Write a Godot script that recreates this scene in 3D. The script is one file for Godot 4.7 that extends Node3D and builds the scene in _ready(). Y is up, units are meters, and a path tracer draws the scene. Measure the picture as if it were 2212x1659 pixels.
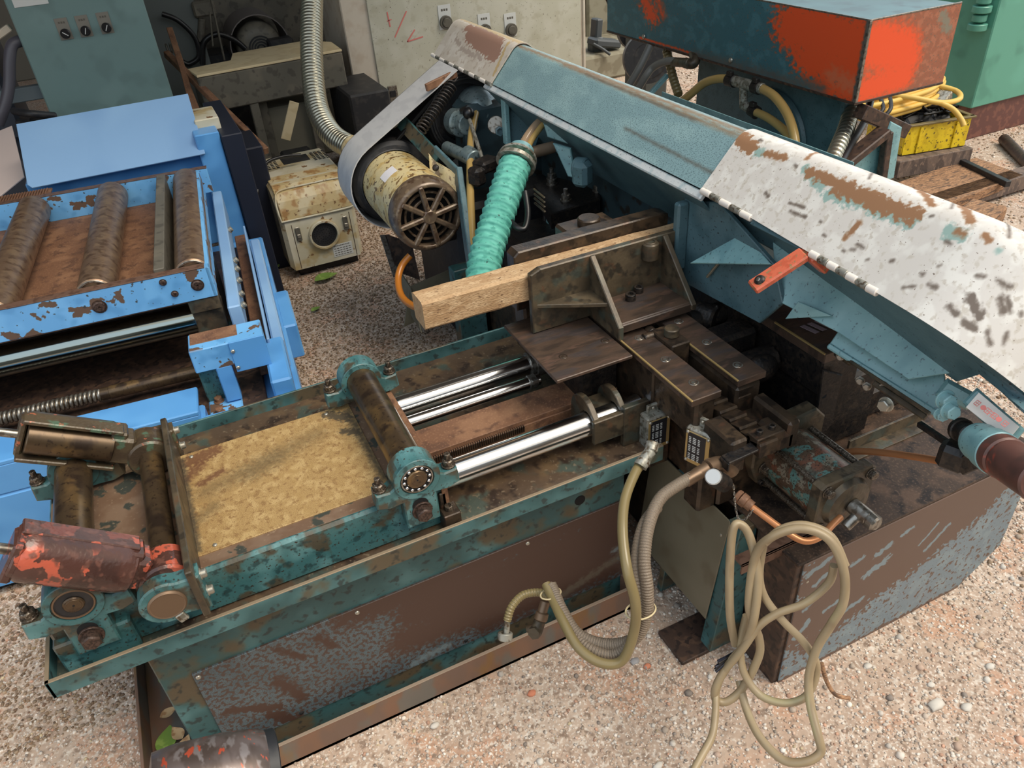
extends Node3D
# A used metal-cutting band saw with its roller feed bed on a gravel yard, other machines around it.
# World axes: x runs along the feed bed, z across it (towards the viewer), y is up, metres.

class Sh:
	var v := PackedVector3Array()
	var n := PackedVector3Array()
	var uv := PackedVector2Array()
	func tri(a: Vector3, b: Vector3, c: Vector3, na: Vector3, nb: Vector3, nc: Vector3, ua := Vector2.ZERO, ub := Vector2.ZERO, uc := Vector2.ZERO) -> void:
		var g := (b - a).cross(c - a)
		if g.length_squared() < 1e-18: return
		if g.dot(na + nb + nc) > 0.0:
			v.append(a); v.append(c); v.append(b)
			n.append(na); n.append(nc); n.append(nb)
			uv.append(ua); uv.append(uc); uv.append(ub)
		else:
			v.append(a); v.append(b); v.append(c)
			n.append(na); n.append(nb); n.append(nc)
			uv.append(ua); uv.append(ub); uv.append(uc)
	func quad(a: Vector3, b: Vector3, c: Vector3, d: Vector3, nr: Vector3, ua := Vector2(0, 1), ub := Vector2(1, 1), uc := Vector2(1, 0), ud := Vector2(0, 0)) -> void:
		tri(a, b, c, nr, nr, nr, ua, ub, uc); tri(a, c, d, nr, nr, nr, ua, uc, ud)
	func quads(p: Array, nn: Array, u: Array) -> void:
		tri(p[0], p[1], p[2], nn[0], nn[1], nn[2], u[0], u[1], u[2]); tri(p[0], p[2], p[3], nn[0], nn[2], nn[3], u[0], u[2], u[3])
	# chamfered box
	func box(c: Vector3, s: Vector3, b := Basis(), ch := 0.0015) -> Sh:
		var h := s * 0.5
		var k := minf(ch, minf(h.x, minf(h.y, h.z)) * 0.45)
		for ax in 3:
			for sg in [-1.0, 1.0]:
				var i := (ax + 1) % 3
				var j := (ax + 2) % 3
				var q := []
				for e in [[-1, -1], [1, -1], [1, 1], [-1, 1]]:
					var p := Vector3.ZERO
					p[ax] = h[ax] * sg; p[i] = (h[i] - k) * e[0]; p[j] = (h[j] - k) * e[1]
					q.append(c + b * p)
				var nr := Vector3.ZERO
				nr[ax] = sg
				quad(q[0], q[1], q[2], q[3], (b * nr).normalized())
		for ax in 3:
			var i := (ax + 1) % 3
			var j := (ax + 2) % 3
			for si in [-1.0, 1.0]:
				for sj in [-1.0, 1.0]:
					var q := []
					for e in [[0, -1], [0, 1], [1, 1], [1, -1]]:
						var p := Vector3.ZERO
						p[ax] = (h[ax] - k) * e[1]
						p[i] = (h[i] - (k if e[0] == 1 else 0.0)) * si
						p[j] = (h[j] - (k if e[0] == 0 else 0.0)) * sj
						q.append(c + b * p)
					var nr := Vector3.ZERO
					nr[i] = si; nr[j] = sj
					quad(q[0], q[1], q[2], q[3], (b * nr).normalized())
		for sx in [-1.0, 1.0]:
			for sy in [-1.0, 1.0]:
				for sz in [-1.0, 1.0]:
					var sv := Vector3(sx, sy, sz)
					var nr := (b * sv).normalized()
					tri(c + b * (sv * Vector3(h.x, h.y - k, h.z - k)), c + b * (sv * Vector3(h.x - k, h.y, h.z - k)), c + b * (sv * Vector3(h.x - k, h.y - k, h.z)), nr, nr, nr)
		return self
	# box from two corners
	func bb(a: Vector3, z: Vector3, ch := 0.0015) -> Sh:
		return box((a + z) * 0.5, (z - a).abs(), Basis(), ch)
	# straight bar from a to z of width w (along side) and thickness t
	func bar(a: Vector3, z: Vector3, side: Vector3, w: float, t: float, ch := 0.0015) -> Sh:
		var d := (z - a).normalized()
		var s := (side - d * side.dot(d)).normalized()
		return box((a + z) * 0.5, Vector3((z - a).length(), w, t), Basis(d, s, d.cross(s)), ch)
	# flat polygon with thickness th along -nr; points in 3D, in order
	func plate(pts: Array, nr: Vector3, th: float, ch := 0.001) -> Sh:
		nr = nr.normalized()
		var e: Vector3 = (pts[1] - pts[0])
		e = (e - nr * e.dot(nr)).normalized()
		var f := nr.cross(e)
		var poly := PackedVector2Array()
		for p in pts: poly.append(Vector2((p - pts[0]).dot(e), (p - pts[0]).dot(f)))
		return extr(poly, pts[0] - nr * th, e, f, nr * th, ch)
	func extr(poly: PackedVector2Array, o: Vector3, ex: Vector3, ey: Vector3, dz: Vector3, ch := 0.001) -> Sh:
		if not Geometry2D.is_polygon_clockwise(poly):
			poly = poly.duplicate()
		else:
			poly = poly.duplicate(); poly.reverse()
		# Godot's y-down sense: after this poly is counterclockwise in the ex,ey plane
		var area := 0.0
		for i in poly.size():
			area += poly[i].cross(poly[(i + 1) % poly.size()])
		if area < 0.0: poly.reverse()
		var m := poly.size()
		var ins := PackedVector2Array()
		for i in m:
			var d0 := (poly[i] - poly[(i + m - 1) % m]).normalized()
			var d1 := (poly[(i + 1) % m] - poly[i]).normalized()
			var n0 := Vector2(-d0.y, d0.x)
			var n1 := Vector2(-d1.y, d1.x)
			var bi := n0 + n1
			bi = bi / maxf(0.35, bi.length_squared()) * 2.0 if bi.length_squared() > 1e-6 else n0
			ins.append(poly[i] + bi * ch)
		var zl := dz.length()
		var zn := dz / zl
		var idx := Geometry2D.triangulate_polygon(ins)
		var to3 := func(p: Vector2, z: float) -> Vector3: return o + ex * p.x + ey * p.y + zn * z
		for k in range(0, idx.size(), 3):
			for zz in [0.0, zl]:
				var nr: Vector3 = zn if zz > 0.0 else -zn
				tri(to3.call(ins[idx[k]], zz), to3.call(ins[idx[k + 1]], zz), to3.call(ins[idx[k + 2]], zz), nr, nr, nr, ins[idx[k]], ins[idx[k + 1]], ins[idx[k + 2]])
		for i in m:
			var j := (i + 1) % m
			var d := (poly[j] - poly[i])
			if d.length_squared() < 1e-12: continue
			var sn := (ex * d.y - ey * d.x).normalized()
			quad(to3.call(poly[i], ch), to3.call(poly[j], ch), to3.call(poly[j], zl - ch), to3.call(poly[i], zl - ch), sn)
			quad(to3.call(poly[i], zl - ch), to3.call(poly[j], zl - ch), to3.call(ins[j], zl), to3.call(ins[i], zl), (sn + zn).normalized())
			quad(to3.call(poly[i], ch), to3.call(poly[j], ch), to3.call(ins[j], 0.0), to3.call(ins[i], 0.0), (sn - zn).normalized())
		return self
	# profile points (radius, distance along dir)
	func lathe(o: Vector3, dir: Vector3, prof: Array, seg := 24, smooth := false, a0 := 0.0, a1 := TAU, ref := Vector3.ZERO) -> Sh:
		dir = dir.normalized()
		var x := ref
		if x == Vector3.ZERO: x = Vector3.UP if absf(dir.y) < 0.9 else Vector3.RIGHT
		x = (x - dir * x.dot(dir)).normalized()
		var y := dir.cross(x)
		var m := prof.size()
		var tot := 0.0
		var ts := [0.0]
		for i in range(1, m):
			tot += (prof[i] - prof[i - 1]).length(); ts.append(tot)
		for i in m - 1:
			var p: Vector2 = prof[i]
			var q: Vector2 = prof[i + 1]
			var dd := q - p
			if dd.length() < 1e-7: continue
			var np := Vector2(dd.y, -dd.x).normalized()
			var nq := np
			if smooth:
				if i > 0:
					var e: Vector2 = q - prof[i - 1]
					np = Vector2(e.y, -e.x).normalized()
				if i < m - 2:
					var e2: Vector2 = prof[i + 2] - p
					nq = Vector2(e2.y, -e2.x).normalized()
			for k in seg:
				var t0 := a0 + (a1 - a0) * k / seg
				var t1 := a0 + (a1 - a0) * (k + 1) / seg
				var r0 := x * cos(t0) + y * sin(t0)
				var r1 := x * cos(t1) + y * sin(t1)
				var u0 := float(k) / seg
				var u1 := float(k + 1) / seg
				quads([o + r0 * p.x + dir * p.y, o + r1 * p.x + dir * p.y, o + r1 * q.x + dir * q.y, o + r0 * q.x + dir * q.y],
					[r0 * np.x + dir * np.y, r1 * np.x + dir * np.y, r1 * nq.x + dir * nq.y, r0 * nq.x + dir * nq.y],
					[Vector2(u0, ts[i] / tot), Vector2(u1, ts[i] / tot), Vector2(u1, ts[i + 1] / tot), Vector2(u0, ts[i + 1] / tot)])
		return self
	func cyl(a: Vector3, b: Vector3, r: float, seg := 20, ch := 0.0015, r2 := -1.0) -> Sh:
		if r2 < 0.0: r2 = r
		var l := (b - a).length()
		var c := minf(ch, minf(minf(r, r2) * 0.4, l * 0.4))
		return lathe(a, b - a, [Vector2(0, 0), Vector2(r - c, 0), Vector2(r, c), Vector2(r2, l - c), Vector2(r2 - c, l), Vector2(0, l)], seg)
	func ring(a: Vector3, b: Vector3, ro: float, ri: float, seg := 28) -> Sh:
		var l := (b - a).length()
		var c := minf(0.0015, (ro - ri) * 0.3)
		return lathe(a, b - a, [Vector2(ri, 0), Vector2(ro - c, 0), Vector2(ro, c), Vector2(ro, l - c), Vector2(ro - c, l), Vector2(ri, l), Vector2(ri, 0)], seg)
	func hexa(p: Vector3, d: Vector3, r: float, h: float) -> Sh:
		d = d.normalized()
		cyl(p, p + d * h * 0.22, r * 1.25, 18, 0.0008)
		return lathe(p + d * h * 0.22, d, [Vector2(r, 0), Vector2(r, h * 0.66), Vector2(r * 0.86, h * 0.78), Vector2(0, h * 0.78)], 6)
	func sock(p: Vector3, d: Vector3, r: float, h: float) -> Sh:   # socket head cap screw
		return lathe(p, d, [Vector2(r, 0), Vector2(r, h - 0.001), Vector2(r - 0.001, h), Vector2(r * 0.55, h), Vector2(r * 0.55, h * 0.45), Vector2(0, h * 0.45)], 18)
	func ball(c: Vector3, r: Vector3, seg := 14, rings := 9) -> Sh:
		for i in rings:
			for k in seg:
				var q := []
				var nn := []
				for e in [[0, 0], [0, 1], [1, 1], [1, 0]]:
					var th: float = PI * (i + e[0]) / rings
					var ph: float = TAU * (k + e[1]) / seg
					var d := Vector3(sin(th) * cos(ph), cos(th), sin(th) * sin(ph))
					q.append(c + d * r); nn.append((d / r).normalized())
				quads(q, nn, [Vector2(0, 0), Vector2(1, 0), Vector2(1, 1), Vector2(0, 1)])
		return self
	static func spline(pts: Array, per := 6) -> Array:
		var out := []
		var m := pts.size()
		for i in m - 1:
			var p0: Vector3 = pts[maxi(i - 1, 0)]
			var p1: Vector3 = pts[i]
			var p2: Vector3 = pts[i + 1]
			var p3: Vector3 = pts[mini(i + 2, m - 1)]
			for k in per:
				out.append(p1.cubic_interpolate(p2, p0, p3, float(k) / per))
		out.append(pts[m - 1])
		return out
	func tube(pts: Array, r: float, seg := 10, per := 6, rib := 0.0, pitch := 0.01) -> Sh:
		var q: Array = spline(pts, per) if per > 1 else pts
		if rib > 0.0:
			# resample evenly so that the ribs are regular
			var c := Curve3D.new()
			c.bake_interval = 0.002
			for p in q: c.add_point(p)
			var cnt := int(c.get_baked_length() / (pitch / 4.0))
			var qq := []
			for i in cnt + 1: qq.append(c.sample_baked(c.get_baked_length() * i / cnt))
			q = qq
		var m := q.size()
		var x := Vector3.ZERO
		var rows := []
		var nrs := []
		var len := 0.0
		var ls := []
		for i in m:
			var d: Vector3 = (q[mini(i + 1, m - 1)] - q[maxi(i - 1, 0)]).normalized()
			if x == Vector3.ZERO: x = d.cross(Vector3.UP if absf(d.y) < 0.9 else Vector3.RIGHT).normalized()
			x = (x - d * x.dot(d)).normalized()
			var y := d.cross(x)
			if i > 0: len += (q[i] - q[i - 1]).length()
			ls.append(len)
			var rr := r
			var sl := 0.0
			if rib > 0.0:
				rr = r + rib * [0.0, 0.7, 1.0, 0.7][i % 4] - rib * 0.5
				sl = [0.0, -0.8, 0.0, 0.8][i % 4]
			var row := PackedVector3Array()
			var nr := PackedVector3Array()
			for k in seg + 1:
				var t := TAU * k / seg
				var o := x * cos(t) + y * sin(t)
				row.append(q[i] + o * rr); nr.append((o + d * sl).normalized())
			rows.append(row); nrs.append(nr)
		for i in m - 1:
			for k in seg:
				quads([rows[i][k], rows[i][k + 1], rows[i + 1][k + 1], rows[i + 1][k]], [nrs[i][k], nrs[i][k + 1], nrs[i + 1][k + 1], nrs[i + 1][k]],
					[Vector2(float(k) / seg, ls[i]), Vector2(float(k + 1) / seg, ls[i]), Vector2(float(k + 1) / seg, ls[i + 1]), Vector2(float(k) / seg, ls[i + 1])])
		for e in [0, m - 1]:
			var d: Vector3 = (q[0] - q[1]).normalized() if e == 0 else (q[m - 1] - q[m - 2]).normalized()
			for k in seg: tri(q[e], rows[e][k], rows[e][k + 1], d, d, d)
		return self
	# sheet of metal: rows of points, smooth, th thick (inwards, against the normal that faces away from inner)
	func sheet(rows: Array, th: float, inner: Vector3) -> Sh:
		var a := rows.size()
		var b: int = rows[0].size()
		var nr := []
		for i in a:
			var r := PackedVector3Array()
			for j in b:
				var du: Vector3 = rows[mini(i + 1, a - 1)][j] - rows[maxi(i - 1, 0)][j]
				var dv: Vector3 = rows[i][mini(j + 1, b - 1)] - rows[i][maxi(j - 1, 0)]
				var g := du.cross(dv).normalized()
				r.append(g)
			nr.append(r)
		var s := 0.0
		for i in a:
			for j in b: s += nr[i][j].dot(rows[i][j] - inner)
		var f := 1.0 if s > 0.0 else -1.0
		var back := []
		for i in a:
			var r := PackedVector3Array()
			for j in b: r.append(rows[i][j] - nr[i][j] * f * th)
			back.append(r)
		for i in a - 1:
			for j in b - 1:
				var u := [Vector2(float(j) / (b - 1), float(i) / (a - 1)), Vector2(float(j + 1) / (b - 1), float(i) / (a - 1)), Vector2(float(j + 1) / (b - 1), float(i + 1) / (a - 1)), Vector2(float(j) / (b - 1), float(i + 1) / (a - 1))]
				quads([rows[i][j], rows[i][j + 1], rows[i + 1][j + 1], rows[i + 1][j]], [nr[i][j] * f, nr[i][j + 1] * f, nr[i + 1][j + 1] * f, nr[i + 1][j] * f], u)
				quads([back[i][j], back[i][j + 1], back[i + 1][j + 1], back[i + 1][j]], [nr[i][j] * -f, nr[i][j + 1] * -f, nr[i + 1][j + 1] * -f, nr[i + 1][j] * -f], u)
		for j in b - 1:
			for i in [0, a - 1]:
				var o: Vector3 = (rows[i][j] - rows[1 if i == 0 else a - 2][j]).normalized()
				quad(rows[i][j], rows[i][j + 1], back[i][j + 1], back[i][j], o)
		for i in a - 1:
			for j in [0, b - 1]:
				var o: Vector3 = (rows[i][j] - rows[i][1 if j == 0 else b - 2]).normalized()
				quad(rows[i][j], rows[i + 1][j], back[i + 1][j], back[i][j], o)
		return self
	func planar(o: Vector3, u: Vector3, w: Vector3) -> Sh:   # uv from position: u, w are the vectors that one repeat spans
		for i in v.size():
			uv[i] = Vector2((v[i] - o).dot(u) / u.length_squared(), (v[i] - o).dot(w) / w.length_squared())
		return self
	func mesh(off: Vector3) -> ArrayMesh:
		var a := []
		a.resize(Mesh.ARRAY_MAX)
		var vv := v.duplicate()
		for i in vv.size(): vv[i] -= off
		a[Mesh.ARRAY_VERTEX] = vv; a[Mesh.ARRAY_NORMAL] = n; a[Mesh.ARRAY_TEX_UV] = uv
		var m := ArrayMesh.new()
		m.add_surface_from_arrays(Mesh.PRIMITIVE_TRIANGLES, a)
		return m

func S() -> Sh: return Sh.new()

var offs := {}
var taken := {}
var M := {}

func numbered(called: String) -> String:
	if not taken.has(called):
		taken[called] = 0
		return called
	taken[called] += 1
	return "%s_%03d" % [called, taken[called]]

func thing(called: String, at: Vector3, label: String, category: String, group := "") -> Node3D:
	var o := Node3D.new()
	o.name = numbered(called)
	o.position = at
	add_child(o)
	offs[o] = at
	tag(o, label, category, group)
	return o

func tag(o: Node, label: String, category: String, group := "") -> void:
	o.set_meta("label", label); o.set_meta("category", category)
	if group: o.set_meta("group", group)

func part(called: String, sh: Sh, mat: Material, parent: Node, label := "") -> MeshInstance3D:
	var o := MeshInstance3D.new()
	o.name = called
	o.mesh = sh.mesh(offs[parent])
	o.material_override = mat
	parent.add_child(o, true)
	offs[o] = offs[parent]
	if label: o.set_meta("label", label)
	return o

# a thing that is one mesh
func solo(called: String, sh: Sh, mat: Material, at: Vector3, label: String, category: String, group := "") -> MeshInstance3D:
	var o := MeshInstance3D.new()
	o.name = numbered(called)
	o.mesh = sh.mesh(at)
	o.material_override = mat
	o.position = at
	add_child(o)
	offs[o] = at
	tag(o, label, category, group)
	return o

func struct(called: String, sh: Sh, mat: Material) -> MeshInstance3D:
	var o := MeshInstance3D.new()
	o.name = called
	o.mesh = sh.mesh(Vector3.ZERO)
	o.material_override = mat
	add_child(o)
	offs[o] = Vector3.ZERO
	o.set_meta("kind", "structure")
	return o

var shared := {}
# bolts share one mesh per size
func bolt(p: Vector3, d: Vector3, r: float, mat: Material, parent: Node, kind := "hex", called := "bolt") -> void:
	var key := "%s%.4f" % [kind, r]
	if not shared.has(key):
		var s := S()
		if kind == "hex": s.hexa(Vector3.ZERO, Vector3.UP, r, r * 1.3)
		elif kind == "sock": s.sock(Vector3.ZERO, Vector3.UP, r, r * 1.3)
		elif kind == "stud":
			s.cyl(Vector3(0, -0.001, 0), Vector3(0, r * 0.35, 0), r * 1.5, 16, 0.0006)
			s.lathe(Vector3(0, r * 0.35, 0), Vector3.UP, [Vector2(r * 1.25, 0), Vector2(r * 1.25, r * 1.1), Vector2(r, r * 1.3), Vector2(0.6 * r, r * 1.3)], 6)
			s.cyl(Vector3(0, r * 1.2, 0), Vector3(0, r * 3.0, 0), r * 0.62, 12, 0.0008)
		elif kind == "sunk":
			s.ring(Vector3(0, -0.002, 0), Vector3(0, 0.0012, 0), r, r * 0.72, 20)
			s.cyl(Vector3(0, -0.003, 0), Vector3(0, 0.0004, 0), r * 0.5, 12, 0.0004)
		else:
			s.lathe(Vector3.ZERO, Vector3.UP, [Vector2(r, 0), Vector2(r * 0.9, r * 0.4), Vector2(r * 0.5, r * 0.62), Vector2(0, r * 0.66)], 14, true)
		shared[key] = s.mesh(Vector3.ZERO)
	var o := MeshInstance3D.new()
	o.name = called
	o.mesh = shared[key]
	o.material_override = mat
	d = d.normalized()
	var x := d.cross(Vector3.RIGHT if absf(d.x) < 0.9 else Vector3.BACK).normalized()
	o.transform = Transform3D(Basis(x, d, x.cross(d)), p - offs[parent])
	parent.add_child(o, true)

# ---------- textures and materials ----------
func noise_bytes(n: int, h: int, freq: float, oct: int, sd: int, kind: int) -> PackedByteArray:
	var f := FastNoiseLite.new()
	f.seed = sd
	f.frequency = freq
	f.noise_type = [FastNoiseLite.TYPE_SIMPLEX_SMOOTH, FastNoiseLite.TYPE_CELLULAR, FastNoiseLite.TYPE_PERLIN][kind % 3]
	f.fractal_type = FastNoiseLite.FRACTAL_FBM if oct > 1 else FastNoiseLite.FRACTAL_NONE
	f.fractal_octaves = oct
	if kind >= 3:
		f.domain_warp_enabled = true
		f.domain_warp_amplitude = 18.0
		f.domain_warp_frequency = 0.02
	var im := f.get_seamless_image(n, h)
	im.convert(Image.FORMAT_L8)
	return im.get_data()

# layers: [colour, frequency, low, high, roughness, octaves, kind] ; marks: [colour, roughness, [x0, y0, x1, y1, r] ...] in uv, ragged by amp
func tex(n: int, h: int, base: Color, rough: float, layers: Array, sd := 1, marks := [], amp := 0.03) -> Array:
	var cnt := n * h
	var r := PackedFloat32Array(); var g := PackedFloat32Array(); var b := PackedFloat32Array(); var ro := PackedFloat32Array()
	r.resize(cnt); g.resize(cnt); b.resize(cnt); ro.resize(cnt)
	r.fill(base.r); g.fill(base.g); b.fill(base.b); ro.fill(rough)
	var li := 0
	for l in layers:
		li += 1
		var by := noise_bytes(n, h, l[1], l[5] if l.size() > 5 else 3, sd * 31 + li * 7, l[6] if l.size() > 6 else 0)
		var c: Color = l[0]
		var a: float = c.a
		var lut := PackedFloat32Array()
		lut.resize(256)
		for i in 256: lut[i] = smoothstep(l[2], l[3], i / 255.0) * a
		var cr := c.r; var cg := c.g; var cb := c.b; var rr: float = l[4]
		for i in cnt:
			var t := lut[by[i]]
			if t > 0.0:
				r[i] += (cr - r[i]) * t; g[i] += (cg - g[i]) * t; b[i] += (cb - b[i]) * t; ro[i] += (rr - ro[i]) * t
	if marks.size():
		var nb := noise_bytes(n, h, 0.035, 4, sd * 17 + 3, 0)
		var asp := float(h) / n
		for mk in marks:
			var c: Color = mk[0]
			for k in range(2, mk.size()):
				var q: Array = mk[k]
				var rad: float = q[4]
				var soft: float = q[5] if q.size() > 5 else 0.004
				var am: float = minf(amp, rad * 0.9)
				var p0 := Vector2(q[0], q[1] * asp)
				var p1 := Vector2(q[2], q[3] * asp)
				var d := p1 - p0
				var dl := maxf(d.length_squared(), 1e-9)
				var mm := rad + am + soft
				for yy in range(maxi(0, int((minf(p0.y, p1.y) - mm) * n)), mini(h, int((maxf(p0.y, p1.y) + mm) * n) + 1)):
					for xx in range(maxi(0, int((minf(p0.x, p1.x) - mm) * n)), mini(n, int((maxf(p0.x, p1.x) + mm) * n) + 1)):
						var pt := Vector2(float(xx) / n, float(yy) / n)
						var tt := clampf((pt - p0).dot(d) / dl, 0.0, 1.0)
						var i := yy * n + xx
						var e := rad - (pt - p0 - d * tt).length() + (nb[i] / 255.0 - 0.5) * 2.0 * am
						var t := smoothstep(-soft, soft, e) * c.a
						if t > 0.0:
							r[i] += (c.r - r[i]) * t; g[i] += (c.g - g[i]) * t; b[i] += (c.b - b[i]) * t; ro[i] += (mk[1] - ro[i]) * t
	var lo := rough
	var hi := rough
	for l in layers: lo = minf(lo, l[4]); hi = maxf(hi, l[4])
	for mk in marks: lo = minf(lo, mk[1]); hi = maxf(hi, mk[1])
	var rough_map := hi - lo > 0.26 and cnt > 70000
	var o := PackedByteArray(); o.resize(cnt * 3)
	var q2 := PackedByteArray(); q2.resize(cnt)
	for i in cnt:
		o[i * 3] = int(clampf(r[i], 0, 1) * 255.0); o[i * 3 + 1] = int(clampf(g[i], 0, 1) * 255.0); o[i * 3 + 2] = int(clampf(b[i], 0, 1) * 255.0)
		if rough_map: q2[i] = int(clampf(ro[i], 0, 1) * 255.0)
	return [ImageTexture.create_from_image(Image.create_from_data(n, h, false, Image.FORMAT_RGB8, o)), ImageTexture.create_from_image(Image.create_from_data(n, h, false, Image.FORMAT_L8, q2)) if rough_map else rough]

var bump_tex: Texture2D
var dent_tex: Texture2D
# scale: repeats per metre; 0 = use the mesh's own uv
func mt(t: Array, scale, metal := 0.0, bump := 0.0, spec := 0.5, dent := false) -> StandardMaterial3D:
	var m := StandardMaterial3D.new()
	m.albedo_texture = t[0]
	if t[1] is float: m.roughness = t[1]
	else:
		m.roughness_texture = t[1]
		m.roughness_texture_channel = BaseMaterial3D.TEXTURE_CHANNEL_RED
		m.roughness = 1.0
	m.metallic = metal
	m.metallic_specular = spec
	if scale is Vector3 or scale > 0.0:
		m.uv1_triplanar = true
		m.uv1_triplanar_sharpness = 6.0
		m.uv1_scale = scale if scale is Vector3 else Vector3.ONE * scale
	if bump > 0.0:
		m.heightmap_enabled = true
		m.heightmap_texture = dent_tex if dent else bump_tex
		m.heightmap_scale = bump
	m.cull_mode = BaseMaterial3D.CULL_DISABLED
	return m

func plain(c: Color, rough := 0.6, metal := 0.0) -> StandardMaterial3D:
	var m := StandardMaterial3D.new()
	m.albedo_color = c; m.roughness = rough; m.metallic = metal
	m.cull_mode = BaseMaterial3D.CULL_DISABLED
	return m

func rgb(r: int, g: int, b: int, a := 1.0) -> Color: return Color(r / 255.0, g / 255.0, b / 255.0, a)

func _ready() -> void:
	var cam := Camera3D.new()
	cam.name = "camera"
	cam.keep_aspect = Camera3D.KEEP_HEIGHT
	cam.fov = 53.10
	cam.near = 0.02
	cam.transform = Transform3D(Basis(Vector3(0.900713, -0.066689, 0.429264), Vector3(0.298140, 0.813590, -0.499182), Vector3(-0.315955, 0.577601, 0.752695)), Vector3(0, 1.65, 0))
	add_child(cam)
	cam.current = true
	sky_and_light()
	materials()
	setting()
	feed_bed()
	side_rollers()
	saw_body()
	saw_vise()
	saw_bow()
	saw_drive()
	hoses()
	timber()
	blue_saw()
	left_background()
	right_background()
	small_things()

func sky_and_light() -> void:
	var we := WorldEnvironment.new()
	we.name = "environment"
	var e := Environment.new()
	e.background_mode = Environment.BG_SKY
	var sm := ProceduralSkyMaterial.new()
	sm.sky_top_color = Color(0.80, 0.86, 0.92)
	sm.sky_horizon_color = Color(0.93, 0.93, 0.91)
	sm.sky_curve = 0.25
	sm.ground_bottom_color = Color(0.42, 0.38, 0.34)
	sm.ground_horizon_color = Color(0.62, 0.58, 0.53)
	sm.sky_energy_multiplier = 1.0
	var sk := Sky.new()
	sk.sky_material = sm
	e.sky = sk
	e.tonemap_mode = Environment.TONE_MAPPER_LINEAR
	e.tonemap_exposure = 1.75
	e.sdfgi_enabled = true
	e.ssao_enabled = true
	e.ssil_enabled = true
	we.environment = e
	add_child(we)
	var sun := DirectionalLight3D.new()   # unseen broad sun, placed for soft modelling under the overcast sky
	sun.name = "unseen_soft_sun"
	sun.light_color = Color(1.0, 0.96, 0.9)
	sun.light_energy = 0.55
	sun.light_angular_distance = 35.0
	sun.shadow_enabled = true
	add_child(sun)
	sun.look_at_from_position(Vector3(2.5, 6.0, 3.0), Vector3.ZERO)

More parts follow.
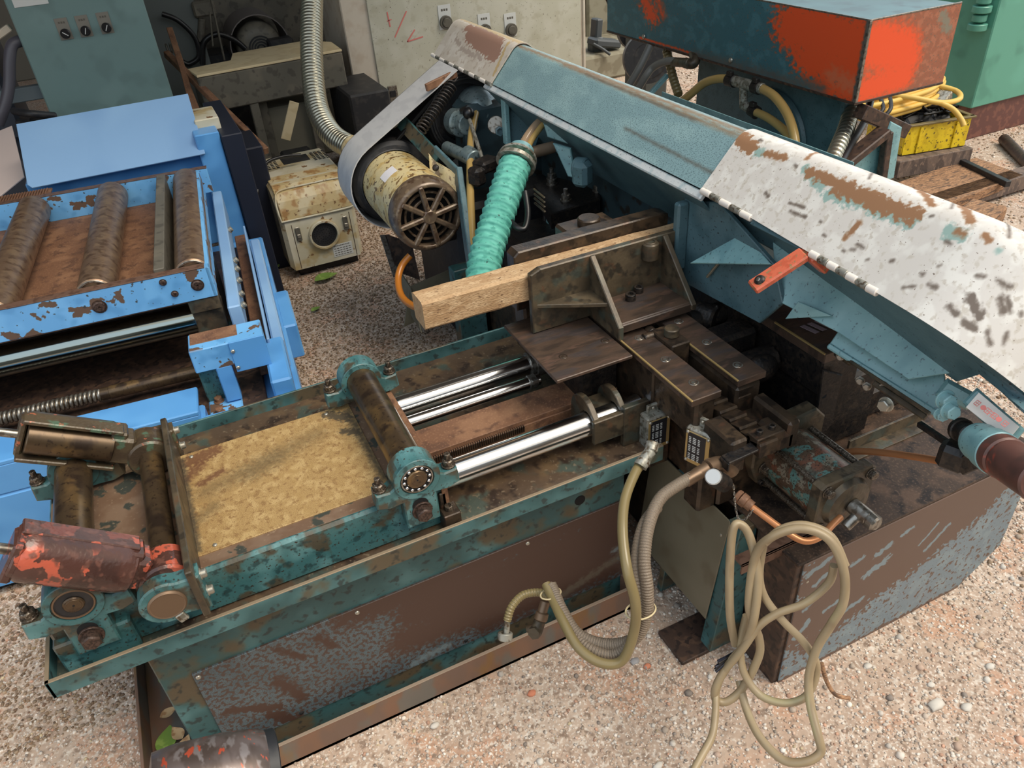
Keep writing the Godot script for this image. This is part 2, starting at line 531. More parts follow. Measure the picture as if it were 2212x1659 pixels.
func materials() -> void:
	var f := FastNoiseLite.new()
	f.seed = 5; f.frequency = 0.09; f.fractal_octaves = 4
	bump_tex = ImageTexture.create_from_image(f.get_seamless_image(512, 512))
	var f2 := FastNoiseLite.new()
	f2.seed = 9; f2.frequency = 0.012; f2.fractal_octaves = 3
	dent_tex = ImageTexture.create_from_image(f2.get_seamless_image(512, 512))
	var brown := rgb(74, 56, 46)
	var rust := rgb(120, 76, 48)
	# dark teal paint of the feed bed, rubbed through to oily brown
	M.teal = mt(tex(512, 512, rgb(52, 88, 90), 0.42, [[rgb(80, 120, 122), 0.006, 0.4, 0.85, 0.45, 4], [rgb(92, 76, 56, 0.9), 0.007, 0.5, 0.72, 0.55, 5], [rgb(34, 40, 40, 0.6), 0.05, 0.62, 0.8, 0.5, 4]], 3), 1.3, 0.0, 0.03)
	M.teal_clean = mt(tex(512, 512, rgb(62, 106, 108), 0.38, [[rgb(92, 136, 138), 0.006, 0.42, 0.8, 0.38, 3], [rgb(76, 66, 52, 0.9), 0.009, 0.60, 0.80, 0.5, 5], [rgb(36, 60, 62, 0.7), 0.03, 0.56, 0.8, 0.45, 4], [rgb(52, 44, 38), 0.09, 0.76, 0.80, 0.6, 4]], 4), 2.2, 0.0, 0.02)
	# oily brown-black cast iron and plate of the vise
	M.oily = mt(tex(512, 512, rgb(64, 53, 43), 0.36, [[rgb(86, 70, 54), 0.010, 0.42, 0.8, 0.42, 4], [rgb(42, 35, 30), 0.02, 0.5, 0.8, 0.32, 4], [rgb(98, 68, 52, 0.6), 0.02, 0.66, 0.85, 0.55, 5]], 7), 2.0, 0.25, 0.04)
	M.oily_plate = mt(tex(512, 512, rgb(82, 66, 55), 0.42, [[rgb(62, 51, 44), 0.010, 0.42, 0.75, 0.38, 4], [rgb(102, 78, 66, 0.7), 0.02, 0.55, 0.8, 0.48, 5], [rgb(66, 62, 64, 0.6), 0.008, 0.58, 0.8, 0.34, 3]], 8), Vector3(1.2, 2.4, 4.0), 0.2, 0.03)
	M.dark_iron = mt(tex(512, 512, rgb(40, 36, 34), 0.42, [[rgb(58, 50, 44), 0.02, 0.5, 0.75, 0.5, 4], [rgb(26, 26, 28), 0.05, 0.58, 0.75, 0.35, 3]], 9), 2.5, 0.25, 0.06)
	M.casting = mt(tex(512, 512, rgb(78, 68, 54), 0.42, [[rgb(96, 84, 66), 0.010, 0.42, 0.78, 0.45, 4], [rgb(58, 52, 43), 0.02, 0.5, 0.78, 0.42, 4], [rgb(104, 74, 54, 0.6), 0.02, 0.68, 0.85, 0.55, 5], [rgb(72, 84, 78, 0.6), 0.010, 0.62, 0.82, 0.45, 3]], 10), 2.2, 0.2, 0.04)
	M.edge_steel = plain(rgb(196, 184, 160), 0.35, 0.75)
	M.brass_line = plain(rgb(196, 168, 112), 0.42, 0.6)
	M.bright_bolt = plain(rgb(176, 172, 160), 0.35, 0.7)
	M.bolt = mt(tex(128, 128, rgb(98, 88, 76), 0.38, [[rgb(64, 54, 46), 0.05, 0.45, 0.65, 0.5, 3], [rgb(150, 142, 130), 0.08, 0.62, 0.75, 0.3, 3]], 11), 20.0, 0.6)
	M.bolt_brown = mt(tex(128, 128, rgb(84, 66, 58), 0.45, [[rgb(56, 44, 38), 0.05, 0.45, 0.65, 0.5, 3]], 12), 20.0, 0.4)
	# oil-stained plate with a golden bloom
	M.gold = mt(tex(1024, 880, rgb(166, 136, 88), 0.5, [[rgb(186, 158, 108), 0.01, 0.42, 0.75, 0.46, 4], [rgb(140, 108, 68), 0.02, 0.52, 0.8, 0.52, 4], [rgb(198, 172, 124, 0.8), 0.20, 0.6, 0.75, 0.45, 2], [rgb(124, 94, 62, 0.8), 0.15, 0.62, 0.76, 0.55, 3]], 13,
		[[rgb(104, 88, 62, 0.55), 0.36, [0.10, 0.45, 0.75, 0.24, 0.04, 0.09], [0.35, 0.42, 0.5, 0.35, 0.05, 0.08], [0.02, 0.7, 0.12, 0.62, 0.03, 0.05]],
		[rgb(110, 76, 54, 0.85), 0.6, [0.05, 0.10, 0.18, 0.06, 0.05, 0.03], [0.0, 0.28, 0.10, 0.16, 0.03, 0.03], [0.08, 0.36, 0.2, 0.3, 0.02, 0.02]],
		[rgb(76, 68, 56, 0.85), 0.4, [0.86, 0.06, 0.95, 0.16, 0.035, 0.015], [0.9, 0.3, 0.97, 0.36, 0.025, 0.015], [0.97, 0.1, 0.99, 0.9, 0.02, 0.03], [0.01, 0.05, 0.01, 0.95, 0.012, 0.02]]], 0.05), 0.0, 0.1, 0.0)
	M.roller = mt(tex(512, 512, rgb(92, 76, 58), 0.3, [[rgb(122, 98, 66), 0.008, 0.42, 0.8, 0.3, 4], [rgb(66, 54, 45), 0.012, 0.48, 0.8, 0.34, 4], [rgb(60, 48, 40, 0.7), 0.06, 0.68, 0.8, 0.4, 4]], 14), 2.4, 0.6, 0.0)
	M.roller_blue = mt(tex(512, 512, rgb(132, 108, 88), 0.36, [[rgb(150, 124, 98), 0.015, 0.42, 0.78, 0.36, 4], [rgb(108, 84, 66), 0.02, 0.5, 0.8, 0.4, 4]], 15), 2.4, 0.6, 0.0)
	M.chrome = plain(rgb(232, 233, 234), 0.17, 1.0)
	M.chrome_dark = plain(rgb(150, 158, 152), 0.13, 1.0)
	M.steel = mt(tex(256, 256, rgb(150, 146, 138), 0.32, [[rgb(112, 104, 94), 0.04, 0.5, 0.7, 0.45, 4]], 16), 5.0, 0.8)
	M.zinc = mt(tex(256, 256, rgb(160, 158, 148), 0.42, [[rgb(118, 116, 104), 0.03, 0.5, 0.7, 0.5, 4], [rgb(96, 82, 66), 0.05, 0.64, 0.76, 0.6, 4]], 17), 5.0, 0.45)
	M.black = plain(rgb(22, 22, 24), 0.35)
	M.near_black = mt(tex(256, 256, rgb(34, 35, 38), 0.5, [[rgb(52, 50, 50), 0.03, 0.5, 0.75, 0.55, 4]], 18), 2.0)  # plain near-black grey for dark parts and interiors
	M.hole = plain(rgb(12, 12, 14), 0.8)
	# pale blue hammered paint of the saw bow
	M.bow = mt(tex(1024, 512, rgb(138, 168, 172), 0.36, [[rgb(152, 182, 184), 0.006, 0.42, 0.75, 0.34, 4], [rgb(84, 108, 112, 0.85), 0.22, 0.61, 0.70, 0.5, 3]], 20, [[rgb(132, 104, 78, 0.95), 0.65, [0.0, 0.56, 1.0, 0.58, 0.020, 0.03], [0.35, 0.52, 1.0, 0.47, 0.012, 0.035]], [rgb(92, 84, 74, 0.8), 0.6, [0.45, 0.50, 0.85, 0.45, 0.008, 0.02], [0.7, 0.16, 0.98, 0.13, 0.004, 0.012]]], 0.03), 0.0, 0.0, 0.0)
	M.bow_blue = mt(tex(512, 512, rgb(126, 168, 172), 0.34, [[rgb(138, 178, 182), 0.01, 0.45, 0.75, 0.32, 4], [rgb(112, 154, 160), 0.01, 0.5, 0.78, 0.38, 3], [rgb(52, 62, 66), 0.09, 0.79, 0.82, 0.55, 4]], 21), 2.0, 0.0, 0.02)
	M.bow_shaded = mt(tex(512, 512, rgb(82, 110, 118), 0.4, [[rgb(70, 98, 106), 0.01, 0.48, 0.78, 0.42, 4], [rgb(44, 52, 56), 0.09, 0.79, 0.82, 0.55, 4]], 22), 2.0, 0.0, 0.02)  # bow paint darkened by colour for the shade under the bow
	M.frame_dark = mt(tex(256, 256, rgb(52, 70, 76), 0.45, [[rgb(42, 56, 62), 0.02, 0.45, 0.78, 0.45, 4], [rgb(46, 42, 38), 0.02, 0.66, 0.78, 0.5, 4]], 98), 2.0)
	M.gear = mt(tex(256, 256, rgb(126, 142, 144), 0.32, [[rgb(104, 122, 126), 0.02, 0.45, 0.78, 0.35, 4], [rgb(64, 72, 74), 0.04, 0.68, 0.8, 0.4, 4]], 97), 4.0, 0.3)
	M.flange = mt(tex(512, 512, rgb(216, 220, 220), 0.36, [[rgb(178, 196, 200), 0.02, 0.52, 0.75, 0.4, 4], [rgb(120, 126, 128), 0.10, 0.72, 0.80, 0.5, 4]], 23), 2.5, 0.1)
	var scab := rgb(150, 108, 76)
	M.hood = mt(tex(1536, 640, rgb(214, 208, 200), 0.36, [[rgb(226, 222, 214), 0.012, 0.45, 0.7, 0.34, 4], [rgb(200, 192, 178), 0.03, 0.6, 0.8, 0.42, 4], [rgb(118, 104, 92), 0.07, 0.80, 0.83, 0.6, 4]], 24,
		[[rgb(150, 176, 168), 0.5, [0.37, 0.63, 0.66, 0.47, 0.030], [0.3, 0.66, 0.36, 0.66, 0.018], [0.83, 0.6, 0.845, 0.61, 0.018], [0.1, 0.88, 0.16, 0.83, 0.018]],
		[scab, 0.75, [0.33, 0.69, 0.47, 0.60, 0.019], [0.45, 0.61, 0.66, 0.50, 0.025], [0.06, 0.90, 0.10, 0.90, 0.024], [0.13, 0.84, 0.20, 0.80, 0.013], [0.26, 0.79, 0.42, 0.73, 0.007], [0.5, 0.68, 0.80, 0.56, 0.011], [0.33, 0.86, 0.38, 0.85, 0.006], [0.46, 0.36, 0.50, 0.42, 0.008], [0.9, 0.6, 0.92, 0.62, 0.012]],
		[rgb(120, 106, 94), 0.6, [0.14, 0.42, 0.15, 0.44, 0.008], [0.25, 0.45, 0.30, 0.43, 0.006], [0.25, 0.36, 0.31, 0.33, 0.006], [0.19, 0.62, 0.195, 0.625, 0.004], [0.52, 0.28, 0.54, 0.27, 0.006], [0.62, 0.2, 0.63, 0.19, 0.007], [0.72, 0.3, 0.72, 0.33, 0.005], [0.7, 0.16, 0.76, 0.13, 0.008], [0.36, 0.31, 0.38, 0.3, 0.005], [0.86, 0.35, 0.88, 0.25, 0.016], [0.93, 0.55, 0.95, 0.45, 0.018], [0.95, 0.42, 0.96, 0.3, 0.014], [0.84, 0.24, 0.9, 0.12, 0.016], [0.92, 0.2, 0.97, 0.1, 0.014], [0.80, 0.15, 0.83, 0.1, 0.012], [0.97, 0.2, 0.99, 0.05, 0.012]]], 0.022), 0.0, 0.0, 0.015)
	M.rear_hood = mt(tex(768, 384, rgb(198, 188, 174), 0.42, [[rgb(210, 202, 190), 0.008, 0.42, 0.75, 0.4, 4], [rgb(176, 160, 144, 0.7), 0.02, 0.62, 0.8, 0.5, 4]], 25, [[rgb(156, 122, 106), 0.6, [0.38, 0.46, 0.78, 0.40, 0.075], [0.25, 0.5, 0.4, 0.48, 0.03], [0.6, 0.36, 0.85, 0.32, 0.05]], [rgb(188, 164, 120), 0.5, [0.0, 0.62, 1.0, 0.58, 0.02], [0.9, 0.5, 0.97, 0.1, 0.012]], [rgb(172, 158, 146), 0.5, [0.35, 0.22, 0.6, 0.2, 0.016], [0.6, 0.25, 0.7, 0.2, 0.014], [0.2, 0.3, 0.3, 0.26, 0.014]]], 0.03), 0.0, 0.0, 0.0)
	M.silver = mt(tex(512, 256, rgb(206, 206, 206), 0.42, [[rgb(196, 196, 197), 0.02, 0.45, 0.75, 0.45, 4]], 26), 2.0, 0.2)
	M.motor = mt(tex(512, 512, rgb(208, 192, 146), 0.3, [[rgb(196, 168, 108), 0.010, 0.48, 0.75, 0.32, 4], [rgb(120, 94, 60), 0.018, 0.70, 0.76, 0.3, 5], [rgb(78, 60, 42), 0.03, 0.76, 0.82, 0.3, 4]], 27), 2.6)
	M.grille = mt(tex(256, 256, rgb(106, 90, 74), 0.26, [[rgb(84, 66, 52), 0.02, 0.46, 0.75, 0.24, 4], [rgb(128, 110, 88), 0.03, 0.6, 0.8, 0.3, 3]], 28), 4.0, 0.2)
	M.mint = mt(tex(512, 512, rgb(90, 172, 156), 0.7, [[rgb(108, 188, 172), 0.01, 0.45, 0.75, 0.7, 4], [rgb(70, 150, 136), 0.02, 0.5, 0.78, 0.6, 4], [rgb(34, 52, 50), 0.03, 0.79, 0.83, 0.5, 4]], 29), 2.5)
	M.orange = mt(tex(256, 256, rgb(204, 104, 76), 0.38, [[rgb(188, 90, 64), 0.03, 0.5, 0.7, 0.4, 4], [rgb(140, 120, 84), 0.04, 0.70, 0.76, 0.6, 4]], 30), 6.0)
	M.red_house = mt(tex(512, 512, rgb(82, 54, 47), 0.24, [[rgb(66, 45, 40), 0.01, 0.45, 0.75, 0.22, 4], [rgb(186, 92, 70), 0.012, 0.70, 0.72, 0.4, 5], [rgb(104, 70, 60), 0.03, 0.6, 0.8, 0.3, 3]], 31), 2.4, 0.1, 0.05)
	M.olive_house = mt(tex(512, 512, rgb(88, 76, 58), 0.34, [[rgb(72, 60, 48), 0.01, 0.45, 0.75, 0.3, 4], [rgb(86, 108, 88), 0.015, 0.66, 0.78, 0.45, 4], [rgb(176, 100, 72), 0.02, 0.76, 0.80, 0.5, 5]], 32), 2.6, 0.1, 0.04)
	# blue machine
	M.sky = mt(tex(512, 512, rgb(104, 168, 222), 0.36, [[rgb(114, 178, 230), 0.008, 0.45, 0.75, 0.36, 3], [rgb(92, 154, 208), 0.01, 0.55, 0.8, 0.4, 3], [rgb(98, 76, 62), 0.010, 0.74, 0.75, 0.65, 5], [rgb(60, 62, 64), 0.06, 0.80, 0.83, 0.6, 4]], 33), 1.5)
	M.sky_clean = mt(tex(512, 512, rgb(92, 156, 216), 0.3, [[rgb(100, 164, 222), 0.005, 0.42, 0.78, 0.3, 3], [rgb(84, 146, 206), 0.006, 0.52, 0.8, 0.32, 3]], 34), 1.0)
	M.sky_pale = mt(tex(512, 512, rgb(134, 172, 212), 0.34, [[rgb(142, 180, 218), 0.004, 0.42, 0.8, 0.34, 2], [rgb(126, 164, 206), 0.005, 0.5, 0.85, 0.36, 2]], 35), 0.8)
	M.rusty = mt(tex(512, 512, rgb(118, 84, 62), 0.68, [[rgb(138, 102, 76), 0.010, 0.45, 0.78, 0.7, 4], [rgb(96, 68, 52), 0.02, 0.5, 0.8, 0.62, 4], [rgb(160, 122, 92, 0.6), 0.16, 0.62, 0.8, 0.75, 2]], 36), 1.6, 0.05, 0.03)
	M.brown_edge = mt(tex(256, 256, rgb(112, 86, 72), 0.5, [[rgb(92, 68, 56), 0.03, 0.5, 0.7, 0.5, 4]], 37), 4.0, 0.3)
	M.brown_dark = mt(tex(512, 512, rgb(70, 54, 46), 0.5, [[rgb(92, 70, 56), 0.02, 0.5, 0.75, 0.55, 4], [rgb(50, 40, 36), 0.03, 0.55, 0.72, 0.45, 4]], 38), 2.0, 0.15)
	M.navy = plain(rgb(24, 30, 46), 0.5)
	# gravel, timber
	M.gravel = mt(tex(1024, 1024, rgb(178, 156, 138), 0.95, [[rgb(192, 172, 154), 0.004, 0.42, 0.75, 0.95, 3], [rgb(186, 150, 126), 0.006, 0.52, 0.8, 0.95, 3], [rgb(206, 194, 180), 0.08, 0.55, 0.75, 0.9, 3, 1], [rgb(142, 122, 106), 0.05, 0.58, 0.8, 0.95, 4], [rgb(214, 204, 192), 0.14, 0.62, 0.76, 0.9, 3]], 40), 0.7, 0.0, 0.5)
	M.wood = mt(tex(1024, 256, rgb(186, 154, 116), 0.8, [[rgb(172, 138, 100), 0.010, 0.42, 0.78, 0.8, 4], [rgb(200, 170, 132), 0.02, 0.5, 0.78, 0.8, 3], [rgb(152, 120, 86, 0.8), 0.10, 0.6, 0.76, 0.85, 3], [rgb(118, 90, 64), 0.03, 0.78, 0.85, 0.8, 4]], 41), Vector3(0.9, 8.0, 8.0), 0.0, 0.1)
	M.plank = mt(tex(512, 512, rgb(150, 114, 84), 0.85, [[rgb(172, 132, 98), 0.02, 0.48, 0.7, 0.85, 4], [rgb(120, 90, 68), 0.05, 0.56, 0.7, 0.85, 4], [rgb(96, 76, 62), 0.02, 0.62, 0.75, 0.85, 4]], 42), Vector3(1.2, 4.0, 5.0), 0.0, 0.1)
	M.grey_beam = mt(tex(512, 256, rgb(112, 96, 86), 0.8, [[rgb(88, 76, 70), 0.02, 0.48, 0.7, 0.8, 4], [rgb(132, 112, 98), 0.05, 0.6, 0.72, 0.8, 4]], 43), 1.5, 0.0, 0.06)
	M.cream = mt(tex(512, 512, rgb(200, 192, 166), 0.42, [[rgb(210, 204, 184), 0.006, 0.42, 0.75, 0.42, 3], [rgb(184, 162, 118), 0.008, 0.56, 0.85, 0.48, 4], [rgb(128, 96, 64), 0.02, 0.78, 0.86, 0.6, 5]], 44), 1.5)
	M.cream_top = mt(tex(512, 512, rgb(192, 170, 124), 0.5, [[rgb(204, 190, 156), 0.008, 0.42, 0.75, 0.5, 4], [rgb(164, 126, 80), 0.012, 0.52, 0.8, 0.55, 5], [rgb(120, 88, 58), 0.03, 0.72, 0.84, 0.6, 4]], 45), 2.0)
	M.cabinet_white = mt(tex(1024, 1024, rgb(188, 186, 168), 0.42, [[rgb(196, 194, 178), 0.004, 0.42, 0.75, 0.42, 3], [rgb(176, 172, 152, 0.7), 0.01, 0.55, 0.8, 0.45, 4], [rgb(124, 118, 104), 0.05, 0.80, 0.83, 0.6, 4]], 46), 1.0)
	M.cabinet_edge = mt(tex(512, 512, rgb(204, 194, 178), 0.5, [[rgb(194, 180, 162), 0.01, 0.42, 0.75, 0.5, 4]], 47), 1.5)
	M.cabinet_green = mt(tex(1024, 1024, rgb(112, 138, 136), 0.34, [[rgb(118, 144, 142), 0.003, 0.42, 0.8, 0.34, 3], [rgb(106, 130, 128), 0.006, 0.52, 0.8, 0.38, 3]], 48), 0.8)
	M.machine_grey = mt(tex(512, 512, rgb(94, 90, 80), 0.5, [[rgb(106, 100, 88), 0.01, 0.45, 0.7, 0.5, 3], [rgb(78, 74, 66), 0.03, 0.6, 0.75, 0.55, 3]], 49), 1.0)
	M.beige = mt(tex(512, 512, rgb(216, 198, 160), 0.42, [[rgb(206, 186, 146), 0.012, 0.48, 0.7, 0.45, 3]], 50), 1.5)
	M.duct = plain(rgb(176, 174, 158), 0.28, 0.85)
	M.teal_box = mt(tex(1024, 1024, rgb(62, 104, 112), 0.36, [[rgb(70, 114, 122), 0.005, 0.42, 0.78, 0.36, 3], [rgb(52, 90, 98), 0.01, 0.5, 0.8, 0.4, 3]], 51), 0.8)
	M.mint_tank = mt(tex(512, 512, rgb(92, 158, 138), 0.4, [[rgb(98, 166, 146), 0.005, 0.42, 0.78, 0.4, 3], [rgb(80, 142, 124), 0.01, 0.55, 0.85, 0.45, 3]], 52), 0.8)
	M.maroon = mt(tex(256, 256, rgb(98, 62, 56), 0.6, [[rgb(120, 78, 66), 0.03, 0.5, 0.7, 0.65, 4]], 53), 2.0)
	M.yellow = mt(tex(256, 256, rgb(232, 202, 40), 0.4, [[rgb(216, 184, 36), 0.02, 0.5, 0.7, 0.45, 4], [rgb(120, 100, 40), 0.04, 0.7, 0.8, 0.6, 4]], 54), 3.0)
	M.yellow_cord = plain(rgb(222, 184, 92), 0.42)
	M.amber = plain(rgb(172, 144, 88), 0.22)
	M.braid = mt(tex(256, 256, rgb(134, 120, 104), 0.5, [[rgb(108, 96, 82), 0.18, 0.5, 0.66, 0.55, 2, 1]], 55), 14.0, 0.1, 0.04)
	M.olive_hose = plain(rgb(128, 114, 78), 0.26)
	M.tan_cable = mt(tex(256, 256, rgb(160, 142, 112), 0.42, [[rgb(142, 124, 96), 0.01, 0.42, 0.75, 0.45, 4], [rgb(172, 160, 122), 0.008, 0.6, 0.85, 0.4, 3]], 57), 2.0)
	M.copper = plain(rgb(196, 134, 90), 0.34, 0.5)
	M.copper_dull = plain(rgb(166, 112, 66), 0.35, 0.7)
	M.brass = plain(rgb(122, 100, 80), 0.42, 0.5)
	M.leaf = mt(tex(128, 128, rgb(112, 142, 62), 0.5, [[rgb(138, 162, 80), 0.03, 0.5, 0.7, 0.5, 3]], 59), 8.0)
	M.dry_leaf = mt(tex(128, 128, rgb(196, 164, 122), 0.7, [[rgb(164, 124, 86), 0.04, 0.5, 0.7, 0.7, 3]], 60), 8.0)
	M.concrete = mt(tex(256, 256, rgb(150, 146, 128), 0.9, [[rgb(130, 124, 106), 0.02, 0.5, 0.7, 0.9, 4]], 61), 1.0)
	M.blue_grey = plain(rgb(116, 134, 142), 0.42)
	M.white_label = plain(rgb(234, 226, 216), 0.4)
	M.plate_black = plain(rgb(34, 34, 38), 0.4)
	M.print_red = plain(rgb(212, 120, 112), 0.5)
	M.print_white = plain(rgb(206, 208, 204), 0.45)
	M.grey_sheet = mt(tex(512, 512, rgb(112, 106, 88), 0.42, [[rgb(120, 114, 96), 0.005, 0.42, 0.8, 0.42, 3], [rgb(100, 90, 72, 0.7), 0.008, 0.55, 0.85, 0.48, 4]], 63), 1.2, 0.1)

func hood_marks() -> Array:
	return [[rgb(150, 176, 168), 0.5, [0.223, 0.425, 0.287, 0.383, 0.0105], [0.313, 0.358, 0.417, 0.392, 0.0129], [0.417, 0.383, 0.503, 0.392, 0.0131], [0.573, 0.417, 0.597, 0.417, 0.0104], [0.077, 0.417, 0.097, 0.425, 0.0092], [0.66, 0.433, 0.663, 0.433, 0.0038], [0.5, 0.375, 0.51, 0.408, 0.0058]],
		[rgb(150, 110, 78), 0.75, [0.237, 0.425, 0.343, 0.433, 0.0114], [0.323, 0.408, 0.427, 0.417, 0.0153], [0.41, 0.408, 0.5, 0.425, 0.014], [0.01, 0.467, 0.057, 0.425, 0.0177], [0.103, 0.433, 0.157, 0.45, 0.0073], [0.207, 0.5, 0.183, 0.85, 0.0038], [0.183, 0.85, 0.233, 0.867, 0.0064], [0.35, 0.825, 0.513, 0.517, 0.0066], [0.45, 0.883, 0.593, 0.508, 0.0071], [0.41, 0.175, 0.413, 0.275, 0.0056], [0.63, 0.467, 0.64, 0.458, 0.0062], [0.587, 0.433, 0.6, 0.433, 0.0051], [0.03, 0.875, 0.063, 0.825, 0.0052]],
		[rgb(112, 100, 90), 0.6, [0.173, 0.192, 0.183, 0.175, 0.0037], [0.243, 0.2, 0.283, 0.217, 0.0024], [0.26, 0.158, 0.3, 0.167, 0.0029], [0.037, 0.767, 0.04, 0.775, 0.0026], [0.193, 0.433, 0.2, 0.425, 0.0024], [0.363, 0.125, 0.37, 0.125, 0.0017], [0.337, 0.183, 0.34, 0.183, 0.0017], [0.44, 0.167, 0.457, 0.167, 0.0022], [0.423, 0.1, 0.427, 0.1, 0.0016], [0.437, 0.125, 0.443, 0.133, 0.0022], [0.477, 0.117, 0.48, 0.125, 0.0021], [0.52, 0.167, 0.523, 0.175, 0.0026], [0.583, 0.183, 0.587, 0.183, 0.0025], [0.607, 0.15, 0.62, 0.158, 0.003], [0.6, 0.25, 0.603, 0.258, 0.002], [0.573, 0.083, 0.59, 0.117, 0.002], [0.673, 0.192, 0.703, 0.15, 0.0067], [0.657, 0.117, 0.673, 0.1, 0.0043], [0.69, 0.092, 0.71, 0.092, 0.0043], [0.69, 0.317, 0.71, 0.317, 0.0038], [0.71, 0.258, 0.727, 0.217, 0.0042], [0.717, 0.275, 0.733, 0.233, 0.0033], [0.727, 0.108, 0.743, 0.075, 0.0033], [0.75, 0.15, 0.757, 0.108, 0.0023], [0.583, 0.367, 0.593, 0.367, 0.0025], [0.66, 0.292, 0.67, 0.3, 0.0024], [0.593, 0.842, 0.66, 0.517, 0.0025], [0.213, 0.733, 0.22, 0.725, 0.0024], [0.363, 0.533, 0.307, 0.825, 0.0022], [0.527, 0.45, 0.53, 0.458, 0.002], [0.06, 0.508, 0.067, 0.508, 0.0032], [0.747, 0.25, 0.75, 0.242, 0.0023], [0.503, 0.75, 0.543, 0.55, 0.0021]]]

func pebble_mesh(sd: int) -> ArrayMesh:
	var r := RandomNumberGenerator.new()
	r.seed = sd
	var s := S()
	s.ball(Vector3.ZERO, Vector3.ONE, 7, 5)
	var f := FastNoiseLite.new()
	f.seed = sd; f.frequency = 0.9
	for i in s.v.size():
		var p := s.v[i]
		var k := 0.78 + 0.45 * f.get_noise_3dv(p * 1.3)
		s.v[i] = Vector3(p.x, p.y * 0.62, p.z * 0.85) * k
	return s.mesh(Vector3.ZERO)

func setting() -> void:
	var g := S()
	g.quad(Vector3(-9, 0, 1.5), Vector3(14, 0, 1.5), Vector3(14, 0, -14), Vector3(-9, 0, -14), Vector3.UP)
	g.quad(Vector3(-9, -0.2, 1.5), Vector3(14, -0.2, 1.5), Vector3(14, -0.2, -14), Vector3(-9, -0.2, -14), Vector3.DOWN)
	struct("floor", g, M.gravel)
	var r := RandomNumberGenerator.new()
	r.seed = 77
	var tones := [rgb(220, 210, 198), rgb(208, 192, 176), rgb(196, 174, 154), rgb(208, 180, 160), rgb(182, 166, 150), rgb(200, 158, 134), rgb(160, 148, 138), rgb(226, 220, 210), rgb(204, 186, 152), rgb(170, 148, 130)]
	var shade_tones := [rgb(164, 142, 118), rgb(150, 126, 102), rgb(138, 112, 88), rgb(176, 152, 126), rgb(122, 100, 80), rgb(146, 116, 94), rgb(188, 172, 152), rgb(112, 92, 76), rgb(158, 136, 104), rgb(132, 108, 90)]  # browner mix; the shade between the machines is put into its darkness
	var pm := StandardMaterial3D.new()
	pm.vertex_color_use_as_albedo = true
	pm.roughness = 0.9
	# near the viewer, between the machines, far yard
	var zones := [[Rect2(-0.9, -1.9, 3.4, 1.9), 66000, 0.0024, 0.0066], [Rect2(-1.0, -4.6, 2.6, 3.2), 70000, 0.004, 0.0085], [Rect2(1.6, -5.5, 5.0, 5.0), 26000, 0.005, 0.012], [Rect2(-0.9, -1.2, 3.2, 1.2), 500, 0.008, 0.015]]
	for zi in zones.size():
		var z: Array = zones[zi]
		var mm := MultiMesh.new()
		mm.transform_format = MultiMesh.TRANSFORM_3D
		mm.use_colors = true
		mm.mesh = pebble_mesh(10 + zi)
		mm.instance_count = z[1]
		for i in z[1]:
			var rc: Rect2 = z[0]
			var p := Vector3(rc.position.x + r.randf() * rc.size.x, 0, rc.position.y + r.randf() * rc.size.y)
			var sc: float = z[2] + (z[3] - z[2]) * pow(r.randf(), 2.2)
			p.y = sc * 0.15
			mm.set_instance_transform(i, Transform3D(Basis.from_euler(Vector3(r.randf_range(-0.4, 0.4), r.randf() * TAU, r.randf_range(-0.4, 0.4))).scaled(Vector3.ONE * sc), p))
			var c: Color = (shade_tones if zi == 1 or zi == 2 and i % 2 == 0 else tones)[int(r.randf() * r.randf() * tones.size()) if zi != 3 else r.randi() % 8]
			mm.set_instance_color(i, (c * r.randf_range(0.8, 1.06)).srgb_to_linear())
		var o := MultiMeshInstance3D.new()
		o.name = numbered("gravel")
		o.multimesh = mm
		o.material_override = pm
		add_child(o)
		tag(o, ["fine pale pinkish gravel on the yard in front of the saw", "brown gravel, coloured darker for shade, on the ground between the blue machine and the saw", "gravel on the open yard behind the saw at the right", "larger pale stones scattered in the gravel in front of the saw"][zi], "gravel")
		o.set_meta("kind", "stuff")
	# unseen open-sided shed, out of view, placed to darken the machines at the back
	var unseen_roof := S()
	unseen_roof.bb(Vector3(-9, 3.6, -11), Vector3(3.0, 3.72, -1.9), 0.01)
	struct("unseen_ceiling", unseen_roof, plain(rgb(92, 92, 92), 0.7))
	var wall := S()
	wall.bb(Vector3(-9, 0, -9.6), Vector3(1.9, 3.6, -9.4), 0.01)  # unseen, placed to block light from behind the cabinets
	struct("unseen_wall_back", wall, plain(rgb(120, 116, 106), 0.8))
	var wl := S()
	wl.bb(Vector3(-9, 0, -11), Vector3(-8.8, 3.6, -1.9), 0.01)  # unseen, out of view, placed to close off light from the left
	struct("unseen_wall_left", wl, plain(rgb(120, 116, 106), 0.8))
	var wf := S()
	wf.bb(Vector3(-9, 0, 4.4), Vector3(12, 3.2, 4.6), 0.01)  # unseen, behind the viewer, placed to darken upright faces
	struct("unseen_wall_front", wf, plain(rgb(120, 116, 108), 0.8))

func arc_pts(c: Vector2, r: float, a0: float, a1: float, k := 10) -> Array:
	var o := []
	for i in k + 1:
		var a := a0 + (a1 - a0) * i / k
		o.append(c + Vector2(cos(a), sin(a)) * r)
	return o

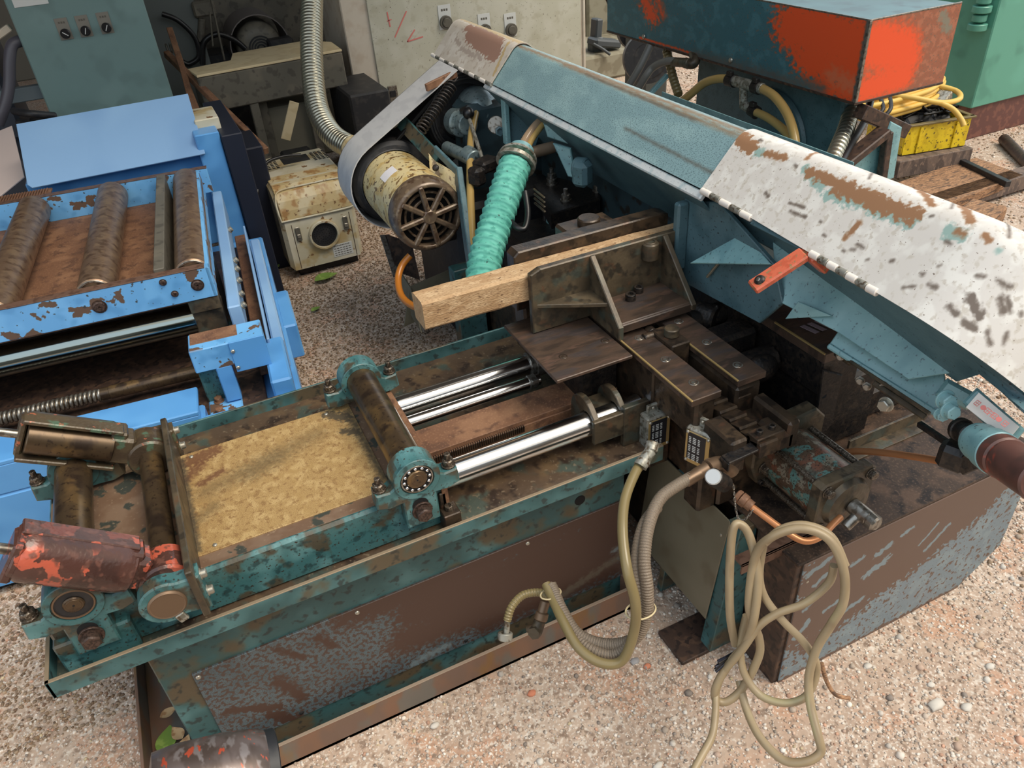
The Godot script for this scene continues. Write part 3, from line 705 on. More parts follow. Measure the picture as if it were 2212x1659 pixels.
# a pillow block round an axis along z; face at zf, thickness towards the other side
func pillow(parent: Node, cx: float, cy: float, zf: float, dz: float, leg: bool, m: Material, called: String) -> MeshInstance3D:
	var pts := PackedVector2Array()
	for p in arc_pts(Vector2.ZERO, 0.046, deg_to_rad(-8), deg_to_rad(188), 18): pts.append(p)
	for p in [Vector2(-0.055, -0.012), Vector2(-0.082, -0.010), Vector2(-0.084, -0.044), Vector2(-0.060, -0.052), Vector2(-0.034, -0.050)]: pts.append(p)
	if leg:
		for p in [Vector2(-0.034, -0.118), Vector2(0.034, -0.118), Vector2(0.034, -0.050)]: pts.append(p)
	else:
		for p in [Vector2(0.034, -0.050)]: pts.append(p)
	for p in [Vector2(0.060, -0.052), Vector2(0.084, -0.044), Vector2(0.082, -0.010), Vector2(0.055, -0.012)]: pts.append(p)
	var s := S()
	s.extr(pts, Vector3(cx, cy, zf - dz), Vector3.RIGHT, Vector3.UP, Vector3(0, 0, dz), 0.003)
	s.ring(Vector3(cx, cy, zf - dz - 0.006), Vector3(cx, cy, zf + 0.004), 0.046, 0.034)
	var o := part(called, s, m, parent)
	for sx in [-1.0, 1.0]:
		bolt(Vector3(cx + sx * 0.070, cy - 0.010, zf - dz * 0.5), Vector3.UP, 0.0095, M.bolt, o, "stud")
	return o

func feed_bed() -> void:
	var t := thing("feed_bed", Vector3(0.18, 0, -1.4), "dark teal roller feed bed with chrome slide bars and a gold stained top plate", "machine")
	# base cabinet standing in a low drip pan
	var s := S()
	s.bb(Vector3(-0.32, 0.01, -1.72), Vector3(0.742, 0.511, -1.133), 0.003)
	part("base_cabinet", s, M.teal, t)
	s = S()
	s.bb(Vector3(-0.435, 0.0, -1.75), Vector3(0.735, 0.012, -1.078))
	s.bb(Vector3(-0.435, 0.0, -1.085), Vector3(0.735, 0.082, -1.078), 0.001)
	s.bb(Vector3(-0.442, 0.0, -1.75), Vector3(-0.435, 0.082, -1.078), 0.001)
	s.bb(Vector3(0.735, 0.0, -1.75), Vector3(0.742, 0.082, -1.078), 0.001)
	part("drip_pan", s, mt(tex(512, 256, rgb(122, 100, 88), 0.5, [[rgb(136, 104, 84), 0.008, 0.42, 0.78, 0.55, 4], [rgb(112, 116, 112, 0.7), 0.010, 0.6, 0.8, 0.4, 4], [rgb(140, 106, 66, 0.8), 0.010, 0.64, 0.84, 0.6, 4]], 70), 1.3, 0.15), t)
	s = S()
	s.bb(Vector3(-0.262, 0.078, -1.134), Vector3(0.74, 0.346, -1.128), 0.001)
	s.planar(Vector3(-0.262, 0.346, 0), Vector3(1.027, 0, 0), Vector3(0, -0.268, 0))
	var pb := rgb(78, 58, 50)
	var ptex := tex(1536, 420, rgb(90, 108, 116), 0.4, [[rgb(80, 98, 106), 0.006, 0.42, 0.78, 0.42, 3], [rgb(80, 66, 60), 0.05, 0.50, 0.58, 0.5, 5], [rgb(80, 66, 60, 0.8), 0.25, 0.56, 0.66, 0.5, 2]], 71,
		[[pb, 0.45, [0.36, 0.0, 1.0, 0.0, 0.05, 0.01], [0.45, 0.3, 1.0, 0.3, 0.055, 0.012], [0.42, 0.6, 0.9, 0.75, 0.05, 0.02], [0.52, 0.45, 0.95, 0.5, 0.06, 0.01], [0.3, 0.05, 0.5, 0.15, 0.03, 0.015], [0.6, 0.85, 1.0, 0.85, 0.03, 0.02]],
		[rgb(76, 56, 48), 0.5, [0.03, 0.55, 0.12, 0.75, 0.012, 0.004], [0.1, 0.8, 0.14, 1.0, 0.014, 0.004], [0.14, 0.45, 0.17, 0.75, 0.014, 0.008], [0.16, 0.1, 0.2, 0.3, 0.007, 0.004], [0.24, 0.15, 0.26, 0.3, 0.01, 0.006]],
		[rgb(120, 136, 140, 0.8), 0.4, [0.42, 0.95, 0.5, 0.9, 0.01, 0.008], [0.95, 0.6, 1.0, 0.55, 0.01, 0.008]],
		[rgb(104, 96, 84, 0.8), 0.5, [0.8, 0.9, 0.98, 0.7, 0.012, 0.01]]], 0.028)
	var pn := part("access_panel", s, mt(ptex, 0.0, 0.1, 0.0), t)
	for x in [-0.253, 0.075, 0.48, 0.732]:
		bolt(Vector3(x, 0.333, -1.128), Vector3.BACK, 0.0055, M.bright_bolt, pn, "dome", "screw")
	for x in [-0.1, 0.30]:
		bolt(Vector3(x, 0.092, -1.128), Vector3.BACK, 0.005, M.hole, pn, "dome", "screw")
	s = S()
	s.cyl(Vector3(0.621, 0.398, -1.135), Vector3(0.621, 0.398, -1.1315), 0.0135, 24, 0.0003)
	part("drain_hole", s, M.hole, t)
	# tray on top of the base
	s = S()
	s.bb(Vector3(-0.45, 0.506, -1.70), Vector3(0.79, 0.512, -1.056), 0.001)
	var lip := S()
	lip.bb(Vector3(-0.45, 0.506, -1.062), Vector3(0.79, 0.546, -1.0555), 0.001)
	lip.bb(Vector3(-0.4505, 0.506, -1.70), Vector3(-0.444, 0.546, -1.0555), 0.001)
	lip.bb(Vector3(-0.45, 0.506, -1.70), Vector3(0.79, 0.546, -1.694), 0.001)
	part("tray_lip", lip, M.teal, t)
	part("tray", s, mt(tex(512, 512, rgb(86, 70, 56), 0.34, [[rgb(106, 86, 64), 0.010, 0.42, 0.78, 0.4, 5], [rgb(66, 86, 82, 0.7), 0.008, 0.62, 0.8, 0.4, 4], [rgb(56, 45, 38), 0.02, 0.52, 0.8, 0.26, 4], [rgb(132, 116, 96, 0.7), 0.08, 0.7, 0.84, 0.5, 4]], 72), 1.6, 0.15, 0.04), t)
	s = S()
	s.bb(Vector3(-0.450, 0.5455, -1.0625), Vector3(0.79, 0.5475, -1.0555), 0.0006)
	s.bb(Vector3(-0.4505, 0.5455, -1.70), Vector3(-0.4435, 0.5475, -1.0555), 0.0006)
	part("worn_rim", s, plain(rgb(158, 140, 116), 0.42, 0.4), t)
	s = S()
	s.bb(Vector3(-0.44, 0.0815, -1.0855), Vector3(0.74, 0.0830, -1.0775), 0.0005)
	part("worn_rim", s, plain(rgb(168, 150, 132), 0.42, 0.4), t)
	# carriage channel with the stained plate on top
	s = S()
	s.bb(Vector3(-0.425, 0.512, -1.475), Vector3(0.30, 0.617, -1.107), 0.006)
	var ch := part("carriage", s, M.teal_clean, t)
	s = S()
	s.bb(Vector3(-0.168, 0.6175, -1.468), Vector3(0.205, 0.6205, -1.146), 0.0008)
	s.planar(Vector3(-0.168, 0, -1.468), Vector3(0.373, 0, 0), Vector3(0, 0, 0.322))
	var gp := part("top_plate", s, mt_uv_gold(), t, "gold oil-stained plate")
	for p in [Vector3(-0.145, 0.6205, -1.452), Vector3(-0.135, 0.6205, -1.16), Vector3(0.15, 0.6205, -1.452)]:
		bolt(p, Vector3.UP, 0.0045, M.bright_bolt, gp, "dome", "screw")
	s = S()
	s.bb(Vector3(-0.420, 0.6168, -1.470), Vector3(0.292, 0.6182, -1.116), 0.0005)
	part("stained_top", s, mt(tex(512, 512, rgb(112, 88, 70), 0.5, [[rgb(126, 104, 86), 0.010, 0.42, 0.75, 0.5, 4], [rgb(62, 66, 60), 0.013, 0.64, 0.72, 0.5, 5], [rgb(146, 126, 104, 0.7), 0.08, 0.7, 0.82, 0.5, 4]], 73), 1.8, 0.1, 0.03), t)
	# slide bars
	for b in [[-1.172, 0.028, 0.80, 0.578], [-1.452, 0.0245, 0.672, 0.578], [-1.388, 0.0145, 0.655, 0.573]]:
		s = S()
		s.cyl(Vector3(0.2, b[3], b[0]), Vector3(b[2], b[3], b[0]), b[1], 40, 0.001)
		part("slide_bar", s, M.chrome, t, "polished chrome bar")
	s = S()
	s.ring(Vector3(0.655, 0.578, -1.452), Vector3(0.675, 0.578, -1.452), 0.031, 0.024)
	s.ring(Vector3(0.668, 0.578, -1.452), Vector3(0.70, 0.578, -1.452), 0.036, 0.024)
	part("bar_collar", s, M.steel, t)
	s = S()
	s.ring(Vector3(0.625, 0.573, -1.388), Vector3(0.645, 0.573, -1.388), 0.0175, 0.014)
	s.bb(Vector3(0.628, 0.577, -1.377), Vector3(0.644, 0.590, -1.365), 0.001)
	part("bar_collar", s, M.steel, t)
	# toothed rack bar between the slide bars
	s = S()
	s.bb(Vector3(0.22, 0.560, -1.352), Vector3(0.80, 0.572, -1.262), 0.001)
	s.bb(Vector3(0.22, 0.530, -1.266), Vector3(0.80, 0.560, -1.258), 0.001)
	part("rack_bar", s, M.rusty, t)
	s = S()
	for i in 60:
		var x := 0.24 + i * 0.0052
		s.bb(Vector3(x, 0.545, -1.262), Vector3(x + 0.0026, 0.5615, -1.254), 0.0004)
	var teeth := part("rack_teeth", s, M.oily, t)
	teeth.set_meta("kind", "stuff")
	# strip behind the middle roller and end blocks
	s = S()
	s.bb(Vector3(0.292, 0.55, -1.47), Vector3(0.305, 0.628, -1.10), 0.001)
	part("end_strip", s, M.rusty, t)
	s = S()
	s.bb(Vector3(0.282, 0.512, -1.112), Vector3(0.318, 0.56, -1.075), 0.002)
	s.bb(Vector3(0.285, 0.512, -1.14), Vector3(0.300, 0.60, -1.10), 0.002)
	var eb := part("end_block", s, M.oily, t)
	bolt(Vector3(0.30, 0.56, -1.093), Vector3.UP, 0.009, M.bolt, eb, "sock")
	# rollers on pillow blocks
	for rr in [[0.242, 0.683, true], [-0.356, 0.679, false]]:
		var cx: float = rr[0]
		var cy: float = rr[1]
		s = S()
		s.cyl(Vector3(cx, cy, -1.112), Vector3(cx, cy, -1.448), 0.0335, 36, 0.002)
		part("roller", s, M.roller, t)
		var nb := pillow(t, cx, cy, -1.075, 0.036, true, M.teal_clean, "bearing_block")
		# opening with the bearing
		s = S()
		s.cyl(Vector3(cx, cy, -1.0752), Vector3(cx, cy, -1.0742), 0.0305, 28, 0.0002)
		part("bore", s, M.hole if rr[2] else M.near_black, nb)
		s = S()
		s.ring(Vector3(cx, cy, -1.077), Vector3(cx, cy, -1.072), 0.0325, 0.029)
		part("outer_race", s, M.brass if not rr[2] else M.steel, nb)
		s = S()
		s.cyl(Vector3(cx, cy, -1.078), Vector3(cx, cy, -1.0705), 0.0205 if rr[2] else 0.0165, 24, 0.002)
		s.cyl(Vector3(cx, cy, -1.074), Vector3(cx, cy, -1.0700), 0.0125, 24, 0.001)
		part("shaft_end", s, M.roller, nb)
		if rr[2]:
			for k in 12:
				var a := TAU * k / 12
				s = S()
				s.ball(Vector3(cx + cos(a) * 0.0252, cy + sin(a) * 0.0252, -1.0735), Vector3.ONE * 0.0038, 10, 7)
				part("bearing_ball", s, M.chrome, nb)
		s = S()
		s.cyl(Vector3(cx, cy, -1.0745), Vector3(cx, cy, -1.0695), 0.002, 8, 0.0003)
		part("centre_mark", s, M.hole, nb)
		# slot and big bolt in the leg
		s = S()
		s.cyl(Vector3(cx - 0.002, cy - 0.066, -1.0752), Vector3(cx - 0.002, cy - 0.066, -1.0742), 0.0165, 20, 0.0002)
		part("slot", s, M.hole, nb)
		bolt(Vector3(cx - 0.001, cy - 0.080, -1.0745), Vector3.BACK, 0.0165, M.bolt_brown, nb, "hex")
		pillow(t, cx, cy, -1.445, 0.034, false, M.teal_clean if rr[2] else M.teal, "bearing_block")
	s = S()
	s.bb(Vector3(-0.425, 0.512, -1.12), Vector3(-0.30, 0.585, -1.09), 0.004)
	part("bearing_foot", s, M.teal_clean, t)
	# fork bracket round the near slide bar
	s = S()
	for fx in [0.665, 0.735]:
		var pts := PackedVector2Array()
		for p in arc_pts(Vector2(-1.195, 0.585), 0.052, deg_to_rad(175), deg_to_rad(55), 12): pts.append(p)
		for p in [Vector2(-1.135, 0.600), Vector2(-1.135, 0.545), Vector2(-1.145, 0.540)]: pts.append(p)
		for p in arc_pts(Vector2(-1.172, 0.578), 0.031, deg_to_rad(-20), deg_to_rad(190), 12): pts.append(p)
		pts.append(Vector2(-1.247, 0.55))
		s.extr(pts, Vector3(fx, 0, 0), Vector3.BACK, Vector3.UP, Vector3(0.014, 0, 0), 0.0015)
	s.bb(Vector3(0.67, 0.575, -1.235), Vector3(0.74, 0.600, -1.145), 0.002)
	s.bb(Vector3(0.66, 0.545, -1.145), Vector3(0.80, 0.607, -1.133), 0.002)
	s.bb(Vector3(0.735, 0.512, -1.145), Vector3(0.80, 0.62, -1.130), 0.002)
	part("fork_bracket", s, M.casting, t)
	limit_switch(t, Vector3(0.806, 0.548, -1.115), 0.0)

func mt_uv_gold() -> StandardMaterial3D:
	M.gold.uv1_triplanar = false
	return M.gold

func limit_switch(t: Node, c: Vector3, turn: float) -> void:
	var b := Basis(Vector3.UP, turn)
	var s := S()
	s.box(c, Vector3(0.062, 0.094, 0.034), b, 0.004)
	s.box(c + b * Vector3(-0.004, 0.056, -0.006), Vector3(0.03, 0.022, 0.008), b, 0.003)
	var o := part("limit_switch", s, M.zinc, t)
	s = S()
	s.box(c + b * Vector3(0.0, -0.002, 0.0172), Vector3(0.056, 0.082, 0.002), b, 0.0006)
	part("cover_frame", s, M.brass_line, o)
	s = S()
	s.box(c + b * Vector3(-0.002, 0.002, 0.0184), Vector3(0.042, 0.070, 0.0014), b, 0.0004)
	part("name_plate", s, M.plate_black, o)
	s = S()
	for i in 9:
		var x := -0.017 + (i % 3) * 0.0105
		var y := 0.026 - (i / 3) * 0.022
		for k in 4:
			s.box(c + b * Vector3(x, y - k * 0.0045, 0.0192), Vector3(0.005 if i % 3 != 1 else 0.0078, 0.0022, 0.0006), b, 0.0001)
	part("plate_print", s, M.print_white, o)
	for e in [Vector3(-0.024, 0.036, 0.0182), Vector3(0.024, 0.036, 0.0182), Vector3(-0.024, -0.038, 0.0182), Vector3(0.024, -0.038, 0.0182), Vector3(-0.004, 0.058, -0.002)]:
		bolt(c + b * e, b * Vector3.BACK, 0.0038, M.bright_bolt, o, "dome", "screw")
	s = S()
	s.cyl(c + b * Vector3(0.03, 0.03, 0), c + b * Vector3(0.058, 0.03, 0), 0.006, 12)
	s.cyl(c + b * Vector3(0.05, 0.03, 0), c + b * Vector3(0.064, 0.03, 0), 0.009, 12)
	part("plunger", s, M.brass, o)

# the two tilted side guide rollers on their arm at the left end
func side_rollers() -> void:
	var t := thing("side_roller_arm", Vector3(-0.21, 0.617, -1.25), "pair of tilted guide roller housings, one peeling red, at the feed bed's left end", "roller guide")
	var s := S()
	s.cyl(Vector3(-0.215, 0.663, -1.06), Vector3(-0.215, 0.663, -1.47), 0.0225, 28, 0.002)
	part("arm_shaft", s, M.roller, t)
	s = S()
	s.box(Vector3(-0.172, 0.655, -1.255), Vector3(0.012, 0.11, 0.475), Basis(), 0.002)
	part("tie_plate", s, M.casting, t)
	var a := Vector3(-0.775, 0.632, 0).normalized()   # along the housings, up to the left
	var u := Vector3(0.632, 0.775, 0).normalized()
	var bk := Vector3.BACK
	for k in 2:
		if k == 1:
			a = Vector3(-0.856, 0.518, 0).normalized()
			u = Vector3(0.518, 0.856, 0).normalized()
		var zc: float = -1.085 if k == 0 else -1.455
		var m: Material = M.red_house if k == 0 else M.olive_house
		var o0 := Vector3(-0.215, 0.672, zc)
		# D-shaped housing: round at the outer side
		var rows := []
		for i in 13:
			var tt := -0.5 * PI + PI * i / 12.0
			var row := PackedVector3Array()
			for j in 13:
				var x := 0.060 + 0.168 * j / 12.0
				var r := 0.047
				if j == 12: r = 0.040
				if j == 0: r = 0.043
				var zz := cos(tt) * r * (1.0 if k == 0 else -1.0)
				row.append(o0 + a * x + u * sin(tt) * r + bk * zz)
			rows.append(row)
		s = S()
		var axis := o0 + a * 0.18
		if k == 0:
			s.sheet(rows, 0.006, axis)
			s.box(o0 + a * 0.228 + bk * 0.012, Vector3(0.016, 0.074, 0.050), Basis(a, u, a.cross(u)), 0.007)
		else:
			s.sheet(rows, 0.006, axis)
		# end walls
		for x in [0.060, 0.226]:
			var pts := PackedVector2Array()
			for p in arc_pts(Vector2.ZERO, 0.043, deg_to_rad(-90), deg_to_rad(90), 14): pts.append(p)
			pts.append(Vector2(-0.012, 0.043)); pts.append(Vector2(-0.012, -0.043))
			s.extr(pts, o0 + a * x - a * 0.006, bk * (1.0 if k == 0 else -1.0), u, a * 0.012, 0.003)
		# the two long lips
		for e in [-1.0, 1.0]:
			s.box(o0 + a * 0.143 + u * 0.043 * e + bk * (-0.004 if k == 0 else 0.010), Vector3(0.172, 0.009, 0.034), Basis(a, u, a.cross(u)), 0.003)
		s.box(o0 + a * 0.055, Vector3(0.05, 0.062, 0.052), Basis(a, u, a.cross(u)), 0.006)
		s.box(o0 + a * 0.062 + u * 0.030, Vector3(0.030, 0.024, 0.045), Basis(a, u, a.cross(u)), 0.004)
		s.cyl(Vector3(-0.215, 0.663, zc - 0.03), Vector3(-0.215, 0.663, zc + 0.03), 0.044, 28, 0.004)
		var h := part("roller_housing", s, m, t, "housing with peeling red paint" if k == 0 else "olive brown housing open towards the viewer")
		s = S()
		s.cyl(o0 + a * 0.068 + bk * (-0.004 if k == 0 else 0.004), o0 + a * 0.218 + bk * (-0.004 if k == 0 else 0.004), 0.0335, 32, 0.002)
		part("guide_roller", s, M.steel if k == 0 else M.roller, h)
		s = S()
		s.cyl(o0 + a * 0.225, o0 + a * 0.262, 0.0085, 14, 0.001)
		part("axle_stub", s, M.steel, h)
	# clamp hubs and caps
	for k in 2:
		var zc: float = -1.045 if k == 0 else -1.49
		s = S()
		var pts := PackedVector2Array()
		for p in arc_pts(Vector2.ZERO, 0.044, deg_to_rad(60), deg_to_rad(300), 18): pts.append(p)
		pts.append(Vector2(0.062, -0.044)); pts.append(Vector2(0.062, 0.036))
		s.extr(pts, Vector3(-0.222, 0.650, zc - 0.018), Vector3.RIGHT, Vector3.UP, Vector3(0, 0, 0.036), 0.003)
		var c := part("clamp_hub", s, M.teal_clean if k == 0 else M.olive_house, t)
		for yy in [0.024, -0.018]:
			bolt(Vector3(-0.161, 0.648 + yy, zc), Vector3.RIGHT, 0.0085, M.bright_bolt, c, "hex")
	s = S()
	s.lathe(Vector3(-0.222, 0.650, -1.029), Vector3.BACK, [Vector2(0.031, 0), Vector2(0.031, 0.004), Vector2(0.028, 0.007), Vector2(0.026, 0.006), Vector2(0, 0.0065)], 28)
	part("shaft_cap", s, M.brass, t)
	s = S()
	s.box(Vector3(-0.210, 0.612, -1.026), Vector3(0.016, 0.020, 0.008), Basis(Vector3.BACK, 0.3), 0.002)
	part("drip_tab", s, M.zinc, t)

const BO := Vector3(1.03, 1.0, 0)
const BW := Vector3(0.669131, 0.743145, 0)   # across the canted bow, up and away
const BN := Vector3(-0.743145, 0.669131, 0)  # out of its top
func B(w: float, z: float, n: float) -> Vector3: return BO + BW * w + BN * n + Vector3(0, 0, z)

var saw: Node3D

func saw_body() -> void:
	saw = thing("band_saw", Vector3(1.2, 0, -1.6), "pale blue horizontal band saw with peeling white wheel hoods, oily brown vise and a motor", "machine")
	var s := S()
	var poly := PackedVector2Array([Vector2(0.92, 0.0), Vector2(1.50, 0.0), Vector2(1.62, 0.10), Vector2(1.62, 0.408), Vector2(0.92, 0.408)])
	s.extr(poly, Vector3(0, 0, -2.35), Vector3.RIGHT, Vector3.UP, Vector3(0, 0, 1.61), 0.003)
	s.planar(Vector3(0.92, 0.41, 0), Vector3(0.72, 0, 0), Vector3(0, -0.41, 0))
	var br := rgb(98, 78, 68)
	var bt := tex(1024, 584, rgb(116, 134, 144), 0.4, [[rgb(126, 144, 152), 0.01, 0.5, 0.7, 0.42, 3], [br, 0.03, 0.655, 0.675, 0.5, 5], [rgb(70, 74, 76), 0.1, 0.76, 0.8, 0.5, 3]], 80,
		[[br, 0.5, [0.1, 0.15, 0.75, 0.1, 0.13, 0.003], [0.05, 0.5, 0.45, 0.35, 0.14, 0.003], [0.1, 0.75, 0.3, 0.6, 0.05, 0.003], [0.5, 0.4, 0.75, 0.2, 0.09, 0.003], [0.0, 0.99, 0.8, 0.99, 0.012, 0.003]],
		[rgb(122, 140, 148), 0.4, [0.02, 0.1, 0.10, 0.05, 0.012, 0.003], [0.06, 0.22, 0.10, 0.17, 0.009, 0.003], [0.2, 0.2, 0.24, 0.18, 0.010, 0.003], [0.3, 0.22, 0.36, 0.18, 0.011, 0.003], [0.28, 0.36, 0.36, 0.3, 0.014, 0.003], [0.4, 0.15, 0.44, 0.12, 0.008, 0.003], [0.5, 0.32, 0.56, 0.2, 0.005, 0.002], [0.54, 0.4, 0.62, 0.26, 0.008, 0.003], [0.04, 0.4, 0.08, 0.33, 0.008, 0.003], [0.13, 0.5, 0.2, 0.46, 0.008, 0.003], [0.03, 0.62, 0.07, 0.52, 0.012, 0.003], [0.2, 0.62, 0.3, 0.56, 0.01, 0.003]]], 0.06)
	# box body: worn paint on the front, brown on the other sides
	var bm := mt(bt, 0.0, 0.0, 0.0)
	var front := S()
	front.extr(poly, Vector3(0, 0, -0.7405), Vector3.RIGHT, Vector3.UP, Vector3(0, 0, 0.004), 0.0015)
	front.planar(Vector3(0.92, 0.41, 0), Vector3(0.72, 0, 0), Vector3(0, -0.41, 0))
	var body := part("base_box", s, M.oily, saw)
	part("front_panel", front, bm, body, "blue grey panel worn to brown")
	for p in [Vector3(0.935, 0.05, -0.739), Vector3(0.94, 0.345, -0.739), Vector3(1.52, 0.05, -0.739), Vector3(1.30, 0.025, -0.739)]:
		bolt(p, Vector3.BACK, 0.005, M.bright_bolt, body, "dome", "screw")
	s = S()
	s.bb(Vector3(0.906, 0.0, -0.862), Vector3(0.922, 0.41, -0.742), 0.002)
	part("side_panel", s, M.brown_dark, body)
	# table top
	s = S()
	s.bb(Vector3(0.904, 0.406, -2.36), Vector3(1.63, 0.414, -0.738), 0.002)
	part("table_top", s, mt(tex(1024, 1024, rgb(66, 54, 46), 0.5, [[rgb(88, 70, 58), 0.008, 0.42, 0.78, 0.55, 4], [rgb(42, 36, 33), 0.012, 0.5, 0.8, 0.42, 4], [rgb(104, 84, 70, 0.6), 0.10, 0.62, 0.78, 0.55, 3]], 81), 1.2, 0.1, 0.04, 0.3), saw)
	# splayed foot with the grey cover sheet
	s = S()
	s.plate([Vector3(0.868, 0.41, -0.872), Vector3(0.915, 0.41, -0.872), Vector3(0.915, 0.012, -0.872), Vector3(0.828, 0.012, -0.872)], Vector3.BACK, 0.04, 0.002)
	s.plate([Vector3(0.868, 0.41, -1.08), Vector3(0.915, 0.41, -1.08), Vector3(0.915, 0.012, -1.08), Vector3(0.828, 0.012, -1.08)], Vector3.BACK, 0.02, 0.002)
	part("leg", s, M.teal, saw)
	s = S()
	s.bb(Vector3(0.752, 0.0, -0.982), Vector3(0.90, 0.013, -0.878), 0.002)
	part("foot_plate", s, M.brown_dark, saw)
	s = S()
	s.plate([Vector3(0.866, 0.408, -0.905), Vector3(0.866, 0.408, -1.20), Vector3(0.829, 0.10, -1.20), Vector3(0.829, 0.10, -0.905)], Vector3(-1, 0.12, 0), 0.004, 0.001)
	var cs := part("cover_sheet", s, M.grey_sheet, saw)
	bolt(Vector3(0.862, 0.355, -0.922), Vector3(-1, 0.12, 0), 0.005, M.bright_bolt, cs, "dome", "screw")
	bolt(Vector3(0.866, 0.385, -1.09), Vector3(-1, 0.12, 0), 0.005, M.bright_bolt, cs, "dome", "screw")
	# loose angle irons on and beside the table
	s = S()
	s.bb(Vector3(1.24, 0.414, -0.952), Vector3(1.48, 0.450, -0.946), 0.001)
	s.bb(Vector3(1.24, 0.414, -0.952), Vector3(1.48, 0.418, -0.915), 0.001)
	part("angle_iron", s, M.casting, saw)
	s = S()
	s.bb(Vector3(0.80, 0.418, -0.815), Vector3(1.02, 0.423, -0.785), 0.001)
	s.bb(Vector3(0.80, 0.396, -0.790), Vector3(1.02, 0.423, -0.785), 0.001)
	part("bracket_arm", s, M.brown_edge, saw)
	# rear leg and end of the base
	s = S()
	s.bb(Vector3(0.795, 0.012, -2.40), Vector3(0.905, 0.41, -2.345), 0.003)
	s.bb(Vector3(0.735, 0.0, -2.44), Vector3(0.90, 0.014, -2.335), 0.002)
	part("rear_leg", s, M.teal, saw)

func sunk_row(parent: Node, x: float, y: float, zs: Array) -> void:
	for z in zs: bolt(Vector3(x, y, z), Vector3.UP, 0.011, M.steel, parent, "sunk", "screw")

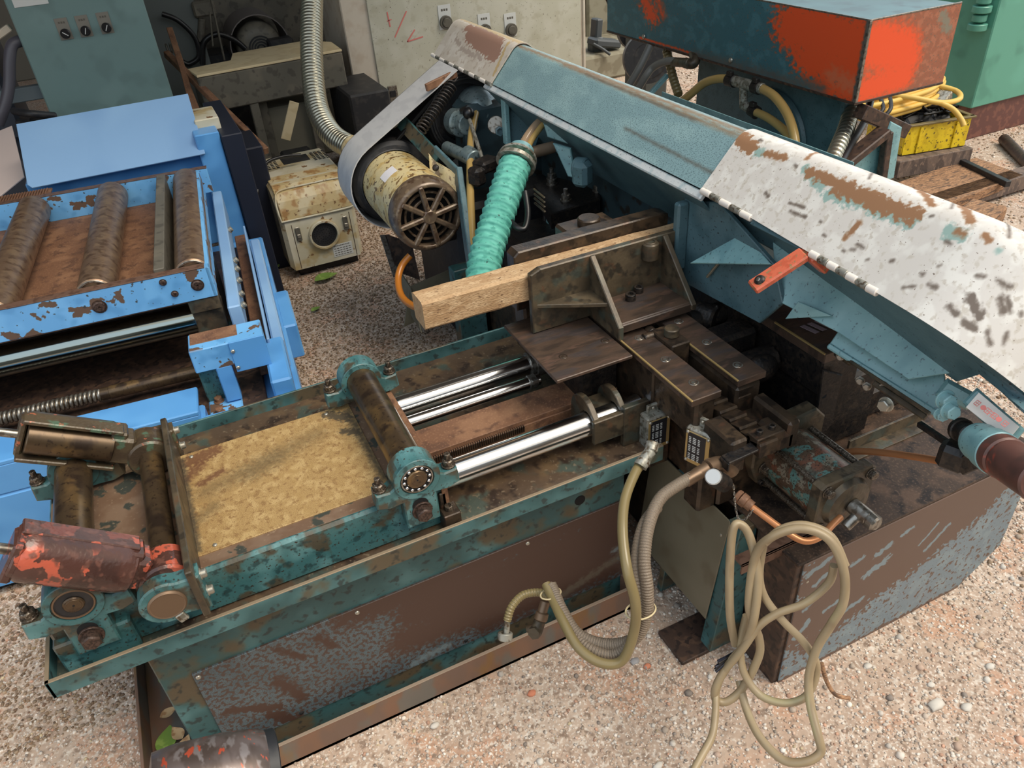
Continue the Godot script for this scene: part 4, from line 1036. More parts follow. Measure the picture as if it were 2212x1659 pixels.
func saw_vise() -> void:
	# casting that carries the rails
	var s := S()
	s.bb(Vector3(0.806, 0.414, -1.30), Vector3(0.862, 0.70, -1.13), 0.004)
	s.bb(Vector3(0.812, 0.60, -1.20), Vector3(0.862, 0.70, -0.985), 0.006)
	s.bb(Vector3(0.815, 0.414, -1.01), Vector3(0.865, 0.62, -0.955), 0.006)
	s.bb(Vector3(0.865, 0.414, -1.34), Vector3(0.99, 0.625, -0.95), 0.006)
	s.bb(Vector3(0.955, 0.60, -0.985), Vector3(0.985, 0.668, -0.87), 0.006)
	s.bb(Vector3(0.93, 0.60, -0.94), Vector3(0.975, 0.645, -0.87), 0.008)
	s.bb(Vector3(0.82, 0.58, -0.97), Vector3(0.862, 0.665, -0.88), 0.005)
	s.bb(Vector3(0.90, 0.43, -1.02), Vector3(1.01, 0.60, -0.955), 0.008)
	s.bb(Vector3(0.92, 0.60, -1.35), Vector3(0.985, 0.69, -0.992), 0.006)
	s.bb(Vector3(0.925, 0.655, -1.35), Vector3(0.960, 0.668, -0.990), 0.003)
	var bed := part("vise_bed", s, M.oily, saw)
	s = S()
	s.bb(Vector3(0.7955, 0.699, -1.40), Vector3(0.868, 0.7155, -0.979), 0.0015)
	var r1 := part("vise_rail", s, M.oily_plate, saw)
	sunk_row(r1, 0.836, 0.7155, [-1.232, -1.130, -1.030])
	s = S()
	s.bb(Vector3(0.9165, 0.699, -1.40), Vector3(0.9885, 0.7155, -0.987), 0.0015)
	var r2 := part("vise_rail", s, M.oily_plate, saw)
	sunk_row(r2, 0.952, 0.7155, [-1.245, -1.140, -1.035])
	for x in [0.7945, 0.9155]:
		s = S()
		s.bb(Vector3(x - 0.0006, 0.7125, -1.27 if x < 0.85 else -1.20), Vector3(x + 0.0036, 0.7159, -0.979 if x < 0.85 else -0.989), 0.0005)
		part("worn_edge", s, M.brass_line, r1 if x < 0.85 else r2)
	# ratchet rack with stepped teeth
	s = S()
	for i in 14:
		var z0 := -1.28 + i * 0.0305
		s.extr(PackedVector2Array([Vector2(0, 0), Vector2(0.0305, 0), Vector2(0.0305, 0.030), Vector2(0.027, 0.034), Vector2(0, 0.026)]), Vector3(0.868, 0.628, z0), Vector3.BACK, Vector3.UP, Vector3(0.044, 0, 0), 0.001)
	part("ratchet_rack", s, M.oily, saw)
	s = S()
	s.bb(Vector3(0.868, 0.64, -0.895), Vector3(0.935, 0.668, -0.862), 0.002)
	var re := part("rack_stop", s, M.oily, saw)
	for x in [0.884, 0.915]: bolt(Vector3(x, 0.668, -0.878), Vector3.UP, 0.007, M.dark_iron, re, "sock")
	s = S()
	s.bar(Vector3(0.800, 0.640, -0.872), Vector3(0.895, 0.650, -0.868), Vector3.BACK, 0.026, 0.006)
	s.bar(Vector3(0.80, 0.640, -0.872), Vector3(0.80, 0.620, -0.872), Vector3.BACK, 0.026, 0.005)
	part("catch_strap", s, M.dark_iron, saw)
	s = S()
	s.cyl(Vector3(0.795, 0.60, -0.905), Vector3(0.795, 0.60, -0.84), 0.0065, 14)
	s.lathe(Vector3(0.795, 0.60, -0.872), Vector3.BACK, [Vector2(0, 0), Vector2(0.0115, 0), Vector2(0.0115, 0.010), Vector2(0, 0.010)], 6)
	s.cyl(Vector3(0.78, 0.62, -0.90), Vector3(0.78, 0.62, -0.885), 0.014, 18)
	part("stop_screw", s, M.brass, saw)
	# lock block with the round-headed pin
	s = S()
	s.bb(Vector3(0.868, 0.662, -1.235), Vector3(0.916, 0.726, -1.150), 0.003)
	s.cyl(Vector3(0.845, 0.712, -1.228), Vector3(0.872, 0.712, -1.228), 0.012, 16)
	s.cyl(Vector3(0.876, 0.712, -1.256), Vector3(0.876, 0.712, -1.236), 0.012, 16)
	var lk := part("lock_block", s, M.oily, saw)
	s = S()
	s.cyl(Vector3(0.893, 0.726, -1.190), Vector3(0.893, 0.746, -1.190), 0.017, 24, 0.002)
	part("pin_head", s, M.casting, lk)
	# moving jaw
	s = S()
	s.extr(PackedVector2Array([Vector2(0.640, 0.7165), Vector2(1.02, 0.7165), Vector2(1.06, 0.735), Vector2(1.06, 0.876), Vector2(0.665, 0.876), Vector2(0.640, 0.866)]), Vector3(0, 0, -1.388), Vector3.RIGHT, Vector3.UP, Vector3(0, 0, 0.018), 0.0025)
	var jaw := part("moving_jaw", s, M.casting, saw)
	s = S()
	for x in [0.789, 0.985]:
		s = S()
		s.extr(PackedVector2Array([Vector2(-1.372, 0.7165 if x < 0.9 else 0.735), Vector2(-1.243, 0.7165 if x < 0.9 else 0.735), Vector2(-1.243, 0.748), Vector2(-1.366, 0.874), Vector2(-1.372, 0.874)]), Vector3(x, 0, 0), Vector3.BACK, Vector3.UP, Vector3(0.014, 0, 0), 0.002)
		part("jaw_rib", s, M.casting, jaw)
	s = S()
	s.bb(Vector3(0.80, 0.738, -1.372), Vector3(0.99, 0.752, -1.252), 0.003)
	s.bb(Vector3(0.80, 0.728, -1.258), Vector3(0.99, 0.750, -1.248), 0.003)
	s.bb(Vector3(0.868, 0.70, -1.36), Vector3(0.912, 0.738, -1.275), 0.003)
	s.bb(Vector3(0.925, 0.7165, -1.36), Vector3(0.955, 0.74, -1.262), 0.003)
	part("jaw_floor", s, M.oily_plate, jaw)
	s = S()
	s.extr(PackedVector2Array([Vector2(0.650, -1.371), Vector2(0.795, -1.371), Vector2(0.795, -1.288)]), Vector3(0, 0.780, 0), Vector3.RIGHT, Vector3.BACK, Vector3(0, 0.010, 0), 0.0015)
	part("jaw_gusset", s, M.casting, jaw)
	bolt(Vector3(0.878, 0.752, -1.335), Vector3.UP, 0.0125, M.dark_iron, jaw, "sock")
	bolt(Vector3(0.914, 0.752, -1.356), Vector3.UP, 0.0115, M.dark_iron, jaw, "sock")
	s = S()
	s.cyl(Vector3(0.949, 0.825, -1.366), Vector3(0.949, 0.868, -1.366), 0.020, 24, 0.003)
	s.ring(Vector3(0.949, 0.866, -1.366), Vector3(0.949, 0.8705, -1.366), 0.015, 0.010)
	part("jaw_boss", s, M.casting, jaw)
	# fixed jaw behind the timber
	s = S()
	s.extr(PackedVector2Array([Vector2(0.640, 0.735), Vector2(1.06, 0.735), Vector2(1.06, 0.880), Vector2(1.045, 0.886), Vector2(0.652, 0.886), Vector2(0.640, 0.875)]), Vector3(0, 0, -1.495), Vector3.RIGHT, Vector3.UP, Vector3(0, 0, 0.042), 0.003)
	s.cyl(Vector3(0.88, 0.845, -1.53), Vector3(0.88, 0.888, -1.53), 0.028, 24, 0.003)
	s.bb(Vector3(0.81, 0.74, -1.58), Vector3(0.95, 0.87, -1.495), 0.006)
	s.bb(Vector3(0.66, 0.60, -1.52), Vector3(0.71, 0.76, -1.46), 0.006)
	part("fixed_jaw", s, M.oily, saw)
	# feed plate on the left of the rails
	s = S()
	s.bb(Vector3(0.598, 0.7065, -1.446), Vector3(0.786, 0.715, -1.180), 0.0015)
	var fp := part("feed_plate", s, M.oily_plate, saw)
	for p in [Vector3(0.654, 0.715, -1.255), Vector3(0.765, 0.715, -1.262)]: bolt(p, Vector3.UP, 0.010, M.oily, fp, "sunk", "screw")
	s = S()
	s.bb(Vector3(0.70, 0.55, -1.44), Vector3(0.80, 0.706, -1.26), 0.006)
	s.bb(Vector3(0.72, 0.512, -1.42), Vector3(0.80, 0.56, -1.32), 0.006)
	part("plate_support", s, M.dark_iron, saw)
	# vise cylinder
	var ax := 1.022
	var ay := 0.520
	s = S()
	s.extr(PackedVector2Array([Vector2(0.926, 0.585), Vector2(0.960, 0.612), Vector2(1.085, 0.622), Vector2(1.115, 0.59), Vector2(1.115, 0.465), Vector2(1.085, 0.432), Vector2(0.978, 0.440), Vector2(0.945, 0.470), Vector2(0.926, 0.52)]), Vector3(0, 0, -0.96), Vector3.RIGHT, Vector3.UP, Vector3(0, 0, 0.036), 0.004)
	var cy := part("vise_cylinder", s, M.casting, saw)
	s = S()
	s.cyl(Vector3(ax, ay, -0.93), Vector3(ax, ay, -0.78), 0.066, 40, 0.002)
	part("barrel", s, mt(tex(512, 512, rgb(90, 74, 60), 0.36, [[rgb(116, 76, 58), 0.012, 0.5, 0.68, 0.45, 4], [rgb(92, 128, 122), 0.014, 0.56, 0.66, 0.4, 4], [rgb(132, 124, 108), 0.02, 0.6, 0.74, 0.3, 4], [rgb(60, 48, 40), 0.1, 0.62, 0.75, 0.4, 3]], 82), 3.0, 0.2), cy)
	s = S()
	s.extr(PackedVector2Array([Vector2(-0.072, -0.06), Vector2(-0.06, -0.072), Vector2(0.06, -0.072), Vector2(0.072, -0.06), Vector2(0.072, 0.06), Vector2(0.06, 0.068), Vector2(-0.06, 0.068), Vector2(-0.072, 0.06)]), Vector3(ax, ay, -0.788), Vector3.RIGHT, Vector3.UP, Vector3(0, 0, 0.028), 0.003)
	s.lathe(Vector3(ax, ay, -0.76), Vector3.BACK, [Vector2(0.058, 0), Vector2(0.052, 0.012), Vector2(0.044, 0.014), Vector2(0.036, 0.016), Vector2(0, 0.016)], 32)
	part("end_cap", s, M.casting, cy)
	for e in [Vector2(-0.056, 0.050), Vector2(0.056, 0.050), Vector2(-0.056, -0.050), Vector2(0.056, -0.050)]:
		s = S()
		s.cyl(Vector3(ax + e.x, ay + e.y, -0.93), Vector3(ax + e.x, ay + e.y, -0.775), 0.0068, 14, 0.001)
		part("tie_rod", s, M.bolt, cy)
		bolt(Vector3(ax + e.x, ay + e.y, -0.760), Vector3.BACK, 0.0105, M.bolt, cy, "hex")
	bolt(Vector3(0.958, 0.512, -0.923), Vector3.BACK, 0.0125, M.bolt, cy, "hex")
	bolt(Vector3(0.952, 0.474, -0.923), Vector3.BACK, 0.006, M.dark_iron, cy, "sock")
	s = S()
	s.cyl(Vector3(ax + 0.004, 0.520, -0.745), Vector3(ax + 0.006, 0.518, -0.700), 0.0165, 24, 0.002)
	s.lathe(Vector3(ax + 0.006, 0.518, -0.702), Vector3.BACK, [Vector2(0.0175, 0), Vector2(0.0175, 0.016), Vector2(0.014, 0.020), Vector2(0, 0.020)], 6)
	s.cyl(Vector3(ax + 0.004, 0.517, -0.722), Vector3(ax - 0.030, 0.495, -0.722), 0.0105, 16, 0.001)
	part("banjo_fitting", s, M.steel, cy)
	limit_switch(saw, Vector3(0.826, 0.592, -0.975), -1.2)
	# right-hand fixed rail, blocks and cylinders in the dark under the bow
	s = S()
	s.bb(Vector3(1.132, 0.69, -1.45), Vector3(1.25, 0.7155, -0.972), 0.002)
	var r3 := part("vise_rail", s, M.oily_plate, saw)
	s = S()
	s.bb(Vector3(1.131, 0.7125, -1.13), Vector3(1.1355, 0.7162, -0.974), 0.0005)
	part("worn_edge", s, M.brass_line, r3)
	s = S()
	for i in 4:
		var x := 1.165 + i * 0.021
		s.plate([Vector3(x, 0.7165, -1.085), Vector3(x + 0.013, 0.7165, -1.085), Vector3(x + 0.020, 0.7165, -1.045), Vector3(x + 0.007, 0.7165, -1.045)], Vector3.UP, 0.0008, 0.0002)
	part("warning_stripes", s, plain(rgb(150, 132, 140), 0.5), r3)
	s = S()
	s.bb(Vector3(1.137, 0.60, -1.45), Vector3(1.25, 0.69, -0.978), 0.004)
	s.bb(Vector3(1.145, 0.414, -1.42), Vector3(1.34, 0.61, -0.985), 0.01)
	s.bb(Vector3(1.22, 0.414, -1.30), Vector3(1.55, 0.50, -1.02), 0.01)
	s.bb(Vector3(1.02, 0.414, -1.16), Vector3(1.15, 0.455, -1.02), 0.01)
	part("fixed_vise_block", s, M.dark_iron, saw)
	s = S()
	s.plate([Vector3(1.132, 0.676, -0.97), Vector3(1.181, 0.655, -0.97), Vector3(1.174, 0.534, -0.97), Vector3(1.149, 0.483, -0.97), Vector3(1.13, 0.498, -0.97)], Vector3(-0.3, 0.1, 1), 0.012, 0.002)
	var sb := part("slotted_bracket", s, M.dark_iron, saw)
	s = S()
	s.cyl(Vector3(1.142, 0.609, -0.967), Vector3(1.139, 0.612, -0.964), 0.008, 14, 0.0002)
	part("slot", s, M.hole, sb)
	s = S()
	s.cyl(Vector3(1.01, 0.672, -1.285), Vector3(1.11, 0.672, -1.285), 0.027, 28, 0.003)
	s.cyl(Vector3(1.045, 0.672, -1.315), Vector3(1.075, 0.672, -1.26), 0.036, 28, 0.006)
	s.cyl(Vector3(1.000, 0.662, -1.268), Vector3(1.03, 0.662, -1.268), 0.014, 18, 0.003)
	s.cyl(Vector3(1.00, 0.625, -1.12), Vector3(1.13, 0.625, -1.12), 0.034, 28, 0.004)
	s.ball(Vector3(1.075, 0.628, -1.095), Vector3(0.045, 0.034, 0.03), 20, 12)
	s.bb(Vector3(0.995, 0.60, -1.24), Vector3(1.13, 0.68, -1.17), 0.01)
	part("guide_cylinder", s, M.dark_iron, saw)
	bolt(Vector3(1.244, 0.46, -1.207), Vector3.UP, 0.013, M.dark_iron, saw, "sock")
	s = S()
	s.cyl(Vector3(1.052, 0.684, -1.256), Vector3(1.052, 0.684, -1.254), 0.006, 12, 0.0002)
	part("pin_hole", s, M.hole, saw)

func bow_profile(w0: float, n0: float) -> Array:
	var o := []
	for i in 7: o.append(Vector2(lerpf(w0, 0.122, i / 6.0), n0))
	for i in range(1, 7):
		var a := 0.5 * PI * i / 6.0
		o.append(Vector2(0.122 + (0.042 + n0) * sin(a), -0.042 + (0.042 + n0) * cos(a)))
	for i in range(1, 4): o.append(Vector2(0.164 + n0, -0.042 - 0.085 * i / 3.0))
	return o

func hood_part(z0: float, zc: float, arc_deg: float, skew: float, n0: float, m: Material, called: String, parent: Node) -> MeshInstance3D:
	# u along the hood, v across it
	var R := 0.22
	var L := zc - z0
	var AL := R * deg_to_rad(arc_deg)
	var tot := L + AL
	var rows := []
	var cnt := 16
	var k := 48
	var vs := []
	var flat := 0.122 / (0.122 + 0.042 * PI / 2 + 0.085)
	for i in 16:
		vs.append(flat * i / 6.0 if i <= 6 else (flat + (0.066 / 0.273) * (i - 6) / 6.0 if i <= 12 else 1.0 - 0.311 * (15 - i) / 3.0))
	for i in cnt:
		var row := PackedVector3Array()
		for j in k + 1:
			var u := float(j) / k
			var p: Vector2 = bow_profile(-skew * u, n0)[i]
			var ss := u * tot
			if ss < L or arc_deg == 0.0: row.append(B(p.x, z0 + ss, p.y))
			else:
				var a := (ss - L) / R
				row.append(B(p.x, zc + (R + p.y) * sin(a), -R + (R + p.y) * cos(a)))
		rows.append(row)
	var s := S()
	s.sheet(rows, 0.003, B(0.06, (z0 + zc) * 0.5, -0.15))
	# true arc lengths across for v
	for i in s.v.size():
		s.uv[i] = Vector2(s.uv[i].x, remap_v(s.uv[i].y * 15.0, vs))
	return part(called, s, m, parent)

func remap_v(x: float, vs: Array) -> float:
	var i := clampi(int(x), 0, 14)
	return lerpf(vs[i], vs[i + 1], x - i)

func hinge(parent: Node, z0: float, z1: float, cnt: int, m: Material, w0 := 0.0, w1 := 0.0) -> void:
	for i in cnt:
		var s := S()
		var a := lerpf(z0, z1, (i + 0.04) / cnt)
		var b := lerpf(z0, z1, (i + 0.96) / cnt)
		var wa := lerpf(w0, w1, float(i) / cnt)
		s.cyl(B(wa - 0.003, a, 0.0), B(wa - 0.003, b, 0.0), 0.0075, 14, 0.001)
		part("hinge_knuckle", s, m if i % 2 == 0 else M.zinc, parent)

func saw_bow() -> void:
	# hollow beam
	var rows := []
	var pr := bow_profile(0.0, -0.002)
	for p in pr: rows.append(PackedVector3Array([B(p.x, -2.46, p.y), B(p.x, -2.2, p.y), B(p.x, -1.9, p.y), B(p.x, -1.6, p.y), B(p.x, -1.27, p.y)]))
	var s := S()
	s.sheet(rows, 0.004, B(0.06, -1.8, -0.1))
	M.bow.uv1_triplanar = false
	var bow := part("bow", s, M.bow, saw, "pale blue speckled beam with a rusty far edge")
	s = S()
	s.box(B(-0.012, -1.88, -0.011), Vector3(0.020, 0.014, 1.18), Basis(BW, BN, Vector3.BACK), 0.003)
	part("lower_flange", s, M.flange, bow)
	# inner wall of the bow, its shade put into the paint colour
	var pts := PackedVector2Array()
	pts.append(Vector2(-2.48, -0.015)); pts.append(Vector2(-2.48, -0.24))
	pts.append(Vector2(-0.78, -0.42))
	for p in arc_pts(Vector2(-0.74, -0.22), 0.205, deg_to_rad(-80), deg_to_rad(90), 16): pts.append(p)
	s = S()
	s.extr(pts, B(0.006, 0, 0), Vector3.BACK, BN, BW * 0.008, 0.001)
	part("inner_wall", s, M.bow_shaded, bow)
	s = S()
	rows = []
	for k in 4:
		var row := PackedVector3Array()
		for i in 7: row.append(B(-0.022 - 0.012 * k, -2.46 + 1.17 * i / 6.0, -0.016 - 0.085 * k))
		rows.append(row)
	s.sheet(rows, 0.004, B(0.2, -1.9, -0.2))
	part("inner_wall", s, M.bow_shaded, bow)
	s = S()
	s.bb(Vector3(1.27, 0.414, -2.60), Vector3(1.50, 0.86, -1.47), 0.02)
	s.bb(Vector3(0.98, 0.414, -2.70), Vector3(1.50, 0.90, -2.56), 0.02)
	part("rear_frame", s, M.frame_dark, saw)
	s = S()
	s.bb(Vector3(0.86, 0.0, -2.95), Vector3(1.55, 0.60, -2.43), 0.02)
	part("rear_base", s, M.near_black, saw)  # near-black colour stands in for the dark base interior
	s = S()
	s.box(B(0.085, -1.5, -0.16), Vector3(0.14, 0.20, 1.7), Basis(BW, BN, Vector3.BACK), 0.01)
	part("beam_core", s, M.bow_shaded, bow)
	# front wheel hood with hinges
	M.hood = mt(tex(1536, 448, rgb(216, 210, 202), 0.36, [[rgb(228, 224, 216), 0.012, 0.45, 0.7, 0.34, 4], [rgb(202, 194, 182), 0.03, 0.6, 0.8, 0.42, 4], [rgb(118, 104, 92), 0.08, 0.83, 0.86, 0.6, 4]], 24, hood_marks(), 0.012), 0.0)
	var hd := hood_part(-1.295, -0.74, 100.0, 0.045, 0.004, M.hood, "front_hood", bow)
	hd.set_meta("label", "white hood with rusty peeled patches")
	hinge(bow, -1.295, -1.125, 5, M.white_label, 0.0, -0.006)
	hinge(bow, -0.955, -0.79, 7, M.white_label, -0.013, -0.021)
	# wall between the hood's lower edge and the shelf plate
	var up := [B(0.004, -1.295, -0.006), B(-0.003, -1.16, -0.006), B(-0.012, -0.99, -0.006), B(-0.019, -0.84, -0.006)]
	for q in [0.0, 14.0, 28.0, 42.0, 56.0, 70.0]:
		var aa := deg_to_rad(q)
		var uu: float = (0.555 + 0.22 * aa) / 0.939
		up.append(B(-0.045 * uu + 0.003, -0.74 + 0.214 * sin(aa), -0.22 + 0.214 * cos(aa)))
	var lo := [Vector3(1.062, 0.944, -1.29), Vector3(1.0953, 0.9293, -1.1337), Vector3(1.120, 0.895, -0.99), Vector3(1.1425, 0.862, -0.8669), Vector3(1.159, 0.832, -0.765), Vector3(1.1672, 0.8168, -0.705), Vector3(1.098, 0.86, -0.627), Vector3(1.071, 0.871, -0.573), Vector3(1.057, 0.873, -0.528), Vector3(1.043, 0.872, -0.48)]
	rows = []
	for k in 5:
		var row := PackedVector3Array()
		for i in 10: row.append((up[i] as Vector3).lerp((lo[i] as Vector3) + (Vector3(0, -0.022, 0) if i < 6 else Vector3(0.012, 0.012, -0.01)), k / 4.0) + Vector3(0.02, -0.012, 0) * sin(PI * k / 4.0))
		rows.append(row)
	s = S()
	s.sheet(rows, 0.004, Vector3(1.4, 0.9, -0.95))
	part("inner_wall", s, M.bow_shaded, bow)
	s = S()
	s.box(B(-0.012, -1.04, -0.006), Vector3(0.012, 0.006, 0.17), Basis(BW, BN, Vector3.BACK), 0.001)
	part("hood_rim", s, M.bow_shaded, bow)
	# rear wheel hood
	var rh := hood_part(-2.945, -2.41, 0.0, 0.0, 0.006, M.rear_hood, "rear_hood", bow)
	rh.set_meta("label", "dusty white hood rubbed to pinkish brown")
	hinge(bow, -2.97, -2.41, 12, M.white_label)
	# guide plate in the blade slot, shade put into its colour
	s = S()
	s.plate([Vector3(1.05, 0.945, -1.383), Vector3(1.05, 0.778, -1.383), Vector3(1.05, 0.735, -1.354), Vector3(1.05, 0.757, -1.092), Vector3(1.05, 0.835, -1.034), Vector3(1.05, 0.906, -1.073), Vector3(1.05, 0.975, -1.26)], Vector3(-1, 0, 0), 0.012, 0.002)
	s.box(Vector3(1.036, 0.858, -1.372), Vector3(0.032, 0.172, 0.022), Basis(), 0.006)
	var gd := part("guide_plate", s, M.bow_shaded, bow)
	s = S()
	s.plate([Vector3(1.062, 0.930, -1.187), Vector3(1.046, 0.794, -1.265), Vector3(1.046, 0.907, -1.074)], BN, 0.006, 0.001)
	part("web", s, M.bow_blue, gd)
	s = S()
	s.bar(Vector3(1.058, 0.925, -1.188), Vector3(1.040, 0.795, -1.266), BN, 0.006, 0.006)
	part("weld", s, M.edge_steel, gd)
	s = S()
	s.plate([Vector3(1.056, 0.853, -1.0), Vector3(1.056, 0.808, -1.018), Vector3(1.056, 0.851, -0.921)], Vector3(-1, 0.2, 0.4), 0.005, 0.001)
	part("web", s, M.bow_blue, gd)
	# sloping shelf plate under the hood
	var nn := Vector3(-0.7118, 0.6409, 0.2873)
	s = S()
	s.plate([Vector3(1.0953, 0.9293, -1.1337), Vector3(1.1425, 0.862, -0.8669), Vector3(1.1672, 0.8168, -0.705), Vector3(1.15, 0.8064, -0.7243), Vector3(1.1153, 0.7848, -0.762), Vector3(1.0841, 0.8181, -0.9136), Vector3(1.0503, 0.8347, -1.0345), Vector3(1.074, 0.8892, -1.0972)], nn, 0.005, 0.001)
	part("shelf_plate", s, M.bow_blue, bow)
	s = S()
	s.plate([Vector3(1.0895, 0.7797, -0.9312), Vector3(1.1094, 0.8027, -0.9334), Vector3(1.1386, 0.772, -0.7924), Vector3(1.1774, 0.7906, -0.7378), Vector3(1.1666, 0.7693, -0.7172), Vector3(1.1664, 0.7614, -0.6998), Vector3(1.1405, 0.7353, -0.7059)], nn, 0.012, 0.002)
	var ga := part("guide_arm", s, M.bow_blue, bow)
	s = S()
	s.bar(Vector3(1.0899, 0.7733, -0.9326), Vector3(1.1425, 0.7301, -0.706), nn, 0.018, 0.012, 0.004)
	part("guide_bar", s, M.bow_blue, ga)
	s = S()
	s.bar(Vector3(1.101, 0.761, -0.928), Vector3(1.072, 0.779, -0.675), nn, 0.006, 0.007, 0.002)
	s.bar(Vector3(1.089, 0.756, -0.81), Vector3(1.087, 0.754, -0.689), nn, 0.010, 0.012, 0.002)
	s.box(Vector3(1.131, 0.755, -0.911), Vector3(0.05, 0.03, 0.05), Basis(), 0.01)
	part("blade_guide", s, M.casting, bow)
	for p in [Vector3(1.088, 0.744, -0.841), Vector3(1.089, 0.74, -0.824), Vector3(1.096, 0.758, -0.795), Vector3(1.103, 0.756, -0.91)]:
		bolt(p, Vector3(-0.8, 0.2, 0.5), 0.007, M.steel, ga, "hex")
	bolt(Vector3(1.076, 0.741, -0.764), Vector3(-0.9, 0.1, 0.2), 0.012, M.bright_bolt, ga, "hex")
	# clamp block with big hexagons
	s = S()
	s.plate([Vector3(1.1385, 0.7694, -0.7203), Vector3(1.1622, 0.7964, -0.7217), Vector3(1.1763, 0.7881, -0.6683), Vector3(1.1557, 0.7651, -0.6679)], nn, 0.045, 0.008)
	part("clamp_block", s, M.bow_blue, bow)
	bolt(Vector3(1.062, 0.83, -0.652), Vector3(-0.3, 0.2, 0.9), 0.014, M.bow_blue, bow, "hex")
	bolt(Vector3(1.055, 0.821, -0.635), Vector3(-0.3, 0.2, 0.9), 0.013, M.bow_blue, bow, "hex")
	bolt(Vector3(1.057, 0.804, -0.647), Vector3(-0.5, 0.1, 0.8), 0.010, M.bow_blue, bow, "hex")
	# plate with the red lettering
	s = S()
	s.plate([Vector3(1.075, 0.833, -0.629), Vector3(1.105, 0.85, -0.63), Vector3(1.068, 0.861, -0.521), Vector3(1.036, 0.84, -0.518)], nn, 0.02, 0.004)
	var tb := part("tension_bracket", s, M.bow_blue, bow)
	s = S()
	s.plate([Vector3(1.085, 0.859, -0.614), Vector3(1.054, 0.87, -0.524), Vector3(1.03, 0.854, -0.521), Vector3(1.059, 0.841, -0.612)], nn, 0.002, 0.0005)
	var lb := part("sign_plate", s, M.white_label, tb)
	var l0 := (Vector3(1.088, 0.853, -0.616) + Vector3(1.066, 0.838, -0.614)) * 0.5
	var l1 := (Vector3(1.056, 0.866, -0.527) + Vector3(1.035, 0.852, -0.525)) * 0.5
	var ld := (l1 - l0).normalized()
	var lu := nn.cross(ld).normalized()
	if lu.dot(Vector3.UP) < 0: lu = -lu
	s = S()
	var len := (l1 - l0).length()
	# two framed characters, a dot, four characters, a dot, two framed characters
	for g in [[0.14, 2], [0.30, 0], [0.41, 1], [0.50, 3], [0.60, 1], [0.70, 0], [0.85, 2]]:
		var c: Vector3 = l0 + (l1 - l0) * g[0] + nn * 0.0075
		var bb := Basis(ld, lu, nn)
		if g[1] == 0: s.cyl(c, c + nn * 0.0006, 0.0042, 14, 0.0001)
		else:
			for q in ([[0, 0.004, 0.010, 0.0012], [0, -0.004, 0.010, 0.0012], [-0.0045, 0, 0.0012, 0.009], [0.0045, 0, 0.0012, 0.009], [0, 0, 0.009, 0.001], [0, 0, 0.001, 0.008]] if g[1] != 3 else [[0, 0.003, 0.009, 0.0012], [0, -0.001, 0.009, 0.0012], [-0.003, -0.003, 0.0012, 0.006], [0.003, 0.0, 0.0012, 0.01]]):
				s.box(c + bb * Vector3(q[0], q[1], 0), Vector3(q[2], q[3], 0.0006), bb, 0.0001)
	part("sign_print", s, M.print_red, lb)
	# tension cylinder at the very front
	var t0 := Vector3(1.053, 0.8, -0.567)
	var t1 := Vector3(0.984, 0.854, -0.437)
	var td := (t1 - t0).normalized()
	s = S()
	s.lathe(t0, td, [Vector2(0, -0.01), Vector2(0.030, -0.01), Vector2(0.032, 0.0), Vector2(0.032, 0.028), Vector2(0.035, 0.030), Vector2(0.036, 0.055), Vector2(0.033, 0.058)], 32)
	var tc := part("tension_cylinder", s, M.bow_blue, bow)
	s = S()
	s.cyl(t0 + td * 0.052, t0 + td * 0.078, 0.0345, 32, 0.003)
	s.cyl(t0 + td * 0.080, t0 + td * 0.17, 0.033, 32, 0.003)
	part("brown_sleeve", s, mt(tex(256, 256, rgb(104, 70, 62), 0.42, [[rgb(84, 60, 54), 0.02, 0.42, 0.78, 0.45, 4], [rgb(150, 74, 60), 0.02, 0.72, 0.8, 0.5, 4]], 83), 3.0), tc)
	s = S()
	s.cyl(t0 - td * 0.075, t0, 0.017, 20, 0.002)
	s.cyl(t0 - td * 0.068, t0 - td * 0.056, 0.021, 20, 0.002)
	s.cyl(t0 - td * 0.040, t0 - td * 0.030, 0.019, 20, 0.002)
	s.bar(Vector3(1.104, 0.72, -0.71), Vector3(1.087, 0.733, -0.62), Vector3.UP, 0.012, 0.012, 0.003)
	s.box(Vector3(1.073, 0.729, -0.61), Vector3(0.04, 0.05, 0.05), Basis(Vector3.UP, 0.4), 0.01)
	s.bar(Vector3(1.065, 0.72, -0.593), Vector3(1.068, 0.758, -0.568), Vector3.UP, 0.03, 0.01, 0.002)
	part("tension_rod", s, M.dark_iron, tc)
	# orange handle bar
	s = S()
	var h0 := Vector3(0.924, 0.927, -0.991)
	var h1 := Vector3(1.016, 0.984, -0.965)
	s.bar(h0, h1, BW.cross(BN).normalized(), 0.034, 0.014, 0.003)
	s.bar(h1 - BN * 0.0, Vector3(1.034, 0.974, -0.965), Vector3.BACK, 0.034, 0.014, 0.004)
	s.bar(Vector3(1.018, 0.981, -0.953), Vector3(1.047, 0.952, -0.938), BW, 0.014, 0.024, 0.003)
	var hb := part("handle_bar", s, M.orange, bow, "orange bent flat bar")
	bolt(h0 + (h1 - h0) * 0.18 + BN * 0.006 , BN, 0.011, M.dark_iron, hb, "dome")
	bolt(h0 + (h1 - h0) * 0.18 + BN * 0.010, BN, 0.006, M.steel, hb, "dome")

